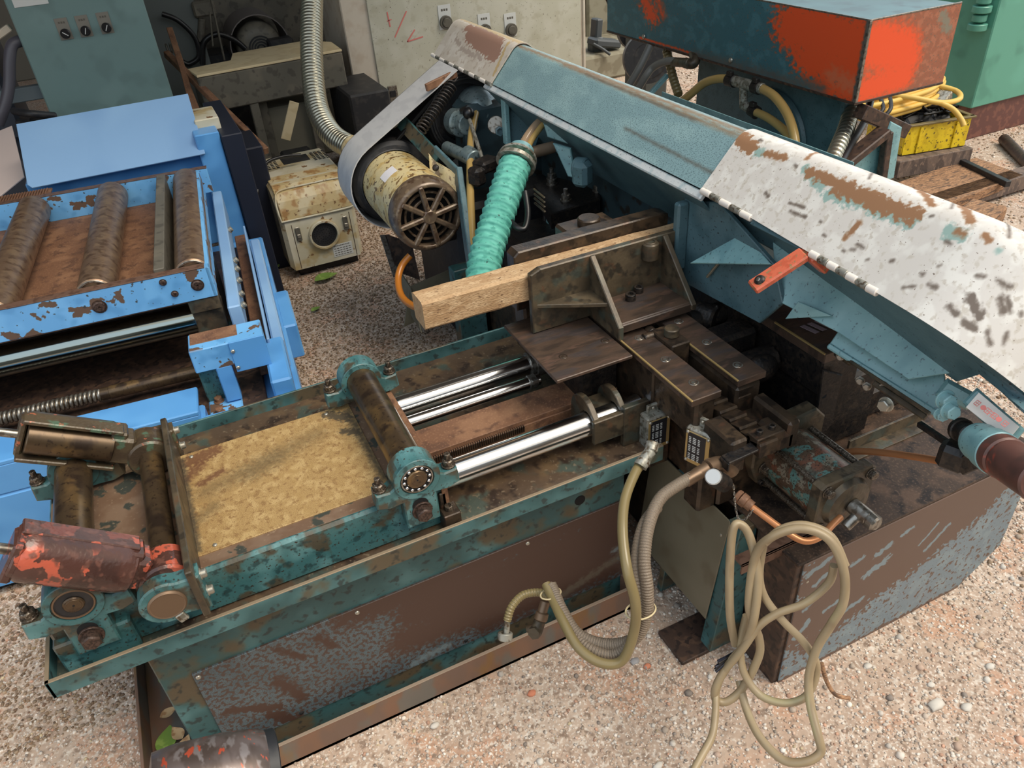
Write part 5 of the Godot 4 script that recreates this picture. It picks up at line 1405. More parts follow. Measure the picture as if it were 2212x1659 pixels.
func saw_drive() -> void:
	var A := Vector3(0.72, 0.653, 0)
	var zf := Vector3(0, 0, 1)
	# motor
	var s := S()
	s.lathe(A + zf * -2.68, zf, [Vector2(0, 0), Vector2(0.112, 0), Vector2(0.118, 0.01), Vector2(0.118, 0.03), Vector2(0.1205, 0.034), Vector2(0.1205, 0.325), Vector2(0.118, 0.33)], 48)
	var mo := part("motor", s, M.motor, saw, "yellowed cream motor body")
	s = S()
	s.lathe(A + zf * -2.36, zf, [Vector2(0.1225, 0), Vector2(0.1235, 0.02), Vector2(0.121, 0.052), Vector2(0.112, 0.066), Vector2(0.101, 0.068), Vector2(0.099, 0.060), Vector2(0.099, 0.02)], 48, true)
	var gr := part("fan_cover", s, M.grille, mo, "brown oily fan cover")
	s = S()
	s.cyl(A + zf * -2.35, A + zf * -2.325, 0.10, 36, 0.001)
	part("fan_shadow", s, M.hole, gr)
	s = S()
	for r in [0.056, 0.080]:
		s.ring(A + zf * -2.318, A + zf * -2.308, r + 0.004, r - 0.003, 40)
	part("cover_rings", s, M.grille, gr)
	for i in 8:
		var a := TAU * (i + 0.22) / 8
		var d := Vector3(cos(a), sin(a), 0)
		s = S()
		s.bar(A + d * 0.015 + zf * -2.300, A + d * 0.108 + zf * -2.300, Vector3(-sin(a), cos(a), 0), 0.0175, 0.020, 0.005)
		part("cover_rib", s, M.grille, gr)
	s = S()
	s.cyl(A + zf * -2.315, A + zf * -2.288, 0.026, 24, 0.005)
	part("cover_hub", s, M.grille, gr)
	s = S()
	var a0 := deg_to_rad(122.0)
	var rows := []
	for i in 5:
		var aa := a0 + deg_to_rad(14.0 * (i / 4.0 - 0.5) * 2.0)
		rows.append(PackedVector3Array([A + Vector3(cos(aa), sin(aa), 0) * 0.1215 + zf * -2.52, A + Vector3(cos(aa), sin(aa), 0) * 0.1215 + zf * -2.465]))
	s.sheet(rows, 0.0006, A + zf * -2.5)
	part("sticker", s, plain(rgb(224, 222, 226), 0.4), mo)
	# belt housing: stadium rim open to the front
	var th := deg_to_rad(29.5)
	var d := Vector3(cos(th), sin(th), 0)
	var p := Vector3(-sin(th), cos(th), 0)
	var prof := []
	for i in 19:
		var a := th + PI * 0.5 + PI * i / 18.0
		prof.append(A + Vector3(cos(a), sin(a), 0) * 0.168)
	prof.push_front(A + d * 0.42 + p * 0.168)
	prof.append(A + d * 0.55 - p * 0.168)
	rows = []
	for zz in [-2.83, -2.78, -2.73, -2.68, -2.65]:
		var r := PackedVector3Array()
		for q in prof: r.append(q + zf * zz)
		rows.append(r)
	s = S()
	s.sheet(rows, 0.004, A + d * 0.2 + zf * -2.74)
	var hs := part("belt_guard", s, M.silver, saw, "silver painted rim of the belt guard")
	s = S()
	var poly := PackedVector2Array()
	for q in prof: poly.append(Vector2(q.x, q.y))
	s.extr(poly, zf * -2.83, Vector3.RIGHT, Vector3.UP, zf * 0.004, 0.0005)
	part("back_plate", s, M.near_black, hs)
	s = S()
	s.lathe(A + zf * -2.78, zf, [Vector2(0, 0), Vector2(0.145, 0), Vector2(0.150, 0.05), Vector2(0.150, 0.10), Vector2(0.138, 0.115), Vector2(0.125, 0.118), Vector2(0.122, 0.12)], 48)
	part("motor_ring", s, M.near_black, hs)
	s = S()
	var F := A + d * 0.37
	s.lathe(F + zf * -2.76, zf, [Vector2(0.03, 0.06), Vector2(0.03, 0.03), Vector2(0.10, 0.03), Vector2(0.105, 0.05), Vector2(0.12, 0.05), Vector2(0.125, 0.07), Vector2(0.15, 0.07), Vector2(0.155, 0.05), Vector2(0.158, 0.0), Vector2(0, 0)], 48)
	for r in [0.128, 0.138, 0.148]: s.ring(F + zf * -2.70, F + zf * -2.685, r + 0.003, r - 0.002, 48)
	part("flywheel", s, M.near_black, hs)
	s = S()
	s.bar(A + p * 0.10 + d * 0.10 + zf * -2.70, F + p * 0.14 + zf * -2.70, zf, 0.02, 0.012, 0.003)
	part("drive_belt", s, M.black, hs)
	# latch on the rim
	s = S()
	s.box(Vector3(0.799, 0.843, -2.818), Vector3(0.045, 0.03, 0.05), Basis(Vector3.BACK, th), 0.008)
	s.tube([Vector3(0.764, 0.839, -2.817), Vector3(0.755, 0.82, -2.766), Vector3(0.78, 0.832, -2.738), Vector3(0.813, 0.86, -2.76)], 0.004, 8, 4)
	part("latch", s, M.zinc, hs)
	# green bracket arm and cream plate above the motor
	s = S()
	s.bar(Vector3(0.8, 0.844, -2.739), Vector3(0.84, 0.762, -2.5), Vector3(0.6, 0.8, 0.3), 0.05, 0.012, 0.002)
	var ba := part("bracket_arm", s, M.teal, saw)
	s = S()
	s.plate([Vector3(0.818, 0.784, -2.526), Vector3(0.819, 0.774, -2.492), Vector3(0.862, 0.751, -2.376), Vector3(0.839, 0.681, -2.306), Vector3(0.816, 0.689, -2.334), Vector3(0.782, 0.744, -2.457)], Vector3(-0.45, 0.55, 0.7), 0.010, 0.002)
	var mp := part("motor_plate", s, M.motor, ba)
	bolt(Vector3(0.81, 0.757, -2.442), Vector3(-0.45, 0.55, 0.7), 0.012, M.dark_iron, mp, "dome")
	s = S()
	s.bar(Vector3(0.858, 0.757, -2.356), Vector3(0.764, 0.581, -2.074), Vector3.RIGHT, 0.02, 0.06, 0.003)
	s.bar(Vector3(0.843, 0.793, -2.522), Vector3(0.858, 0.757, -2.356), Vector3.RIGHT, 0.012, 0.03, 0.003)
	part("motor_base", s, M.bow_shaded, ba)
	# spring, rusty stop bar
	var sp := []
	var s0 := Vector3(0.986, 0.989, -2.612)
	var s1 := Vector3(0.788, 0.87, -2.499)
	var sd := (s1 - s0).normalized()
	var sx := sd.cross(Vector3.BACK).normalized()
	var sy := sd.cross(sx)
	for i in 15 * 10 + 1:
		var tt := i / 150.0
		var ang := TAU * 15 * tt
		sp.append(s0.lerp(s1, 0.14 + 0.84 * tt) + (sx * cos(ang) + sy * sin(ang)) * 0.020)
	sp.push_front(s0.lerp(s1, 0.08))
	sp.push_front(s0)
	s = S()
	s.tube(sp, 0.0032, 7, 1)
	part("tension_spring", s, M.dark_iron, saw)
	s = S()
	s.bar(Vector3(0.878, 0.967, -2.642), Vector3(1.01, 0.987, -2.681), Vector3.UP, 0.026, 0.012, 0.002)
	part("stop_bar", s, M.rusty, saw)
	# gearbox casting with the filler boss
	s = S()
	var g0 := Vector3(1.054, 0.833, -2.545)
	s.lathe(g0 + Vector3(0.02, 0.02, -0.12), Vector3(-0.25, 0.1, 0.95), [Vector2(0.076, -0.06), Vector2(0.078, 0.02), Vector2(0.070, 0.06), Vector2(0.050, 0.09), Vector2(0.02, 0.104), Vector2(0, 0.106)], 36, true)
	var gb := part("gearbox", s, M.gear, saw)
	s = S()
	s.lathe(Vector3(1.039, 0.847, -2.402), Vector3(-0.3, 0.2, 0.9), [Vector2(0.016, -0.02), Vector2(0.016, 0.012), Vector2(0.011, 0.014), Vector2(0.011, 0.002), Vector2(0, 0.002)], 6)
	part("drain_plug", s, M.bow_shaded, gb)
	s = S()
	s.cyl(Vector3(1.045, 0.857, -2.441), Vector3(1.039, 0.862, -2.427), 0.030, 28, 0.002)
	part("plug_boss", s, M.steel, gb)
	s = S()
	s.bar(Vector3(1.046, 0.908, -2.791), Vector3(1.073, 0.85, -2.655), Vector3.UP, 0.028, 0.02, 0.003)
	s.box(Vector3(1.055, 0.907, -2.76), Vector3(0.05, 0.05, 0.04), Basis(Vector3.BACK, 0.5), 0.006)
	s.cyl(Vector3(0.986, 0.825, -2.673), Vector3(0.985, 0.836, -2.602), 0.05, 24, 0.006)
	s.cyl(Vector3(0.99, 0.831, -2.623), Vector3(0.987, 0.841, -2.552), 0.036, 24, 0.004)
	s.cyl(Vector3(0.914, 0.763, -2.603), Vector3(0.926, 0.775, -2.394), 0.022, 20, 0.003)
	s.cyl(Vector3(0.925, 0.786, -2.429), Vector3(0.928, 0.781, -2.371), 0.030, 20, 0.003)
	part("drive_fittings", s, M.gear, gb)
	# lever with black knob
	s = S()
	s.cyl(Vector3(0.981, 0.868, -2.523), Vector3(0.94, 0.789, -2.332), 0.0065, 14, 0.001)
	var lv := part("lever", s, M.zinc, saw)
	s = S()
	s.ball(Vector3(0.984, 0.886, -2.534), Vector3.ONE * 0.0205, 20, 14)
	part("knob", s, M.black, lv)
	s = S()
	s.box(Vector3(0.934, 0.786, -2.293), Vector3(0.08, 0.04, 0.06), Basis(Vector3.UP, 0.4), 0.008)
	s.cyl(Vector3(0.969, 0.802, -2.238), Vector3(0.977, 0.796, -2.203), 0.012, 14, 0.002)
	s.box(Vector3(0.889, 0.764, -2.269), Vector3(0.05, 0.06, 0.05), Basis(Vector3.UP, 0.4), 0.01)
	part("lever_bracket", s, M.dark_iron, lv)
	# upright ribs below the bow and the hose bracket
	s = S()
	s.plate([Vector3(1.047, 0.968, -2.38), Vector3(1.06, 0.97, -2.38), Vector3(1.184, 0.849, -2.38), Vector3(1.127, 0.736, -2.38), Vector3(1.054, 0.805, -2.38)], Vector3(-0.2, 0.1, 1), 0.02, 0.004)
	part("bow_rib", s, M.bow_shaded, saw)
	s = S()
	s.bar(Vector3(1.051, 0.967, -2.368), Vector3(1.049, 0.809, -2.368), Vector3.RIGHT, 0.02, 0.03, 0.005)
	part("bow_rib", s, M.bow_blue, saw)  # lighter copy of the paint stands for the lit edge of the rib
	s = S()
	s.plate([Vector3(1.043, 0.951, -2.081), Vector3(1.071, 0.935, -1.991), Vector3(1.058, 0.903, -1.958), Vector3(1.021, 0.919, -2.039)], Vector3(-0.7, 0.2, 0.7), 0.02, 0.003)
	s.plate([Vector3(1.037, 0.909, -2.012), Vector3(1.06, 0.902, -1.957), Vector3(1.006, 0.834, -1.874), Vector3(0.999, 0.835, -1.904)], Vector3(-0.7, 0.2, 0.7), 0.02, 0.003)
	part("swing_link", s, M.bow_blue, saw)
	s = S()
	s.box(Vector3(1.027, 0.878, -1.819), Vector3(0.05, 0.07, 0.05), Basis(Vector3.UP, 0.5), 0.02)
	s.cyl(Vector3(1.02, 0.889, -1.844), Vector3(1.038, 0.891, -1.812), 0.030, 24, 0.004)
	part("link_pivot", s, M.bow_shaded, saw)
	# lift cylinder: square head with nuts on a blue column
	s = S()
	s.plate([Vector3(1.126, 0.66, -2.342), Vector3(1.222, 0.66, -2.372), Vector3(1.299, 0.66, -2.167), Vector3(1.248, 0.66, -2.094), Vector3(1.056, 0.66, -2.078)], Vector3.UP, 0.055, 0.004)
	var lc := part("lift_head", s, M.dark_iron, saw)
	for q in [Vector3(1.179, 0.66, -2.304), Vector3(1.204, 0.66, -2.351), Vector3(1.151, 0.66, -2.152), Vector3(1.28, 0.66, -2.16)]:
		bolt(q, Vector3.UP, 0.013, M.steel, lc, "stud")
	s = S()
	for i in 4:
		s.bar(Vector3(0.926, 0.822, -1.925) + Vector3(0, -0.014 * i, 0), Vector3(0.925, 0.818, -1.856) + Vector3(0, -0.014 * i, 0), Vector3.UP, 0.005, 0.006, 0.001)
	part("spring_plates", s, M.casting, lc)
	s = S()
	s.cyl(Vector3(1.159, 0.62, -2.226), Vector3(1.13, 0.42, -2.22), 0.036, 24, 0.002)
	part("lift_column", s, M.bow_blue, saw)
	s = S()
	s.cyl(Vector3(1.129, 0.6, -2.256), Vector3(1.098, 0.42, -2.241), 0.010, 12, 0.001)
	s.cyl(Vector3(1.281, 0.62, -2.216), Vector3(1.298, 0.42, -2.292), 0.010, 12, 0.001)
	s.cyl(Vector3(1.228, 0.6, -2.237), Vector3(1.218, 0.42, -2.252), 0.045, 24, 0.002)
	part("guide_rod", s, M.dark_iron, saw)
	s = S()
	s.bb(Vector3(0.95, 0.414, -2.3), Vector3(1.55, 0.56, -1.62), 0.02)
	part("rear_casting", s, M.dark_iron, saw)
	s = S()
	s.bb(Vector3(0.72, 0.47, -2.62), Vector3(0.90, 0.545, -2.45), 0.02)
	part("motor_foot", s, M.dark_iron, saw)
	# chip tray and splash sheets below the drive end
	s = S()
	s.plate([Vector3(0.692, 0.271, -2.584), Vector3(0.88, 0.319, -2.488), Vector3(0.823, 0.205, -2.345), Vector3(0.638, 0.155, -2.438)], Vector3(0.05, 0.25, 1), 0.006, 0.001)
	s.plate([Vector3(0.692, 0.271, -2.584), Vector3(0.638, 0.155, -2.438), Vector3(0.705, 0.176, -2.691), Vector3(0.749, 0.28, -2.806)], Vector3(-1, 0.2, 0), 0.006, 0.001)
	part("chip_tray", s, M.grey_sheet, saw)
	s = S()
	s.plate([Vector3(0.683, 0.391, -2.839), Vector3(0.692, 0.409, -2.796), Vector3(0.674, 0.305, -2.644), Vector3(0.665, 0.279, -2.681)], Vector3(-0.4, 0.4, 0.8), 0.006, 0.001)
	s.plate([Vector3(0.694, 0.405, -2.805), Vector3(0.771, 0.387, -2.679), Vector3(0.756, 0.279, -2.523), Vector3(0.676, 0.3, -2.653)], Vector3(-0.1, 0.3, 0.9), 0.006, 0.001)
	part("splash_sheet", s, M.brown_dark, saw)
	s = S()
	s.bar(Vector3(0.681, 0.395, -2.83), Vector3(0.664, 0.288, -2.662), Vector3.RIGHT, 0.02, 0.006, 0.001)
	part("sheet_edge", s, M.steel, saw)


func hose(called: String, pts: Array, r: float, m: Material, label: String, group := "", rib := 0.0, pitch := 0.008, cat := "hose") -> Node3D:
	var t := thing(called, pts[pts.size() - 1], label, cat, group)
	var s := S()
	s.tube(pts, r, 12, 7, rib, pitch)
	part("tube", s, m, t)
	return t

func hoses() -> void:
	# hydraulic hoses looping from the two limit switches and the elbow down to the drip pan
	var t := hose("hydraulic_hose", [Vector3(0.658, 0.641, -0.943), Vector3(0.631, 0.641, -0.927), Vector3(0.581, 0.627, -0.885), Vector3(0.543, 0.608, -0.832), Vector3(0.519, 0.576, -0.778), Vector3(0.519, 0.52, -0.749), Vector3(0.517, 0.446, -0.745), Vector3(0.491, 0.375, -0.742), Vector3(0.457, 0.364, -0.761), Vector3(0.432, 0.373, -0.805), Vector3(0.431, 0.385, -0.868), Vector3(0.437, 0.391, -0.923), Vector3(0.44, 0.398, -0.954)], 0.0098, M.olive_hose, "glossy olive hose hanging from the limit switch beside the chrome bar", "")
	var s := S()
	s.cyl(Vector3(0.688, 0.673, -0.955), Vector3(0.677, 0.662, -0.944), 0.013, 20, 0.002)
	s.cyl(Vector3(0.678, 0.664, -0.945), Vector3(0.653, 0.648, -0.936), 0.012, 20, 0.003)
	s.lathe(Vector3(0.658, 0.653, -0.938), Vector3(0.641, 0.643, -0.931) - Vector3(0.658, 0.653, -0.938), [Vector2(0, 0), Vector2(0.0145, 0), Vector2(0.0145, 0.016), Vector2(0, 0.016)], 8)
	part("elbow_fitting", s, M.zinc, t)
	t = hose("hydraulic_hose", [Vector3(0.741, 0.614, -0.887), Vector3(0.695, 0.615, -0.88), Vector3(0.648, 0.609, -0.869), Vector3(0.6, 0.59, -0.834), Vector3(0.568, 0.556, -0.796), Vector3(0.557, 0.515, -0.768), Vector3(0.548, 0.457, -0.754), Vector3(0.526, 0.397, -0.758), Vector3(0.485, 0.366, -0.791), Vector3(0.448, 0.369, -0.835), Vector3(0.442, 0.384, -0.889), Vector3(0.447, 0.391, -0.932), Vector3(0.448, 0.397, -0.949)], 0.0118, M.braid, "ribbed brown hose curving down from the elbow fitting under the clear cap", "", 0.0012, 0.0052)
	s = S()
	s.cyl(Vector3(0.773, 0.622, -0.886), Vector3(0.741, 0.614, -0.887), 0.0130, 20, 0.002)
	s.cyl(Vector3(0.754, 0.617, -0.886), Vector3(0.717, 0.613, -0.883), 0.0125, 20, 0.002)
	s.tube([Vector3(0.771, 0.621, -0.886), Vector3(0.799, 0.616, -0.89), Vector3(0.825, 0.599, -0.893), Vector3(0.835, 0.58, -0.888)], 0.0165, 14, 5)
	part("brass_coupling", s, M.brass, t)
	s = S()
	s.cyl(Vector3(0.789, 0.598, -0.854), Vector3(0.743, 0.651, -0.835), 0.0175, 28, 0.002)
	var cap := part("gauge_barrel", s, M.dark_iron, t)
	s = S()
	s.cyl(Vector3(0.743, 0.651, -0.835), Vector3(0.74, 0.655, -0.833), 0.0155, 28, 0.002)
	part("clear_cap", s, plain(rgb(188, 188, 186), 0.15, 0.3), cap)
	t = hose("hydraulic_hose", [Vector3(0.658, 0.569, -0.887), Vector3(0.605, 0.582, -0.853), Vector3(0.569, 0.556, -0.821), Vector3(0.548, 0.515, -0.785), Vector3(0.545, 0.464, -0.761), Vector3(0.533, 0.416, -0.756), Vector3(0.491, 0.364, -0.766), Vector3(0.451, 0.364, -0.804), Vector3(0.438, 0.373, -0.869), Vector3(0.441, 0.383, -0.916), Vector3(0.446, 0.393, -0.954)], 0.0108, M.braid, "shiny dark hose running between the olive hose and the ribbed hose", "", 0.0010, 0.006)
	t = hose("drain_hose", [Vector3(0.442, 0.36, -0.95), Vector3(0.43, 0.361, -0.969), Vector3(0.398, 0.359, -0.981), Vector3(0.367, 0.349, -0.973), Vector3(0.35, 0.326, -0.963)], 0.0085, M.olive_hose, "short olive hose bending into a pipe stub on the drip pan", "", 0.001, 0.006)
	s = S()
	s.cyl(Vector3(0.352, 0.33, -0.965), Vector3(0.339, 0.295, -0.95), 0.0062, 14, 0.001)
	s.ring(Vector3(0.34, 0.302, -0.955), Vector3(0.335, 0.289, -0.948), 0.0155, 0.010)
	part("pipe_stub", s, M.zinc, t)
	t = thing("pipe_fitting", Vector3(0.4, 0.05, -1.1), "brass and steel elbow fitting where the hose bundle enters the drip pan", "fitting")
	s = S()
	s.cyl(Vector3(0.435, 0.35, -0.952), Vector3(0.411, 0.322, -0.934), 0.0105, 16, 0.002)
	s.cyl(Vector3(0.421, 0.335, -0.94), Vector3(0.412, 0.322, -0.933), 0.014, 16, 0.002)
	part("brass_nut", s, M.brass, t)
	s = S()
	s.cyl(Vector3(0.412, 0.323, -0.934), Vector3(0.396, 0.3, -0.924), 0.0125, 16, 0.003)
	s.cyl(Vector3(0.404, 0.31, -0.928), Vector3(0.386, 0.295, -0.944), 0.0085, 14, 0.002)
	s.lathe(Vector3(0.399, 0.305, -0.926), Vector3(0.383, 0.314, -0.914) - Vector3(0.399, 0.305, -0.926), [Vector2(0, 0), Vector2(0.0135, 0), Vector2(0.0135, 0.016), Vector2(0, 0.016)], 6)
	part("elbow", s, M.casting, t)
	for q in [[Vector3(0.54, 0.47, -0.761), 0.032], [Vector3(0.439, 0.391, -0.933), 0.024]]:
		s = S()
		var pts := []
		for i in 17: pts.append(q[0] + Vector3(cos(TAU * i / 16) * q[1] * 0.9, sin(TAU * i / 16) * 0.006, sin(TAU * i / 16) * q[1] * 0.75))
		s.tube(pts, 0.0018, 6, 2)
		solo("cable_tie", s, plain(rgb(206, 190, 150), 0.5), q[0], "pale cable tie round the hose bundle " + ("at its hanging bend" if q[1] > 0.03 else "where it leaves the drip pan"), "cable tie")
	# tan cable in big loose loops over the bracket arm
	t = hose("electric_cable", [Vector3(0.696, 0.376, -0.67), Vector3(0.684, 0.455, -0.682), Vector3(0.689, 0.556, -0.705), Vector3(0.705, 0.628, -0.727), Vector3(0.72, 0.635, -0.726), Vector3(0.728, 0.616, -0.708), Vector3(0.721, 0.562, -0.669), Vector3(0.704, 0.485, -0.644), Vector3(0.694, 0.411, -0.644), Vector3(0.673, 0.358, -0.653), Vector3(0.645, 0.306, -0.651), Vector3(0.64, 0.275, -0.643), Vector3(0.658, 0.27, -0.631), Vector3(0.689, 0.299, -0.627), Vector3(0.718, 0.371, -0.63), Vector3(0.72, 0.416, -0.638), Vector3(0.708, 0.462, -0.651), Vector3(0.704, 0.51, -0.663), Vector3(0.722, 0.597, -0.682), Vector3(0.741, 0.644, -0.671), Vector3(0.778, 0.667, -0.647), Vector3(0.809, 0.657, -0.613), Vector3(0.816, 0.615, -0.577), Vector3(0.806, 0.562, -0.554), Vector3(0.793, 0.506, -0.556), Vector3(0.777, 0.448, -0.559), Vector3(0.76, 0.391, -0.548), Vector3(0.747, 0.35, -0.522), Vector3(0.732, 0.321, -0.48), Vector3(0.727, 0.298, -0.464), Vector3(0.698, 0.286, -0.467), Vector3(0.672, 0.272, -0.494), Vector3(0.666, 0.27, -0.548), Vector3(0.678, 0.276, -0.6), Vector3(0.692, 0.301, -0.641)], 0.0078, M.tan_cable, "tan cable in big loose loops hung over the bracket arm at the tank corner", "", 0.0, 0.01, "cable")
	s = S()
	s.tube([Vector3(0.816, 0.605, -0.596), Vector3(0.811, 0.565, -0.594), Vector3(0.776, 0.523, -0.603), Vector3(0.738, 0.494, -0.624), Vector3(0.711, 0.461, -0.636), Vector3(0.688, 0.404, -0.642), Vector3(0.662, 0.336, -0.653), Vector3(0.647, 0.29, -0.651), Vector3(0.623, 0.273, -0.621), Vector3(0.596, 0.257, -0.594), Vector3(0.558, 0.246, -0.575), Vector3(0.52, 0.236, -0.557)], 0.0072, 12, 7)
	part("lower_loop", s, M.tan_cable, t)
	s = S()
	s.tube([Vector3(0.748, 0.608, -0.693), Vector3(0.729, 0.554, -0.673), Vector3(0.731, 0.511, -0.653), Vector3(0.747, 0.475, -0.618), Vector3(0.769, 0.442, -0.584), Vector3(0.784, 0.401, -0.559), Vector3(0.775, 0.362, -0.546), Vector3(0.755, 0.331, -0.544), Vector3(0.723, 0.317, -0.56), Vector3(0.699, 0.314, -0.595), Vector3(0.69, 0.342, -0.633), Vector3(0.701, 0.385, -0.662), Vector3(0.716, 0.444, -0.674)], 0.0072, 12, 7)
	part("back_loop", s, M.tan_cable, t)
	s = S()
	s.tube([Vector3(0.732, 0.629, -0.676), Vector3(0.761, 0.654, -0.67), Vector3(0.793, 0.664, -0.651), Vector3(0.82, 0.653, -0.618), Vector3(0.827, 0.611, -0.583)], 0.0074, 12, 7)
	part("top_loop", s, M.tan_cable, t)
	var r := RandomNumberGenerator.new()
	r.seed = 4
	for i in 5:
		s = S()
		var e := Vector3(0.698, 0.356, -0.667)
		s.tube([e, e + Vector3(-0.025 + r.randf_range(-0.01, 0.01), r.randf_range(-0.004, 0.012), 0.006), e + Vector3(-0.058 + r.randf_range(-0.008, 0.008), -0.014 + i * 0.008, 0.01)], 0.0030, 7, 4)
		part("wire_end", s, M.black if i % 2 else M.navy, t)
	s = S()
	s.tube([Vector3(0.833, 0.336, -0.582), Vector3(0.837, 0.299, -0.565), Vector3(0.856, 0.258, -0.552), Vector3(0.884, 0.241, -0.54)], 0.0042, 8, 5)
	solo("twig", s, M.plank, Vector3(0.884, 0.241, -0.54), "bent brown twig on the gravel right of the cable loops", "twig")
	# chain and copper pipes
	var cp := []
	for i in 16:
		var q := i / 15.0
		cp.append(Vector3(0.789, 0.617, -0.829).lerp(Vector3(0.802, 0.581, -0.783), q) + Vector3(-0.012, -0.045, 0.01) * sin(q * PI))
	var ct := thing("retaining_chain", cp[15], "fine steel chain hanging from the clear capped valve", "chain")
	for i in 15:
		s = S()
		var c: Vector3 = (cp[i] + cp[i + 1]) * 0.5
		var dd: Vector3 = (cp[i + 1] - cp[i]).normalized()
		var sd2 := dd.cross(Vector3(0.3, 0.2, 0.9) if i % 2 == 0 else Vector3(0.9, -0.2, 0.3)).normalized()
		var pts := []
		for k in 11: pts.append(c + dd * cos(TAU * k / 10) * 0.0052 + sd2 * sin(TAU * k / 10) * 0.0026)
		s.tube(pts, 0.0009, 5, 1)
		part("link", s, M.steel, ct)
	s = S()
	s.tube([Vector3(0.819, 0.564, -0.803), Vector3(0.829, 0.557, -0.773), Vector3(0.843, 0.547, -0.739), Vector3(0.865, 0.535, -0.708), Vector3(0.901, 0.531, -0.703), Vector3(0.951, 0.527, -0.719), Vector3(0.98, 0.521, -0.729)], 0.0068, 14, 7)
	var pp := part("copper_pipe", s, M.copper, saw)
	s = S()
	s.cyl(Vector3(0.807, 0.574, -0.835), Vector3(0.81, 0.573, -0.826), 0.0135, 20, 0.002)
	s.lathe(Vector3(0.81, 0.573, -0.826), Vector3(0.819, 0.564, -0.803) - Vector3(0.81, 0.573, -0.826), [Vector2(0, 0), Vector2(0.014, 0), Vector2(0.014, 0.012), Vector2(0.0115, 0.014), Vector2(0.0115, 0.026), Vector2(0, 0.026)], 6)
	part("pipe_nut", s, M.rusty, pp)
	s = S()
	s.tube([Vector3(1.119, 0.523, -0.871), Vector3(1.132, 0.55, -0.833), Vector3(1.141, 0.589, -0.766), Vector3(1.143, 0.63, -0.691), Vector3(1.139, 0.66, -0.636), Vector3(1.147, 0.669, -0.626), Vector3(1.158, 0.679, -0.628)], 0.0072, 14, 7)
	part("copper_pipe", s, M.copper, saw)
	# mint corrugated hose at the drive end
	t = hose("corrugated_hose", [Vector3(0.927, 0.884, -2.025), Vector3(0.863, 0.836, -1.962), Vector3(0.785, 0.767, -1.889), Vector3(0.726, 0.713, -1.832), Vector3(0.684, 0.669, -1.777), Vector3(0.66, 0.638, -1.736)], 0.046, M.mint, "fuzzy mint green corrugated hose rising behind the timber", "", 0.008, 0.024)
	s = S()
	s.cyl(Vector3(0.955, 0.898, -2.051), Vector3(0.927, 0.88, -2.023), 0.038, 28, 0.003)
	part("cuff", s, M.bow_blue, t)
	s = S()
	s.ring(Vector3(0.92, 0.879, -2.018), Vector3(0.911, 0.872, -2.01), 0.060, 0.048, 36)
	s.ring(Vector3(0.927, 0.884, -2.025), Vector3(0.922, 0.881, -2.019), 0.058, 0.038, 36)
	part("clamp_ring", s, M.zinc, t)
	for q in [[0.0, 0.0], [0.014, 0.012]]:
		s = S()
		s.tube([Vector3(0.937, 0.884, -2.035) + Vector3(q[0], 0, q[1]), Vector3(0.978, 0.91, -2.077) + Vector3(q[0], 0, q[1]), Vector3(1.026, 0.936, -2.104) + Vector3(q[0], 0, q[1]), Vector3(1.052, 0.946, -2.114) + Vector3(q[0], 0, q[1])], 0.014 if q[0] == 0.0 else 0.009, 12, 6)
		part("clear_tube", s, plain(rgb(150, 128, 104), 0.12) if q[0] == 0.0 else M.amber, t)
	t = hose("amber_hose", [Vector3(0.646, 0.516, -2.34), Vector3(0.609, 0.489, -2.334), Vector3(0.579, 0.46, -2.298), Vector3(0.565, 0.434, -2.23), Vector3(0.579, 0.432, -2.144), Vector3(0.615, 0.451, -2.063)], 0.012, plain(rgb(176, 108, 40), 0.25), "thick amber hose looping from below the motor to the chip tray")
	t = hose("amber_hose", [Vector3(1.102, 0.909, -2.662), Vector3(1.038, 0.88, -2.587), Vector3(0.979, 0.839, -2.501), Vector3(0.928, 0.794, -2.408), Vector3(0.852, 0.717, -2.248), Vector3(0.765, 0.589, -2.053)], 0.013, M.amber, "amber hose running straight down behind the black knobbed lever")
	t = hose("coolant_hose", [Vector3(0.934, 0.867, -2.063), Vector3(0.997, 0.874, -2.068), Vector3(1.067, 0.877, -2.067)], 0.018, plain(rgb(122, 104, 86), 0.4), "short brown hose bending under the bow beside the mint hose")
	t = hose("black_cable", [Vector3(0.893, 0.824, -1.914), Vector3(0.874, 0.783, -1.864), Vector3(0.846, 0.757, -1.829), Vector3(0.827, 0.759, -1.838), Vector3(0.82, 0.77, -1.877)], 0.009, M.black, "black hanging cable loop right of the mint hose", "", 0.0, 0.01, "cable")

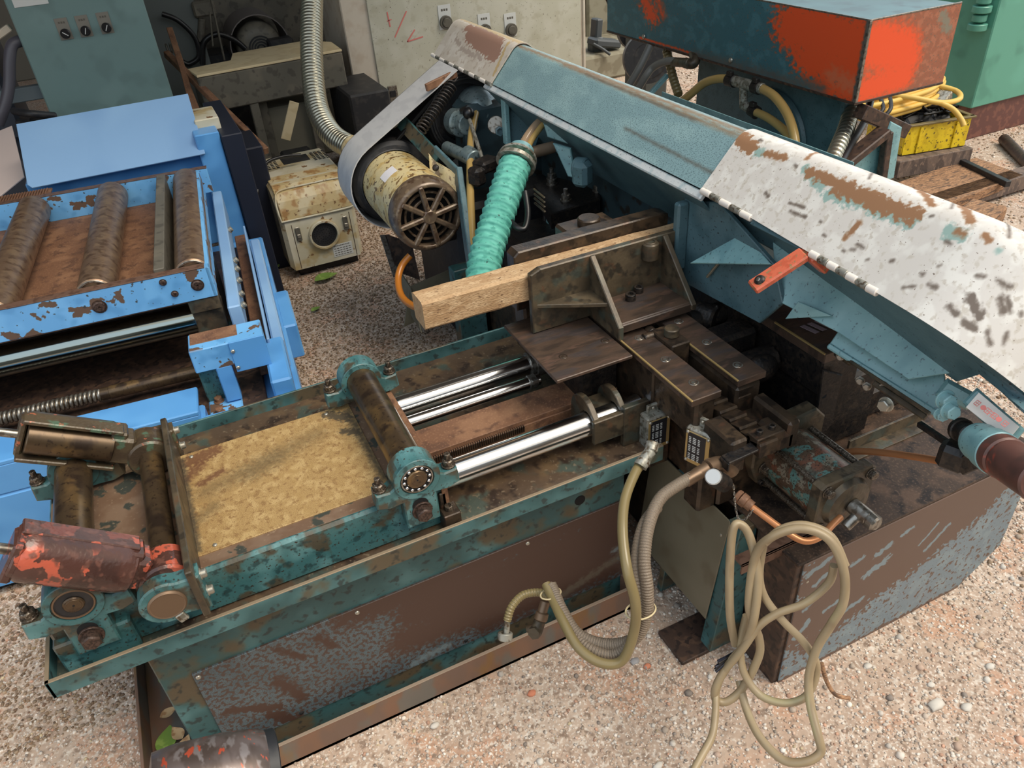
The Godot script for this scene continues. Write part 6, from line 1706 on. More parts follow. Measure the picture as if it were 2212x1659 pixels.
func timber() -> void:
	var s := S()
	var dir := Vector3(1, -0.012, 0).normalized()
	var rows := []
	var f := FastNoiseLite.new()
	f.seed = 12; f.frequency = 9.0
	var sect := [Vector2(-0.036, 0.030), Vector2(-0.028, 0.034), Vector2(0.026, 0.034), Vector2(0.032, 0.029), Vector2(0.032, -0.029), Vector2(0.027, -0.034), Vector2(-0.032, -0.034), Vector2(-0.036, -0.028)]
	for i in 9:
		var q: Vector2 = sect[i % 8]
		var row := PackedVector3Array()
		for j in 60:
			var x := 0.392 + 0.80 * j / 59.0
			var k := 1.0 + 0.05 * f.get_noise_2d(x, (i % 8) * 3.0)
			row.append(Vector3(x, 0.829, -1.421) + Vector3(0, q.y * k - (x - 0.4) * 0.012, q.x * k))
		rows.append(row)
	var u := 0
	# sides with flat faces, so that the edges stay crisp
	for i in 8:
		for j in 59:
			var a: Vector3 = rows[i][j]
			var b: Vector3 = rows[i][j + 1]
			var c: Vector3 = rows[i + 1][j + 1]
			var d: Vector3 = rows[i + 1][j]
			var n := Vector3(0, (a.y + d.y) * 0.5 - 0.829 + (a.x - 0.4) * 0.012, (a.z + d.z) * 0.5 + 1.421).normalized()
			s.quad(a, b, c, d, n)
	for j in [0, 59]:
		var c := Vector3(rows[0][j].x, 0.829 - (rows[0][j].x - 0.4) * 0.012, -1.421)
		var n := Vector3(-1 if j == 0 else 1, 0, 0)
		for i in 8: s.tri(c, rows[i][j], rows[i + 1][j], n, n, n)
	solo("timber_beam", s, M.wood, Vector3(0.8, 0.795, -1.421), "rough pale timber beam clamped in the vise jaws", "timber")

const LX := Vector3(0.996195, 0, 0.087156)
const LZ := Vector3(-0.087156, 0, 0.996195)
func L(a: float, y: float, b: float) -> Vector3: return Vector3(0.013, y, -2.22) + LX * a + LZ * b
func LB() -> Basis: return Basis(LX, Vector3.UP, LZ * 1.0)

func lbox(s: Sh, a0: float, a1: float, y0: float, y1: float, b0: float, b1: float, ch := 0.003) -> Sh:
	return s.box(L((a0 + a1) * 0.5, (y0 + y1) * 0.5, (b0 + b1) * 0.5), Vector3(absf(a1 - a0), absf(y1 - y0), absf(b1 - b0)), LB(), ch)

func blue_saw() -> void:
	var t := thing("blue_roller_machine", Vector3(-0.35, 0, -2.5), "bright blue machine with three rusty steel rollers, left of the feed bed", "machine")
	# base
	var s := S()
	lbox(s, -1.25, 0.16, 0.03, 0.335, -1.05, 0.33, 0.006)
	part("base", s, M.sky_clean, t)
	s = S()
	lbox(s, -1.25, -0.115, 0.335, 0.43, 0.29, 0.33, 0.006)
	lbox(s, -1.25, -0.115, 0.425, 0.44, 0.20, 0.33, 0.004)
	part("front_rail", s, M.sky_clean, t)
	s = S()
	lbox(s, -0.13, 0.14, 0.335, 0.40, 0.29, 0.34, 0.01)
	lbox(s, 0.085, 0.145, 0.335, 0.455, 0.05, 0.30, 0.006)
	lbox(s, -0.13, -0.105, 0.335, 0.41, 0.25, 0.335, 0.006)
	part("end_rail", s, M.sky_clean, t)
	s = S()
	lbox(s, -1.25, 0.05, 0.0, 0.03, -1.0, 0.30, 0.003)
	part("plinth", s, M.near_black, t)
	s = S()
	lbox(s, -1.25, 0.06, 0.336, 0.352, -0.95, 0.285, 0.003)
	part("bed_plate", s, M.brown_dark, t)
	s = S()
	lbox(s, -1.25, 0.0, 0.352, 0.60, -0.32, -0.28, 0.004)
	part("bed_recess_dark", s, M.near_black, t)  # near-black sheet stands in for the dark recess below the chrome bar
	# roller frame
	s = S()
	lbox(s, -1.1, 0.0, 0.605, 0.700, -0.028, 0.0, 0.002)
	var fb := part("frame_beam", s, M.sky, t)
	s = S()
	lbox(s, -1.1, -0.012, 0.700, 0.7025, -0.030, 0.001, 0.0005)
	part("worn_edge", s, M.brown_edge, fb)
	for q in [[-0.045, 0.652, 0.0150], [-0.313, 0.650, 0.0165], [-0.132, 0.682, 0.0085], [-0.112, 0.640, 0.0085]]:
		s = S()
		s.lathe(L(q[0], q[1], 0.0005), LZ, [Vector2(q[2] * 1.22, 0), Vector2(q[2] * 1.22, 0.001), Vector2(q[2], 0.001), Vector2(q[2], 0.004), Vector2(q[2] * 0.8, 0.006), Vector2(q[2] * 0.2, 0.006), Vector2(q[2] * 0.14, 0.003), Vector2(0, 0.003)], 24)
		part("axle_end", s, M.bolt_brown, fb)
	s = S()
	lbox(s, -1.1, 0.03, 0.605, 0.700, -0.945, -0.917, 0.002)
	var rb := part("frame_beam", s, M.sky, t)
	s = S()
	lbox(s, -1.1, 0.03, 0.700, 0.7025, -0.946, -0.916, 0.0005)
	part("worn_edge", s, M.brown_edge, rb)
	s = S()
	lbox(s, -0.012, 0.0, 0.605, 0.70, -0.93, 0.0, 0.002)
	part("frame_beam", s, M.sky, t)
	s = S()
	lbox(s, -0.78, -0.765, 0.605, 0.70, -0.93, 0.0, 0.002)
	part("frame_beam", s, M.sky, t)
	s = S()
	lbox(s, -1.1, -0.01, 0.598, 0.606, -0.93, -0.01, 0.001)
	part("floor_sheet", s, M.rusty, t)
	for a in [-0.050, -0.318, -0.586]:
		s = S()
		s.cyl(L(a, 0.667, -0.036), L(a, 0.667, -0.905), 0.052, 40, 0.004)
		var ro := part("roller", s, M.roller_blue, t)
		s = S()
		s.ring(L(a, 0.667, -0.036), L(a, 0.667, -0.0335), 0.050, 0.044)
		part("end_ring", s, M.steel, ro)
	s = S()
	lbox(s, -0.150, -0.120, 0.61, 0.712, -0.90, -0.03, 0.002)
	part("cross_bar", s, M.machine_grey, t)
	s = S()
	for i in 34:
		var a := -0.86 + i * 0.0095
		lbox(s, a, a + 0.0048, 0.695, 0.701, -1.02, -0.95, 0.0006)
	lbox(s, -0.88, -0.53, 0.688, 0.6955, -1.03, -0.948, 0.001)
	var gr := part("rear_grating", s, M.rusty, t)
	gr.set_meta("kind", "stuff")
	# chrome bar and screw below the frame
	s = S()
	s.cyl(L(-1.1, 0.520, -0.06), L(-0.085, 0.520, -0.06), 0.044, 44, 0.002)
	part("chrome_bar", s, M.chrome_dark, t)
	s = S()
	lbox(s, -0.088, 0.0, 0.560, 0.604, -0.07, -0.005, 0.003)
	lbox(s, -0.088, 0.0, 0.47, 0.560, -0.10, -0.02, 0.003)
	part("bar_block", s, M.casting, t)
	s = S()
	lbox(s, -0.075, 0.02, 0.36, 0.475, -0.10, -0.02, 0.006)
	part("bar_post", s, M.teal_clean, t)
	s = S()
	s.cyl(L(-0.37, 0.40, 0.05), L(-0.09, 0.40, 0.05), 0.020, 24, 0.002)
	s.cyl(L(-1.1, 0.40, 0.05), L(-0.37, 0.40, 0.05), 0.013, 20, 0.002)
	s.cyl(L(-0.395, 0.40, 0.05), L(-0.365, 0.40, 0.05), 0.0185, 24, 0.003)
	var sc := part("lead_screw", s, M.roller, t)
	var hp := []
	for i in 42 * 12 + 1:
		var q := i / 12.0
		hp.append(L(-0.395 - q * 0.0125, 0.40 + 0.015 * cos(TAU * q), 0.05 + 0.015 * sin(TAU * q)))
	s = S()
	s.tube(hp, 0.0052, 7, 1)
	part("screw_thread", s, M.steel, sc)
	# slide block at the right end
	s = S()
	lbox(s, -0.105, 0.098, 0.478, 0.552, 0.10, 0.20, 0.003)
	var bl := part("slide_block", s, M.sky, t)
	s = S()
	lbox(s, -0.10, 0.03, 0.5515, 0.5535, 0.102, 0.165, 0.0006)
	part("worn_top", s, M.rusty, bl)
	s = S()
	lbox(s, 0.002, 0.100, 0.455, 0.553, 0.198, 0.204, 0.001)
	part("guard_plate", s, M.sky_clean, bl)
	for y in [0.525, 0.470]: bolt(L(0.008, y, 0.205), LZ, 0.006, M.bright_bolt, bl, "dome", "screw")
	s = S()
	lbox(s, -0.105, -0.035, 0.335, 0.478, 0.11, 0.165, 0.004)
	part("block_post", s, M.teal_clean, bl)
	s = S()
	lbox(s, -0.052, -0.008, 0.36, 0.482, 0.165, 0.20, 0.003)
	part("block_strap", s, M.sky_clean, bl)
	s = S()
	lbox(s, -0.105, -0.01, 0.33, 0.356, 0.15, 0.29, 0.004)
	lbox(s, -0.105, -0.01, 0.29, 0.335, 0.265, 0.345, 0.004)
	part("clamp_shoe", s, M.sky, bl)
	for b in [0.175, 0.235]: bolt(L(-0.075, 0.356, b), Vector3.UP, 0.012, M.rusty, bl, "hex")
	# right-hand rails and tall edge plates
	s = S()
	lbox(s, 0.018, 0.055, 0.47, 0.585, -0.98, 0.05, 0.004)
	var rl := part("side_rail", s, M.sky_pale, t)
	for b in [-0.62, -0.34, -0.27, -0.18, -0.08, 0.0]: bolt(L(0.056, 0.555, b), LX + Vector3.UP * 0.5, 0.010, M.bright_bolt, rl, "hex")
	s = S()
	lbox(s, 0.055, 0.10, 0.36, 0.40, -0.95, 0.10, 0.003)
	part("gutter", s, M.rusty, t)
	s = S()
	lbox(s, 0.10, 0.108, 0.335, 0.47, -0.86, 0.08, 0.002)
	part("edge_plate", s, M.sky_pale, t)
	s = S()
	lbox(s, 0.112, 0.148, 0.335, 0.44, -0.78, 0.05, 0.006)
	part("edge_plate", s, M.sky_pale, t)
	s = S()
	lbox(s, 0.15, 0.20, 0.20, 0.335, -0.50, -0.22, 0.006)
	part("side_step", s, M.sky_clean, t)
	# cover sheet tilted over the rear housing
	s = S()
	s.plate([Vector3(-0.487, 0.882, -3.55), Vector3(0.154, 0.889, -3.55), Vector3(0.141, 0.711, -3.30), Vector3(-0.490, 0.711, -3.30), Vector3(-0.503, 0.722, -3.315)], Vector3(0, 0.81, 0.58), 0.006, 0.001)
	part("cover_sheet", s, M.sky_pale, t, "pale blue tilted cover sheet")
	s = S()
	s.bb(Vector3(-0.52, 0.30, -3.70), Vector3(0.215, 0.70, -3.38), 0.004)
	s.bb(Vector3(0.12, 0.30, -3.60), Vector3(0.215, 0.775, -3.32), 0.004)
	part("rear_housing", s, M.sky_clean, t)
	s = S()
	s.bb(Vector3(0.217, 0.0, -3.9), Vector3(0.30, 0.76, -3.30), 0.004)
	part("rear_side", s, M.navy, t)
	s = S()
	s.plate([Vector3(-0.778, 0.75, -3.924), Vector3(-0.56, 0.75, -3.986), Vector3(-0.541, 0.7, -3.559), Vector3(-0.73, 0.7, -3.382)], Vector3(-0.1, 0.95, 0.25), 0.006, 0.001)
	part("rear_tray", s, plain(rgb(206, 190, 184), 0.4), t)

func knob(parent: Node, c: Vector3, r: float, plate_m: Material, turn: float, big := false) -> void:
	var s := S()
	s.box(c + Vector3(0, r * 0.9, 0.001), Vector3(r * 2.6, r * 4.4, 0.002), Basis(), 0.0008)
	var k := part("switch_plate", s, plate_m, parent)
	s = S()
	if big:
		s.ring(c, c + Vector3(0, 0, 0.02), r * 1.25, r * 0.9, 28)
		s.cyl(c, c + Vector3(0, 0, 0.028), r * 0.85, 24, 0.003)
	else:
		s.cyl(c, c + Vector3(0, 0, 0.022), r, 24, 0.003)
	part("knob", s, M.black if not big else M.machine_grey, k)
	if not big:
		s = S()
		s.box(c + Vector3(0, 0, 0.0235), Vector3(0.0035, r * 1.3, 0.003), Basis(Vector3.BACK, turn), 0.0006)
		part("pointer", s, M.print_white, k)
	s = S()
	for i in 3: s.box(c + Vector3(-r * 0.5 + i * r * 0.5, r * 2.2, 0.0024), Vector3(r * 0.35, r * 0.4, 0.0008), Basis(), 0.0001)
	part("plate_print", s, M.machine_grey, k)

func left_background() -> void:
	# green control cabinet
	var z := -4.2
	var t := thing("control_cabinet", Vector3(-0.16, 0, -4.4), "grey-green control cabinet with three knobs in a row at the back left", "cabinet")
	var s := S()
	s.bb(Vector3(-0.428, 0.0, -4.62), Vector3(0.114, 1.75, z - 0.004), 0.006)
	part("body", s, M.cabinet_green, t)
	s = S()
	s.bb(Vector3(-0.424, 0.04, z - 0.006), Vector3(0.110, 1.72, z), 0.003)
	var dr := part("door", s, M.cabinet_green, t)
	for q in [[Vector3(-0.244, 1.078, -4.199), 0.9], [Vector3(-0.161, 1.078, -4.199), -0.35], [Vector3(-0.073, 1.079, -4.199), -0.5]]:
		knob(dr, q[0], 0.020, plain(rgb(126, 122, 112), 0.45), q[1])
	var lp := Vector3(-0.331, 1.216, -4.199)
	s = S()
	s.box(lp + Vector3(0, 0.045, 0.001), Vector3(0.135, 0.12, 0.002), Basis(), 0.0008)
	var np := part("rating_plate", s, M.print_white, dr)
	s = S()
	s.box(lp + Vector3(0, 0.058, 0.0022), Vector3(0.122, 0.082, 0.0008), Basis(), 0.0002)
	part("plate_field", s, M.plate_black, np)
	s = S()
	for i in 7:
		for j in 9:
			if (i * 5 + j * 3) % 7 != 0: s.box(lp + Vector3(-0.048 + j * 0.0115, 0.026 + i * 0.010, 0.0028), Vector3(0.008, 0.0045, 0.0006), Basis(), 0.0001)
	part("plate_print", s, M.print_white, np)
	# dark machinery left of the cabinet
	t = thing("dark_machine", Vector3(-1.0, 0, -4.6), "dark blue-grey machine with bent hoses at the far left edge", "machine")
	s = S()
	s.bb(Vector3(-1.9, 0.0, -5.2), Vector3(-0.50, 0.55, -4.3), 0.02)
	s.bb(Vector3(-1.9, 0.55, -5.2), Vector3(-0.62, 1.5, -4.7), 0.02)
	part("body", s, plain(rgb(66, 70, 80), 0.5), t)
	s = S()
	s.bar(Vector3(-0.643, 0.845, -4.28), Vector3(-0.416, 0.846, -4.28), Vector3.UP, 0.06, 0.05, 0.004)
	part("cross_rail", s, plain(rgb(104, 116, 122), 0.45), t)
	s = S()
	s.tube([Vector3(-0.431, 1.068, -4.24), Vector3(-0.467, 1.058, -4.22), Vector3(-0.497, 1.004, -4.2), Vector3(-0.533, 0.916, -4.18), Vector3(-0.578, 0.839, -4.16), Vector3(-0.637, 0.765, -4.15)], 0.024, 14, 6)
	part("bent_hose", s, plain(rgb(78, 76, 84), 0.4), t)
	s = S()
	for i in 4: s.tube([Vector3(-0.55, 0.817, -4.1) + Vector3(0, -0.05 * i, 0), Vector3(-0.473, 0.814, -4) + Vector3(0, -0.05 * i, 0), Vector3(-0.397, 0.78, -4.05) + Vector3(0, -0.05 * i, 0)], 0.016, 10, 5)
	part("hose_stack", s, M.near_black, t)
	s = S()
	s.bar(Vector3(-0.549, 1.077, -4.3), Vector3(-0.454, 1.12, -4.3), Vector3.BACK, 0.05, 0.03, 0.004)
	part("bright_bar", s, plain(rgb(208, 196, 176), 0.4), t)
	# big grey machine behind the tray
	t = thing("grey_machine", Vector3(0.6, 0, -5.3), "large dull grey machine body behind the beige tray", "machine")
	s = S()
	s.bb(Vector3(0.12, 0.0, -6.2), Vector3(1.32, 2.2, -5.35), 0.02)
	part("body", s, M.machine_grey, t)
	s = S()
	s.bb(Vector3(0.039, 0.478, -5) * Vector3(1, 0, 1), Vector3(0.367, 1.136, -5) + Vector3(0.02, 0.1, -0.1), 0.004)
	part("column", s, plain(rgb(92, 98, 96), 0.5), t)
	s = S()
	s.bb(Vector3(0.30, 0.0, -5.3), Vector3(0.62, 0.74, -5.1), 0.01)
	part("dark_recess", s, M.near_black, t)
	s = S()
	s.tube([Vector3(0.205, 1.003, -4.95), Vector3(0.277, 0.959, -4.95), Vector3(0.336, 0.867, -4.95), Vector3(0.332, 0.77, -4.95), Vector3(0.271, 0.736, -4.95), Vector3(0.238, 0.751, -4.95)], 0.014, 10, 6)
	s.tube([Vector3(0.338, 0.72, -4.95), Vector3(0.376, 0.832, -4.95), Vector3(0.461, 0.864, -4.95), Vector3(0.54, 0.825, -4.95), Vector3(0.59, 0.768, -4.95)], 0.016, 10, 6)
	part("power_cables", s, M.black, t)
	s = S()
	s.cyl(Vector3(0.473, 1.088, -4.9), Vector3(0.456, 0.735, -4.9), 0.006, 8)
	s.cyl(Vector3(0.405, 0.946, -5), Vector3(0.364, 0.831, -5), 0.02, 10)
	s.box(Vector3(0.429, 0.995, -5), Vector3(0.12, 0.08, 0.06), Basis(), 0.01)
	s.cyl(Vector3(0.445, 0.991, -4.88), Vector3(0.413, 0.818, -4.88), 0.005, 8)
	part("oil_pipes", s, M.machine_grey, t)
	s = S()
	var mc := Vector3(0.679, 0.767, -5)
	s.lathe(mc + Vector3(0, 0, -0.3), Vector3.BACK, [Vector2(0, 0), Vector2(0.125, 0), Vector2(0.13, 0.30), Vector2(0.12, 0.34), Vector2(0.07, 0.36), Vector2(0, 0.36)], 36, true)
	var mm := part("motor", s, M.machine_grey, t)
	s = S()
	var rows := []
	for zz in [-0.25, -0.1, 0.05]:
		var r := PackedVector3Array()
		for i in 19:
			var a := deg_to_rad(-20 + 220.0 * i / 18.0)
			r.append(mc + Vector3(cos(a) * 0.17, sin(a) * 0.17, zz))
		rows.append(r)
	s.sheet(rows, 0.006, mc)
	part("motor_hood", s, plain(rgb(112, 106, 104), 0.4, 0.3), mm)
	s = S()
	for r in [0.02, 0.035, 0.05, 0.065]: s.ring(mc + Vector3(0, -0.01, 0.05), mc + Vector3(0, -0.01, 0.064), r + 0.005, r - 0.003, 28)
	part("vent_rings", s, M.near_black, mm)
	s = S()
	s.box(Vector3(0.784, 0.78, -4.9), Vector3(0.14, 0.05, 0.1), Basis(), 0.01)
	part("terminal_box", s, M.near_black, mm)
	# beige tray on its stand
	t = thing("beige_tray", Vector3(0.6, 0, -4.4), "long beige topped trough on a dark stand behind the dehumidifier", "tray")
	var e0 := Vector3(0.251, 0.8, -4.293)
	var e1 := Vector3(1.005, 0.8, -4.349)
	var ed := (e1 - e0).normalized()
	var eb := Vector3(ed.z, 0, -ed.x)
	s = S()
	s.plate([Vector3(0.251, 0.8, -4.293), Vector3(1.005, 0.8, -4.349), Vector3(1.01, 0.8, -4.584), Vector3(0.886, 0.8, -4.735), Vector3(0.488, 0.8, -4.702), Vector3(0.451, 0.8, -4.527), Vector3(0.226, 0.8, -4.484)], Vector3.UP, 0.012, 0.002)
	part("top_sheet", s, M.beige, t)
	s = S()
	s.box((e0 + e1) * 0.5 + Vector3(0, -0.10, 0) + eb * 0.1, Vector3((e1 - e0).length(), 0.17, 0.20), Basis(ed, Vector3.UP, ed.cross(Vector3.UP)), 0.006)
	part("trough", s, M.machine_grey, t)
	for q in [[0.32, 0.03], [0.40, 0.12], [0.72, 0.05], [0.98, 0.1]]:
		var p: Vector3 = e0.lerp(e1, q[0]) + eb * q[1]
		s = S()
		s.bb(Vector3(p.x - 0.022, 0, p.z - 0.022), Vector3(p.x + 0.022, 0.72, p.z + 0.022), 0.003)
		part("leg", s, M.machine_grey, t)
	s = S()
	s.bar(e0.lerp(e1, 0.3) + Vector3(0, -0.62, 0), e0.lerp(e1, 0.98) + Vector3(0, -0.62, 0), Vector3.UP, 0.06, 0.03)
	part("cross_rail", s, M.machine_grey, t)
	s = S()
	s.box(e0.lerp(e1, 0.62) + Vector3(0, -0.40, 0) + eb * 0.2, Vector3(0.36, 0.30, 0.2), Basis(), 0.01)
	part("pump_box", s, plain(rgb(108, 104, 90), 0.6), t)
	s = S()
	s.box(e0.lerp(e1, 0.52) + Vector3(0.0, -0.56, 0.06), Vector3(0.16, 0.20, 0.2), Basis(), 0.01)
	part("dark_box", s, M.near_black, t)
	s = S()
	s.bar(e0.lerp(e1, 0.50) + Vector3(0.06, -0.20, 0.05), e0.lerp(e1, 0.42) + Vector3(0.03, -0.38, 0.05), Vector3.UP, 0.05, 0.01)
	part("loose_strip", s, M.beige, t)
	# dark block behind the drive end
	s = S()
	s.bb(Vector3(0.94, 0.13, -4.55), Vector3(1.16, 0.62, -4.1), 0.01)
	for q in [Vector3(0.97, 0, -4.15), Vector3(1.13, 0, -4.15)]: s.bb(q + Vector3(-0.025, 0, -0.025), q + Vector3(0.025, 0.14, 0.025), 0.002)
	solo("dark_box_stand", s, M.near_black, Vector3(1.05, 0, -4.3), "black box on legs between the silver duct and the white cabinet", "box")
	# silver flexible duct
	s = S()
	s.tube([Vector3(0.933, 1.171, -4.356), Vector3(0.847, 0.992, -4.188), Vector3(0.779, 0.833, -4.041), Vector3(0.73, 0.685, -3.895), Vector3(0.723, 0.606, -3.797), Vector3(0.742, 0.552, -3.695), Vector3(0.784, 0.524, -3.589)], 0.052, 26, 7, 0.007, 0.017)
	var dt := thing("flexible_duct", Vector3(0.784, 0.524, -3.589), "ribbed silver flexible duct hanging down behind the dehumidifier", "duct")
	part("duct_tube", s, M.duct, dt)
	s = S()
	s.cyl(Vector3(0.779, 0.524, -3.618), Vector3(0.812, 0.513, -3.543), 0.056, 28, 0.003)
	part("end_collar", s, M.cream_top, dt)
	# rusty poles
	s = S()
	s.bar(Vector3(0.157, 0.858, -4.641), Vector3(0.427, 0.528, -3.769), Vector3.UP, 0.035, 0.03, 0.003)
	var pl := thing("rusty_pole", Vector3(0.427, 0.528, -3.769), "rusty square pole leaning diagonally over the beige tray", "pole")
	part("pole", s, M.rusty, pl)
	s = S()
	for q in [Vector3(0.167, 0.874, -4.648), Vector3(0.186, 0.876, -4.642), Vector3(0.2, 0.871, -4.633)]: s.cyl(q + Vector3(0, -0.02, 0), q + Vector3(0, 0.03, 0), 0.006, 8)
	part("end_pins", s, M.steel, pl)
	s = S()
	s.bar(Vector3(0.209, 0.97, -4.678), Vector3(0.204, 0.808, -4.449), Vector3.RIGHT, 0.03, 0.012, 0.002)
	s.bar(Vector3(0.204, 0.808, -4.449), Vector3(0.178, 0.557, -4.108), Vector3.RIGHT, 0.03, 0.012, 0.002)
	s.bar(Vector3(0.202, 0.736, -4.356), Vector3(0.207, 0.649, -4.233), Vector3.RIGHT, 0.022, 0.012, 0.002)
	solo("rusty_strip", s, M.rusty, Vector3(0.178, 0.557, -4.108), "thin rusty flat strip standing upright beside the pale blue cover sheet", "strip")
	s = S()
	s.bar(Vector3(0.191, 0.633, -4.215), Vector3(0.34, 0.641, -4.198), Vector3.UP, 0.03, 0.03, 0.003)
	solo("short_angle", s, M.machine_grey, Vector3(0.203, 0.632, -4.209), "short grey angle bar under the leaning rusty pole", "bar")
	s = S()
	s.bb(Vector3(0.141, 0.742, -3.42), Vector3(0.237, 0.806, -3.42) + Vector3(0, 0, -0.2), 0.004)
	solo("cream_box", s, M.cream, Vector3(0.176, 0.735, -3.42), "small stained cream box at the top corner of the blue rear housing", "box")
	s = S()
	s.bb(Vector3(0.305, 0.0, -4.0), Vector3(0.40, 0.60, -3.62), 0.006)
	solo("navy_post", s, M.navy, Vector3(0.35, 0, -3.8), "dark navy housing between the blue machine and the dehumidifier", "housing")
	dehumidifier()
	white_cabinet()

func dehumidifier() -> void:
	var zf := -3.45
	var t := thing("dehumidifier", Vector3(0.55, 0, -3.7), "stained cream portable dehumidifier with a round black vent on its front", "dehumidifier")
	var s := S()
	var poly := PackedVector2Array([Vector2(zf, 0.05), Vector2(zf, 0.305), Vector2(zf - 0.004, 0.34), Vector2(zf - 0.018, 0.38), Vector2(zf - 0.045, 0.412), Vector2(zf - 0.085, 0.432), Vector2(zf - 0.12, 0.438), Vector2(zf - 0.50, 0.438), Vector2(zf - 0.52, 0.42), Vector2(zf - 0.52, 0.05)])
	s.extr(poly, Vector3(0.372, 0, 0), Vector3.BACK, Vector3.UP, Vector3(0.352, 0, 0), 0.018)
	part("body", s, M.cream, t)
	# raised upper shell with beading
	s = S()
	s.tube([Vector3(0.380, 0.300, zf + 0.004), Vector3(0.376, 0.34, zf), Vector3(0.380, 0.392, zf - 0.022), Vector3(0.41, 0.423, zf - 0.05), Vector3(0.55, 0.426, zf - 0.055), Vector3(0.69, 0.423, zf - 0.05), Vector3(0.715, 0.392, zf - 0.022), Vector3(0.72, 0.34, zf), Vector3(0.716, 0.300, zf + 0.004), Vector3(0.55, 0.297, zf + 0.005), Vector3(0.380, 0.300, zf + 0.004)], 0.0045, 8, 6)
	part("beading", s, M.cream, t)
	s = S()
	var poly2 := PackedVector2Array([Vector2(zf + 0.0025, 0.303), Vector2(zf - 0.002, 0.342), Vector2(zf - 0.016, 0.383), Vector2(zf - 0.043, 0.4155), Vector2(zf - 0.084, 0.4355), Vector2(zf - 0.20, 0.4415), Vector2(zf - 0.20, 0.40), Vector2(zf - 0.03, 0.303)])
	s.extr(poly2, Vector3(0.384, 0, 0), Vector3.BACK, Vector3.UP, Vector3(0.328, 0, 0), 0.003)
	part("upper_shell", s, M.cream_top, t, "upper shell stained yellow brown")
	# round outlet
	s = S()
	var c := Vector3(0.555, 0.198, zf)
	s.lathe(c, Vector3.BACK, [Vector2(0.072, 0), Vector2(0.072, 0.016), Vector2(0.068, 0.021), Vector2(0.061, 0.021), Vector2(0.059, 0.0)], 36)
	var o := part("outlet_ring", s, M.cream, t)
	s = S()
	s.cyl(c + Vector3(0, 0, -0.002), c + Vector3(0, 0, 0.009), 0.0595, 32, 0.001)
	part("outlet_grid", s, M.near_black, o)
	s = S()
	for r in [0.012, 0.024, 0.036, 0.047]:
		for i in int(r * 560):
			var a := TAU * i / int(r * 560)
			s.cyl(c + Vector3(cos(a) * r, sin(a) * r, 0.0088), c + Vector3(cos(a) * r, sin(a) * r, 0.0094), 0.0028, 8, 0.0001)
	part("grid_holes", s, M.hole, o).set_meta("kind", "stuff")
	# latches, seams, label
	for x in [0.44, 0.665]:
		s = S()
		s.box(Vector3(x, 0.225, zf + 0.005), Vector3(0.024, 0.062, 0.010), Basis(), 0.003)
		var l := part("latch", s, M.machine_grey, t)
		s = S()
		s.box(Vector3(x, 0.218, zf + 0.011), Vector3(0.015, 0.018, 0.006), Basis(), 0.002)
		s.box(Vector3(x, 0.258, zf + 0.008), Vector3(0.018, 0.008, 0.006), Basis(), 0.002)
		part("catch", s, M.bright_bolt, l)
	s = S()
	for x in [0.418, 0.690]: s.box(Vector3(x, 0.165, zf + 0.0005), Vector3(0.003, 0.22, 0.001), Basis(), 0.0002)
	part("door_seam", s, M.brown_dark, t)
	s = S()
	s.box(Vector3(0.628, 0.100, zf + 0.001), Vector3(0.095, 0.062, 0.0015), Basis(), 0.0004)
	var lb := part("label", s, M.print_white, t)
	s = S()
	for j in 10: s.box(Vector3(0.590 + j * 0.0078, 0.1235, zf + 0.002), Vector3(0.0055, 0.0045, 0.0005), Basis(), 0.0001)
	for i in 4:
		for j in 6: s.box(Vector3(0.592 + j * 0.014, 0.110 - i * 0.011, zf + 0.002), Vector3(0.010, 0.0035, 0.0005), Basis(), 0.0001)
	part("label_print", s, M.machine_grey, lb)
	# top: handle recess and vents
	s = S()
	s.box(Vector3(0.562, 0.4385, zf - 0.40), Vector3(0.13, 0.002, 0.10), Basis(), 0.0006)
	part("handle_recess", s, M.near_black, t)
	for k in 2:
		s = S()
		var x0: float = 0.405 if k == 0 else 0.650
		for i in 4:
			for j in 6: s.box(Vector3(x0 + i * 0.020, 0.4385, zf - 0.33 - j * 0.024), Vector3(0.014, 0.002, 0.012), Basis(), 0.0004)
		part("vent_slots", s, M.near_black, t)
	s = S()
	s.bb(Vector3(0.41, 0.0, zf - 0.45), Vector3(0.70, 0.052, zf - 0.04), 0.004)
	part("foot_frame", s, M.black, t)
	hose("power_cord", [Vector3(0.576, 0.49, -3.731), Vector3(0.493, 0.503, -3.722), Vector3(0.407, 0.496, -3.7), Vector3(0.354, 0.447, -3.658), Vector3(0.31, 0.359, -3.583), Vector3(0.287, 0.27, -3.47), Vector3(0.256, 0.183, -3.363), Vector3(0.24, 0.15, -3.332)], 0.008, M.black, "black power cord arching over the dehumidifier's left side to the ground", "", 0.0, 0.01, "cord")
	hose("power_cord", [Vector3(0.253, 0.012, -3.871), Vector3(0.332, 0.012, -3.95), Vector3(0.415, 0.012, -3.997), Vector3(0.504, 0.012, -4.008)], 0.010, M.black, "black cable lying on the ground left of the dehumidifier", "", 0.0, 0.01, "cord")

func stroke(s: Sh, a: Vector3, b: Vector3, w := 0.007) -> void:
	s.bar(a, b, Vector3.UP if absf((b - a).normalized().y) < 0.7 else Vector3.RIGHT, w, 0.0008, 0.0001)

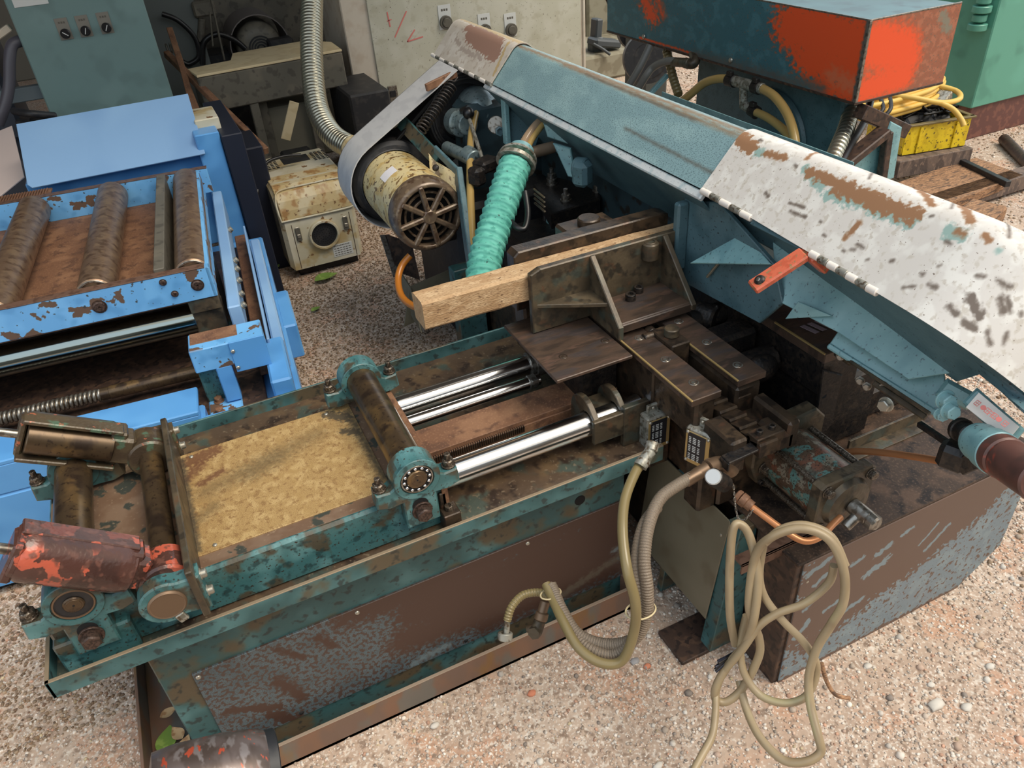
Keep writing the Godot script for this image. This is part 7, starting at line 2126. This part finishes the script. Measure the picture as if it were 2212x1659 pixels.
func white_cabinet() -> void:
	var z := -4.6
	var t := thing("electrical_cabinet", Vector3(1.9, 0, -4.85), "large off-white electrical cabinet with red chalk marks and switches on its door", "cabinet")
	var s := S()
	s.bb(Vector3(1.100, 0.0, -5.15), Vector3(2.640, 1.70, z - 0.012), 0.006)
	part("body", s, M.cabinet_edge, t)
	s = S()
	s.bb(Vector3(1.243, 0.978, -4.6) * Vector3(1, 0, 1) + Vector3(0.004, 0.05, -0.014), Vector3(2.609, 0.804, -4.6) * Vector3(1, 0, 1) + Vector3(-0.006, 1.66, 0), 0.003)
	var d := part("door", s, M.cabinet_white, t)
	s = S()
	s.bb(Vector3(2.615, 0.804, -4.6) * Vector3(1, 0, 1) + Vector3(0.004, 0.05, -0.014), Vector3(2.636, 1.66, z), 0.003)
	part("frame_strip", s, M.cabinet_edge, t)
	for q in [Vector3(1.697, 0.803, -4.598), Vector3(1.941, 0.723, -4.598), Vector3(2.112, 0.704, -4.598)]:
		knob(d, q, 0.030, M.print_white, 0.0, true)
	s = S()
	s.box(Vector3(1.319, 0.46, -4.598), Vector3(0.055, 0.10, 0.02), Basis(), 0.003)
	var lt := part("door_latch", s, M.steel, d)
	s = S()
	s.box(Vector3(1.316, 0.466, -4.586), Vector3(0.036, 0.036, 0.006), Basis(), 0.002)
	part("latch_window", s, M.plate_black, lt)
	s = S()
	stroke(s, Vector3(1.356, 0.903, -4.598), Vector3(1.362, 0.825, -4.598))
	stroke(s, Vector3(1.348, 0.856, -4.598), Vector3(1.376, 0.862, -4.598), 0.005)
	stroke(s, Vector3(1.47, 0.892, -4.598), Vector3(1.38, 0.766, -4.598))
	stroke(s, Vector3(1.505, 0.79, -4.598), Vector3(1.451, 0.733, -4.598))
	stroke(s, Vector3(1.451, 0.733, -4.598), Vector3(1.55, 0.746, -4.598))
	part("chalk_marks", s, M.print_red, d, "red chalk fraction 1/2")

func right_background() -> void:
	# machine with the orange and teal box
	var t := thing("orange_box_machine", Vector3(2.4, 0, -2.6), "pale blue machine under a peeling orange and dark teal box behind the saw bow", "machine")
	var X0 := 2.2
	var s := S()
	s.bb(Vector3(X0 + 0.004, 0.826, -3.62), Vector3(2.62, 1.085, -1.982), 0.004)
	var bx := part("box", s, M.teal_box, t)
	# skins with the worn paint
	var org := rgb(232, 84, 40)
	var teal := rgb(58, 104, 114)
	var tx := tex(1536, 320, teal, 0.36, [[rgb(70, 118, 128), 0.01, 0.46, 0.7, 0.36, 3], [rgb(110, 96, 86), 0.06, 0.78, 0.82, 0.5, 3], [rgb(28, 50, 56), 0.14, 0.76, 0.8, 0.5, 3]], 90,
		[[org, 0.42, [0.80, 0.25, 0.98, 0.30, 0.075, 0.02], [0.86, 0.6, 1.0, 0.65, 0.06, 0.02], [0.9, 0.9, 1.0, 0.9, 0.03, 0.015], [0.18, 0.2, 0.24, 0.55, 0.03, 0.02], [0.26, 0.2, 0.29, 0.5, 0.012, 0.02], [0.18, 0.96, 0.45, 0.97, 0.004, 0.004]],
		[rgb(214, 110, 74), 0.45, [0.93, 0.75, 0.99, 0.8, 0.02, 0.02]],
		[rgb(92, 92, 88), 0.5, [0.995, 0.0, 0.995, 1.0, 0.004, 0.004], [0.45, 0.97, 0.9, 0.95, 0.012, 0.02]]], 0.035)
	s = S()
	s.bb(Vector3(X0, 0.826, -3.62), Vector3(X0 + 0.004, 1.088, -1.98), 0.001)
	s.planar(Vector3(X0, 1.088, -3.62), Vector3(0, 0, 1.64), Vector3(0, -0.262, 0))
	part("side_sheet", s, mt(tx, 0.0), bx, "teal side sheet with bare orange areas")
	var tx2 := tex(512, 340, rgb(150, 92, 68), 0.5, [[rgb(168, 106, 80), 0.02, 0.46, 0.7, 0.5, 4], [rgb(112, 92, 78), 0.08, 0.7, 0.78, 0.5, 3]], 91,
		[[org, 0.42, [0.1, 0.3, 0.4, 0.45, 0.2, 0.08], [0.1, 0.85, 0.5, 0.8, 0.12, 0.06], [0.5, 0.55, 0.55, 0.6, 0.1, 0.08]], [rgb(96, 96, 92), 0.5, [0.01, 0.0, 0.01, 1.0, 0.012, 0.006]], [rgb(128, 122, 106), 0.5, [0.8, 0.1, 0.9, 0.3, 0.04, 0.03]]], 0.05)
	s = S()
	s.bb(Vector3(X0 + 0.004, 0.826, -1.982), Vector3(2.62, 1.088, -1.978), 0.001)
	s.planar(Vector3(X0, 1.088, 0), Vector3(0.42, 0, 0), Vector3(0, -0.262, 0))
	part("end_sheet", s, mt(tx2, 0.0), bx, "orange end sheet rubbed to brown")
	s = S()
	s.bar(Vector3(X0 + 0.002, 1.088, -1.98), Vector3(2.62, 1.088, -1.98), Vector3.UP, 0.006, 0.006)
	s.bar(Vector3(X0 + 0.002, 1.088, -3.62), Vector3(X0 + 0.002, 1.088, -1.98), Vector3.UP, 0.006, 0.006)
	s.bar(Vector3(X0 + 0.002, 0.826, -1.98), Vector3(X0 + 0.002, 1.088, -1.98), Vector3.RIGHT, 0.012, 0.012)
	part("bare_edge", s, M.steel, bx)
	s = S()
	s.bb(Vector3(X0 - 0.004, 0.818, -3.62), Vector3(2.62, 0.827, -1.976), 0.001)
	part("bottom_lip", s, M.brown_dark, bx)
	for q in [Vector3(2.198, 0.851, -2.647), Vector3(2.198, 0.847, -3.285)]: bolt(q, Vector3(-1, 0, 0), 0.011, M.bright_bolt, bx, "dome", "screw")
	# body below
	s = S()
	s.bb(Vector3(2.34, 0.20, -3.05), Vector3(2.44, 0.818, -2.16), 0.01)
	s.lathe(Vector3(2.335, 0.52, -2.52), Vector3(-1, 0, 0), [Vector2(0.22, 0), Vector2(0.21, 0.012), Vector2(0, 0.016)], 40)
	part("body", s, M.bow_shaded, t)
	s = S()
	s.bb(Vector3(2.0, 0.46, -2.84), Vector3(2.004, 0.721, -1.76), 0.001)
	s.bb(Vector3(2.0, 0.45, -2.84), Vector3(2.34, 0.46, -1.76), 0.001)
	part("side_tray", s, M.bow_blue, t)
	s = S()
	s.plate([Vector3(2.363, 0.739, -1.95), Vector3(2.429, 0.705, -1.95), Vector3(2.446, 0.511, -1.95), Vector3(2.384, 0.507, -1.95), Vector3(2.352, 0.679, -1.95)], Vector3(0, 0, 1), 0.05, 0.004)
	s.plate([Vector3(2.197, 0.586, -1.97), Vector3(2.373, 0.686, -1.97), Vector3(2.399, 0.488, -1.97), Vector3(2.253, 0.521, -1.97)], Vector3(0, 0, 1), 0.02, 0.003)
	part("corner_gusset", s, M.bow_blue, t)
	s = S()
	s.bar(Vector3(2.149, 0.626, -1.94), Vector3(2.331, 0.715, -1.94), Vector3.BACK, 0.06, 0.03, 0.004)
	s.bar(Vector3(2.346, 0.707, -1.94), Vector3(2.368, 0.505, -1.94), Vector3.RIGHT, 0.03, 0.03, 0.003)
	s.bar(Vector3(2.234, 0.792, -1.98), Vector3(2.475, 0.677, -1.98), Vector3.UP, 0.05, 0.05, 0.003)
	part("dark_frame", s, M.brown_dark, t)
	s = S()
	s.bb(Vector3(2.25, 0.0, -3.2), Vector3(2.44, 0.25, -2.1), 0.01)
	part("base", s, M.bow_shaded, t)
	# plumbing of clear amber hose
	var hz := [[Vector3(2.14, 0.598, -2.952), Vector3(2.14, 0.685, -2.828), Vector3(2.15, 0.747, -2.751), Vector3(2.16, 0.78, -2.669), Vector3(2.17, 0.79, -2.593)], [Vector3(2.17, 0.793, -2.431), Vector3(2.15, 0.785, -2.321), Vector3(2.13, 0.747, -2.221), Vector3(2.1, 0.696, -2.14), Vector3(2.08, 0.642, -2.099)], [Vector3(2.16, 0.701, -2.435), Vector3(2.15, 0.699, -2.337), Vector3(2.14, 0.681, -2.239), Vector3(2.13, 0.656, -2.172)]]
	for q in hz:
		s = S()
		s.tube(q, 0.0175 if q.size() != 4 else 0.016, 14, 7)
		part("amber_tube", s, M.amber, t)
	s = S()
	s.cyl(Vector3(2.165, 0.788, -2.607), Vector3(2.165, 0.793, -2.403), 0.021, 18, 0.003)
	s.cyl(Vector3(2.165, 0.786, -2.517), Vector3(2.165, 0.7, -2.503), 0.016, 18, 0.003)
	s.cyl(Vector3(2.165, 0.711, -2.511), Vector3(2.165, 0.696, -2.424), 0.019, 18, 0.004)
	var te := part("pipe_tee", s, M.zinc, t)
	for q in [[Vector3(2.165, 0.786, -2.616), Vector3(2.165, 0.788, -2.569)], [Vector3(2.165, 0.792, -2.457), Vector3(2.165, 0.791, -2.419)], [Vector3(2.165, 0.703, -2.458), Vector3(2.165, 0.695, -2.418)]]:
		s = S()
		s.cyl(q[0], q[1], 0.025, 18, 0.002)
		s.box((q[0] + q[1]) * 0.5 + Vector3(-0.01, 0.028, 0), Vector3(0.02, 0.02, 0.03), Basis(), 0.003)
		part("hose_clamp", s, M.dark_iron, te)
	s = S()
	s.tube([Vector3(2.1, 0.615, -3.198), Vector3(2.12, 0.706, -3.143), Vector3(2.15, 0.746, -3.126), Vector3(2.16, 0.785, -3.04), Vector3(2.17, 0.793, -2.977)], 0.017, 12, 6)
	s.tube([Vector3(2.1, 0.619, -3.28), Vector3(2.14, 0.718, -3.233), Vector3(2.2, 0.816, -3.231)], 0.018, 12, 6)
	part("grey_hose", s, plain(rgb(112, 112, 108), 0.45), t)
	s = S()
	s.tube([Vector3(2.25, 0.794, -3.171), Vector3(2.22, 0.75, -3.098), Vector3(2.2, 0.694, -3.031), Vector3(2.18, 0.65, -2.963)], 0.020, 12, 6, 0.002, 0.02)
	part("braided_hose", s, M.olive_hose, t)
	s = S()
	s.cyl(Vector3(2.17, 0.787, -3.001), Vector3(2.17, 0.803, -2.883), 0.02, 16, 0.003)
	s.tube([Vector3(2.17, 0.798, -2.916), Vector3(2.18, 0.799, -2.876), Vector3(2.2, 0.814, -2.885), Vector3(2.22, 0.826, -2.927)], 0.022, 14, 5)
	part("elbow", s, M.casting, t)
	s = S()
	s.bar(Vector3(2.11, 0.626, -3.104), Vector3(2.2, 0.711, -3.084), Vector3.UP, 0.02, 0.02)
	part("brace", s, M.bow_blue, t)
	s = S()
	s.tube([Vector3(2.432, 0.737, -2.198), Vector3(2.315, 0.699, -2.098), Vector3(2.142, 0.675, -1.966), Vector3(2.064, 0.662, -1.909)], 0.030, 18, 7, 0.003, 0.03)
	part("flexible_conduit", s, M.duct, t)
	s = S()
	s.tube([Vector3(2.495, 0.738, -2.172), Vector3(2.394, 0.699, -2.092), Vector3(2.209, 0.682, -1.97), Vector3(2.094, 0.663, -1.897)], 0.014, 12, 7)
	part("black_conduit", s, M.black, t)
	# dark lathe-like machine with handwheel between the cabinet and the orange box
	t = thing("handwheel_machine", Vector3(3.3, 0, -4.6), "dark machine column with a handwheel left of the orange and teal box", "machine")
	s = S()
	s.bb(Vector3(3.02, 0.0, -4.75), Vector3(3.22, 1.3, -4.5), 0.02)
	s.cyl(Vector3(3.28, 0.724, -5.087), Vector3(3.208, 0.56, -4.991), 0.06, 20, 0.004)
	part("column", s, plain(rgb(70, 74, 72), 0.5), t)
	s = S()
	s.ring(Vector3(3.206, 0.515, -4.891), Vector3(3.163, 0.535, -4.791), 0.14, 0.10, 32)
	s.cyl(Vector3(3.206, 0.515, -4.891), Vector3(3.136, 0.545, -4.744), 0.04, 20, 0.004)
	part("handwheel", s, M.near_black, t)
	s = S()
	s.ring(Vector3(2.937, 0.455, -4.36), Vector3(2.889, 0.476, -4.263), 0.15, 0.09, 36)
	s.cyl(Vector3(2.967, 0.443, -4.405), Vector3(2.884, 0.476, -4.266), 0.13, 36, 0.01)
	part("pulley", s, M.near_black, t)
	s = S()
	s.bar(Vector3(3.061, 0.713, -5.037), Vector3(3.072, 0.597, -4.944), Vector3.RIGHT, 0.03, 0.02)
	s.cyl(Vector3(3.104, 0.555, -4.964), Vector3(3.026, 0.585, -4.821), 0.035, 18, 0.004)
	s.cyl(Vector3(3.088, 0.575, -4.92), Vector3(3.183, 0.578, -4.883), 0.012, 12, 0.002)
	part("crank", s, M.dark_iron, t)
	s = S()
	s.bb(Vector3(2.72, 0.0, -5.4), Vector3(2.80, 1.5, -5.2), 0.01)
	solo("dark_post", s, M.near_black, Vector3(2.76, 0, -5.3), "narrow dark post against the right side of the white cabinet", "post")
	s = S()
	s.box(Vector3(3.45, 0.26, -5.723), Vector3(0.24, 0.06, 0.16), Basis(Vector3.BACK, -0.2), 0.02)
	s.box(Vector3(3.421, 0.344, -5.798), Vector3(0.06, 0.18, 0.10), Basis(Vector3.BACK, -0.1), 0.01)
	s.tube([Vector3(3.315, 0.279, -5.661), Vector3(3.363, 0.245, -5.614), Vector3(3.409, 0.202, -5.562)], 0.012, 8, 4)
	s.bb(Vector3(3.399, 0.302, -5.775) * Vector3(1, 0, 1) + Vector3(-0.05, 0, -0.05), Vector3(3.399, 0.302, -5.775) + Vector3(0.05, 0.0, 0.05), 0.01)
	solo("bench_tool", s, plain(rgb(72, 78, 82), 0.45), Vector3(3.379, 0.209, -5.713) * Vector3(1, 0, 1), "small grey machine tool showing past the white cabinet's edge", "tool")
	# concrete blocks further back
	for q in [[Vector3(3.713, -0, -6.262), Vector3(4.087, 0, -6.15), 0.75, "taller pale concrete block seen beyond the white cabinet"], [Vector3(3.28, 0, -5.62), Vector3(3.603, 0, -5.492), 0.20, "low grey concrete slab in front of the taller block"]]:
		s = S()
		var c: Vector3 = (q[0] + q[1]) * 0.5
		s.box(c + Vector3(0.05, q[2] * 0.5, -0.5), Vector3((q[1] - q[0]).length() + 0.3, q[2], 0.9), Basis(), 0.02)
		solo("concrete_block", s, M.concrete, c, q[3], "block")
	# green tank
	t = thing("green_tank", Vector3(4.557, 0, -3.161), "mint green hydraulic tank with fittings on its top at the far right", "tank")
	var g0 := Vector3(4.432, 0, -3.258)
	var g1 := Vector3(4.612, 0, -3.038)
	var g2 := Vector3(5.165, 0, -3.305)
	s = S()
	s.bb(Vector3(4.30, 0.0, -4.0), Vector3(4.95, 0.20, -3.02), 0.006)
	part("foot", s, M.maroon, t)
	s = S()
	s.bb(Vector3(4.27, 0.20, -4.02), Vector3(4.98, 0.98, -3.0), 0.006)
	part("body", s, M.mint_tank, t)
	s = S()
	s.bb(Vector3(4.25, 0.98, -4.04), Vector3(5.0, 0.995, -2.98), 0.004)
	part("lid", s, plain(rgb(112, 124, 110), 0.5), t)
	for i in 5:
		s = S()
		var p := Vector3(4.34 + (i % 3) * 0.22, 0.995, -3.12 - i * 0.13)
		s.cyl(p, p + Vector3(0, 0.10, 0), 0.04, 16, 0.006)
		s.cyl(p + Vector3(0, 0.10, 0), p + Vector3(0, 0.15, 0), 0.055, 16, 0.006)
		s.cyl(p + Vector3(0, 0.15, 0), p + Vector3(0, 0.22, 0), 0.03, 16, 0.006)
		part("fitting", s, M.mint_tank if i != 2 else M.near_black, t)
	s = S()
	for i in 9: s.cyl(Vector3(4.22, 0.62 + i * 0.045, -3.06), Vector3(4.22, 0.655 + i * 0.045, -3.06), 0.05 - (i % 2) * 0.012, 16, 0.004)
	part("side_filter", s, M.mint_tank, t)
	s = S()
	s.bb(Vector3(4.85, 0.12, -6.2), Vector3(6.6, 2.0, -5.2), 0.02)
	solo("white_block", s, plain(rgb(196, 190, 188), 0.6), Vector3(5.6, 0.12, -5.7), "plain white casing behind the green tank at the right edge", "casing")
	s = S()
	s.bb(Vector3(4.8, 0.0, -6.1), Vector3(6.7, 0.12, -5.0), 0.01)
	solo("grey_skid", s, M.grey_beam, Vector3(5.7, 0, -5.5), "dark skid under the white casing at the right edge", "skid")
	# pallet with crate
	t = thing("pallet", Vector3(3.707, 0, -2.585), "weathered brown wooden pallet boards behind the white hood", "pallet")
	var pd := (Vector3(3.789, 0.14, -2.294) - Vector3(3.029, 0.14, -2.26)).normalized()
	s = S()
	s.plate([Vector3(3.255, 0.1, -2.605), Vector3(3.781, 0.1, -2.635), Vector3(3.714, 0.1, -2.323), Vector3(3.159, 0.1, -2.286)], Vector3.UP, 0.05, 0.004)
	part("deck_board", s, M.plank, t)
	s = S()
	s.plate([Vector3(3.807, 0.1, -2.642), Vector3(3.89, 0.1, -2.625), Vector3(3.857, 0.1, -2.33), Vector3(3.735, 0.1, -2.324)], Vector3.UP, 0.05, 0.004)
	part("deck_board", s, M.plank, t)
	s = S()
	s.bar(Vector3(3.207, 0.06, -2.368), Vector3(3.988, 0.06, -2.368), Vector3.UP, 0.08, 0.09, 0.004)
	part("edge_beam", s, M.grey_beam, t)
	s = S()
	s.bar(Vector3(3.365, 0.13, -2.716), Vector3(3.812, 0.13, -2.647), Vector3.UP, 0.09, 0.10, 0.004)
	part("cross_beam", s, M.grey_beam, t)
	s = S()
	s.bar(Vector3(3.751, 0.11, -2.605), Vector3(3.67, 0.11, -2.278), Vector3.UP, 0.03, 0.03, 0.002)
	part("dark_slat", s, M.near_black, t)
	s = S()
	s.box(Vector3(3.296, 0.06, -2.136), Vector3(0.22, 0.12, 0.16), Basis(Vector3.UP, 0.3), 0.01)
	solo("wood_block", s, M.plank, Vector3(3.42, 0, -2.217), "square brown wood block under the pallet's edge beam", "block")
	s = S()
	s.cyl(Vector3(4.434, 0.03, -2.862), Vector3(4.115, 0.03, -2.424), 0.03, 18, 0.004)
	solo("steel_pipe", s, M.brown_dark, Vector3(4.313, 0, -2.668), "dark steel pipe lying on the gravel at the right edge", "pipe")
	# yellow crate
	t = thing("yellow_crate", Vector3(3.613, 0.18, -2.703), "yellow plastic crate full of black cables on the pallet beam", "crate")
	var c0 := Vector3(3.423, 0.18, -2.721)
	var c1 := Vector3(3.787, 0.18, -2.645)
	var cd := (c1 - c0).normalized()
	var cb := Vector3(cd.z, 0, -cd.x)
	var bas := Basis(cd, Vector3.UP, cd.cross(Vector3.UP))
	var w := (c1 - c0).length()
	s = S()
	var cm := (c0 + c1) * 0.5
	s.box(cm + Vector3(0, 0.005, 0) + cb * 0.15, Vector3(w, 0.01, 0.30), bas, 0.002)
	s.box(cm + Vector3(0, 0.075, 0), Vector3(w, 0.15, 0.008), bas, 0.002)
	s.box(cm + Vector3(0, 0.075, 0) + cb * 0.30, Vector3(w, 0.15, 0.008), bas, 0.002)
	s.box(c0 + Vector3(0, 0.075, 0) + cb * 0.15, Vector3(0.008, 0.15, 0.30), bas, 0.002)
	s.box(c1 + Vector3(0, 0.075, 0) + cb * 0.15, Vector3(0.008, 0.15, 0.30), bas, 0.002)
	var cr := part("body", s, M.yellow, t)
	s = S()
	s.box(cm + Vector3(0, 0.152, 0) - cb * 0.006, Vector3(w + 0.03, 0.010, 0.026), bas, 0.002)
	s.box(c1 + Vector3(0, 0.152, 0) + cb * 0.15, Vector3(0.026, 0.010, 0.32), bas, 0.002)
	s.box(c0 + Vector3(0, 0.152, 0) + cb * 0.15, Vector3(0.026, 0.010, 0.32), bas, 0.002)
	part("rim", s, plain(rgb(112, 98, 60), 0.5), cr)
	for k in [0.22, 0.78]:
		s = S()
		s.box(c0.lerp(c1, k) + Vector3(0, 0.07, 0) - cb * 0.007, Vector3(0.016, 0.135, 0.010), bas, 0.002)
		part("rib", s, M.yellow, cr)
	var r := RandomNumberGenerator.new()
	r.seed = 21
	s = S()
	for i in 9:
		var pts := []
		for k in 6: pts.append(c0.lerp(c1, r.randf_range(0.12, 0.88)) + cb * r.randf_range(0.05, 0.25) + Vector3(0, 0.13 + r.randf_range(0.0, 0.09), 0))
		s.tube(pts, 0.0065, 7, 6)
	var tg := solo("cable_tangle", s, M.black, cm, "tangle of thin black cables heaped in the yellow crate", "cables")
	tg.set_meta("kind", "stuff")
	s = S()
	for i in 3: s.box(c0.lerp(c1, 0.3 + i * 0.2) + cb * 0.15 + Vector3(0, 0.10, 0), Vector3(0.16, 0.12, 0.14), Basis(Vector3.UP, i * 0.7), 0.03)
	solo("black_tool", s, M.black, cm + cb * 0.15 + Vector3(0, 0.03, 0), "black power tool casings lying in the yellow crate", "tool")
	s = S()
	s.box(c0.lerp(c1, 0.82) + cb * 0.16 + Vector3(0, 0.19, 0), Vector3(0.10, 0.08, 0.07), Basis(Vector3.UP, 0.3) * Basis(Vector3.BACK, 0.4), 0.006)
	solo("junction_box", s, M.zinc, c0.lerp(c1, 0.82) + cb * 0.16 + Vector3(0, 0.15, 0), "small grey junction box on top of the cables in the crate", "box")
	# yellow cord coil
	t = thing("cord_coil", Vector3(3.523, 0.369, -2.853), "coil of pale yellow cord tied up above the crate", "cord")
	for i in 7:
		s = S()
		var o := Vector3(r.randf_range(-0.03, 0.03), i * 0.012 - 0.03, r.randf_range(-0.03, 0.03))
		s.tube([Vector3(3.22, 0.408, -2.877) + o, Vector3(3.381, 0.419, -2.884) + o, Vector3(3.566, 0.427, -2.879) + o, Vector3(3.792, 0.427, -2.917) + o, Vector3(3.87, 0.404, -2.933) + o, Vector3(3.648, 0.407, -2.829) + o, Vector3(3.393, 0.407, -2.803) + o, Vector3(3.216, 0.409, -2.813) + o, Vector3(3.22, 0.408, -2.877) + o], 0.0125, 9, 6)
		part("cord_turn", s, M.yellow_cord, t)
	s = S()
	s.tube([Vector3(3.382, 0.464, -2.852), Vector3(3.459, 0.457, -2.748), Vector3(3.577, 0.429, -2.676), Vector3(3.708, 0.422, -2.683), Vector3(3.805, 0.423, -2.775), Vector3(3.778, 0.438, -2.864)], 0.0135, 9, 7)
	s.tube([Vector3(3.567, 0.43, -2.681), Vector3(3.616, 0.399, -2.637), Vector3(3.638, 0.355, -2.594), Vector3(3.641, 0.327, -2.572)], 0.0135, 9, 6)
	part("cord_loop", s, M.yellow_cord, t)
	for q in [[Vector3(3.315, 0.465, -2.828), Vector3(3.236, 0.421, -2.747)], [Vector3(3.36, 0.47, -2.812), Vector3(3.258, 0.411, -2.73)]]:
		s = S()
		s.tube([q[0], (q[0] + q[1]) * 0.5 + Vector3(-0.01, 0, 0.03), q[1]], 0.01, 8, 5)
		part("tie", s, M.near_black, t)

func small_things() -> void:
	# rounded dark casting at the bottom edge of the picture
	var t := thing("dark_drum", Vector3(-0.13, 0, -0.93), "rounded dark metal drum end in the foreground beside the drip pan", "drum")
	var s := S()
	var a := Vector3(-0.278, 0.618, -0.72)
	var b := Vector3(-0.125, 0.573, -0.714)
	var d := (b - a).normalized()
	s.lathe(a, d, [Vector2(0, -0.01), Vector2(0.055, 0), Vector2(0.060, 0.03), Vector2(0.061, 0.09), Vector2(0.058, 0.13), Vector2(0.050, 0.155), Vector2(0.040, 0.165), Vector2(0, 0.168)], 36, true)
	part("shell", s, mt(tex(512, 256, rgb(104, 92, 88), 0.34, [[rgb(84, 72, 66), 0.015, 0.5, 0.7, 0.4, 4], [rgb(130, 122, 120), 0.03, 0.6, 0.75, 0.3, 4], [rgb(190, 84, 60), 0.03, 0.74, 0.78, 0.5, 4]], 95), 3.0, 0.4), t)
	s = S()
	s.ring(b - d * 0.012, b + d * 0.004, 0.052, 0.03, 32)
	part("end_ring", s, M.near_black, t)
	s = S()
	s.cyl(Vector3(a.x, 0.0, a.z), Vector3(a.x, a.y, a.z), 0.03, 16, 0.003)
	part("stand", s, M.dark_iron, t)
	# leaves
	var lv := [[Vector3(-0.396, 0.03, -1.249), 0.075, 1.3, true, "green leaf lying in the left end of the drip pan"], [Vector3(-0.374, 0.1, -1.366), 0.03, 1.2, true, "small green leaf wedged below the tray corner"], [Vector3(-0.384, 0.04, -1.313), 0.04, 0.3, false, "dry curled leaf nearest the top in the drip pan's left end"], [Vector3(-0.37, 0.04, -1.247), 0.045, 2.0, false, "dry brown leaf beside the green leaf in the drip pan"], [Vector3(-0.36, 0.04, -1.209), 0.05, 1.0, false, "pale dry leaf lowest in the drip pan's left end"], [Vector3(0.508, 0.015, -3.37), 0.12, 0.2, true, "long green leaf on the ground in front of the dehumidifier"], [Vector3(0.309, 0.02, -3.613), 0.10, 1.1, true, "green leaf beside the blue machine's corner"], [Vector3(0.188, 0.012, -2.881), 0.05, 0.8, true, "small yellow-green leaf on the brown gravel"], [Vector3(0.391, 0.012, -3.099), 0.05, 0.5, true, "leaf on the gravel between the dehumidifier and the chip tray"]]
	var i := 0
	for q in lv:
		i += 1
		s = S()
		var rows := []
		var ln: float = q[1]
		for u in 9:
			var row := PackedVector3Array()
			var uu := u / 8.0
			var wd := sin(PI * pow(uu, 0.8)) * ln * 0.30 + 0.0006
			for v in 5:
				var vv := v / 2.0 - 1.0
				var p := Vector3((uu - 0.5) * 2.0 * ln * 0.5, absf(vv) * wd * 0.35 + (0.25 if not q[3] else 0.08) * ln * pow(uu - 0.5, 2.0) * 2.0, vv * wd)
				row.append(q[0] + Basis(Vector3.UP, q[2]) * p)
			rows.append(row)
		s.sheet(rows, 0.0006, q[0] + Vector3(0, -1, 0))
		solo("leaf", s, M.leaf if q[3] else M.dry_leaf, q[0], q[4], "leaf")
	# the larger stones that can be told apart
	var st := [[Vector3(1.187, 0, -0.531), 0.026, "largest white stone right of the tank, lower right"], [Vector3(1.242, 0, -0.495), 0.018, "white stone just right of the largest white stone"], [Vector3(1.22, 0, -0.572), 0.012, "small white stone above the pair of large ones"], [Vector3(1.133, 0, -0.673), 0.014, "small pale stone near the end of the twig"], [Vector3(0.163, 0, -1.015), 0.014, "white stone alone on the gravel under the base's middle"], [Vector3(0.561, 0, -0.702), 0.014, "pale stone at the bottom edge left of the cable"], [Vector3(1.404, 0, -0.593), 0.018, "rounded tan stone right of the tank"], [Vector3(1.377, 0, -0.543), 0.016, "white stone below the rounded tan stone"], [Vector3(0.659, 0, -0.941), 0.016, "grey stone beneath the hose loop"], [Vector3(0.4, 0, -0.983), 0.014, "orange stone chip on the gravel in front of the base"], [Vector3(0.677, -0, -0.917), 0.013, "orange stone chip right of the hose loop"]]
	var r := RandomNumberGenerator.new()
	r.seed = 3
	for q in st:
		s = S()
		s.ball(q[0] + Vector3(0, q[1] * 0.15, 0), Vector3(q[1] * 0.85, q[1] * 0.45, q[1] * 0.6), 10, 7)
		var f := FastNoiseLite.new()
		f.seed = r.randi(); f.frequency = 45.0
		for k in s.v.size():
			var p: Vector3 = s.v[k] - q[0]
			s.v[k] = q[0] + p * (0.9 + 0.55 * f.get_noise_3dv(p))
		solo("stone", s, plain([rgb(204, 198, 188), rgb(190, 166, 142), rgb(200, 128, 98), rgb(158, 156, 156)][0 if "white" in q[2] or "pale" in q[2] else (2 if "orange" in q[2] else (3 if "grey" in q[2] else 1))], 0.85), q[0], q[2], "stone")
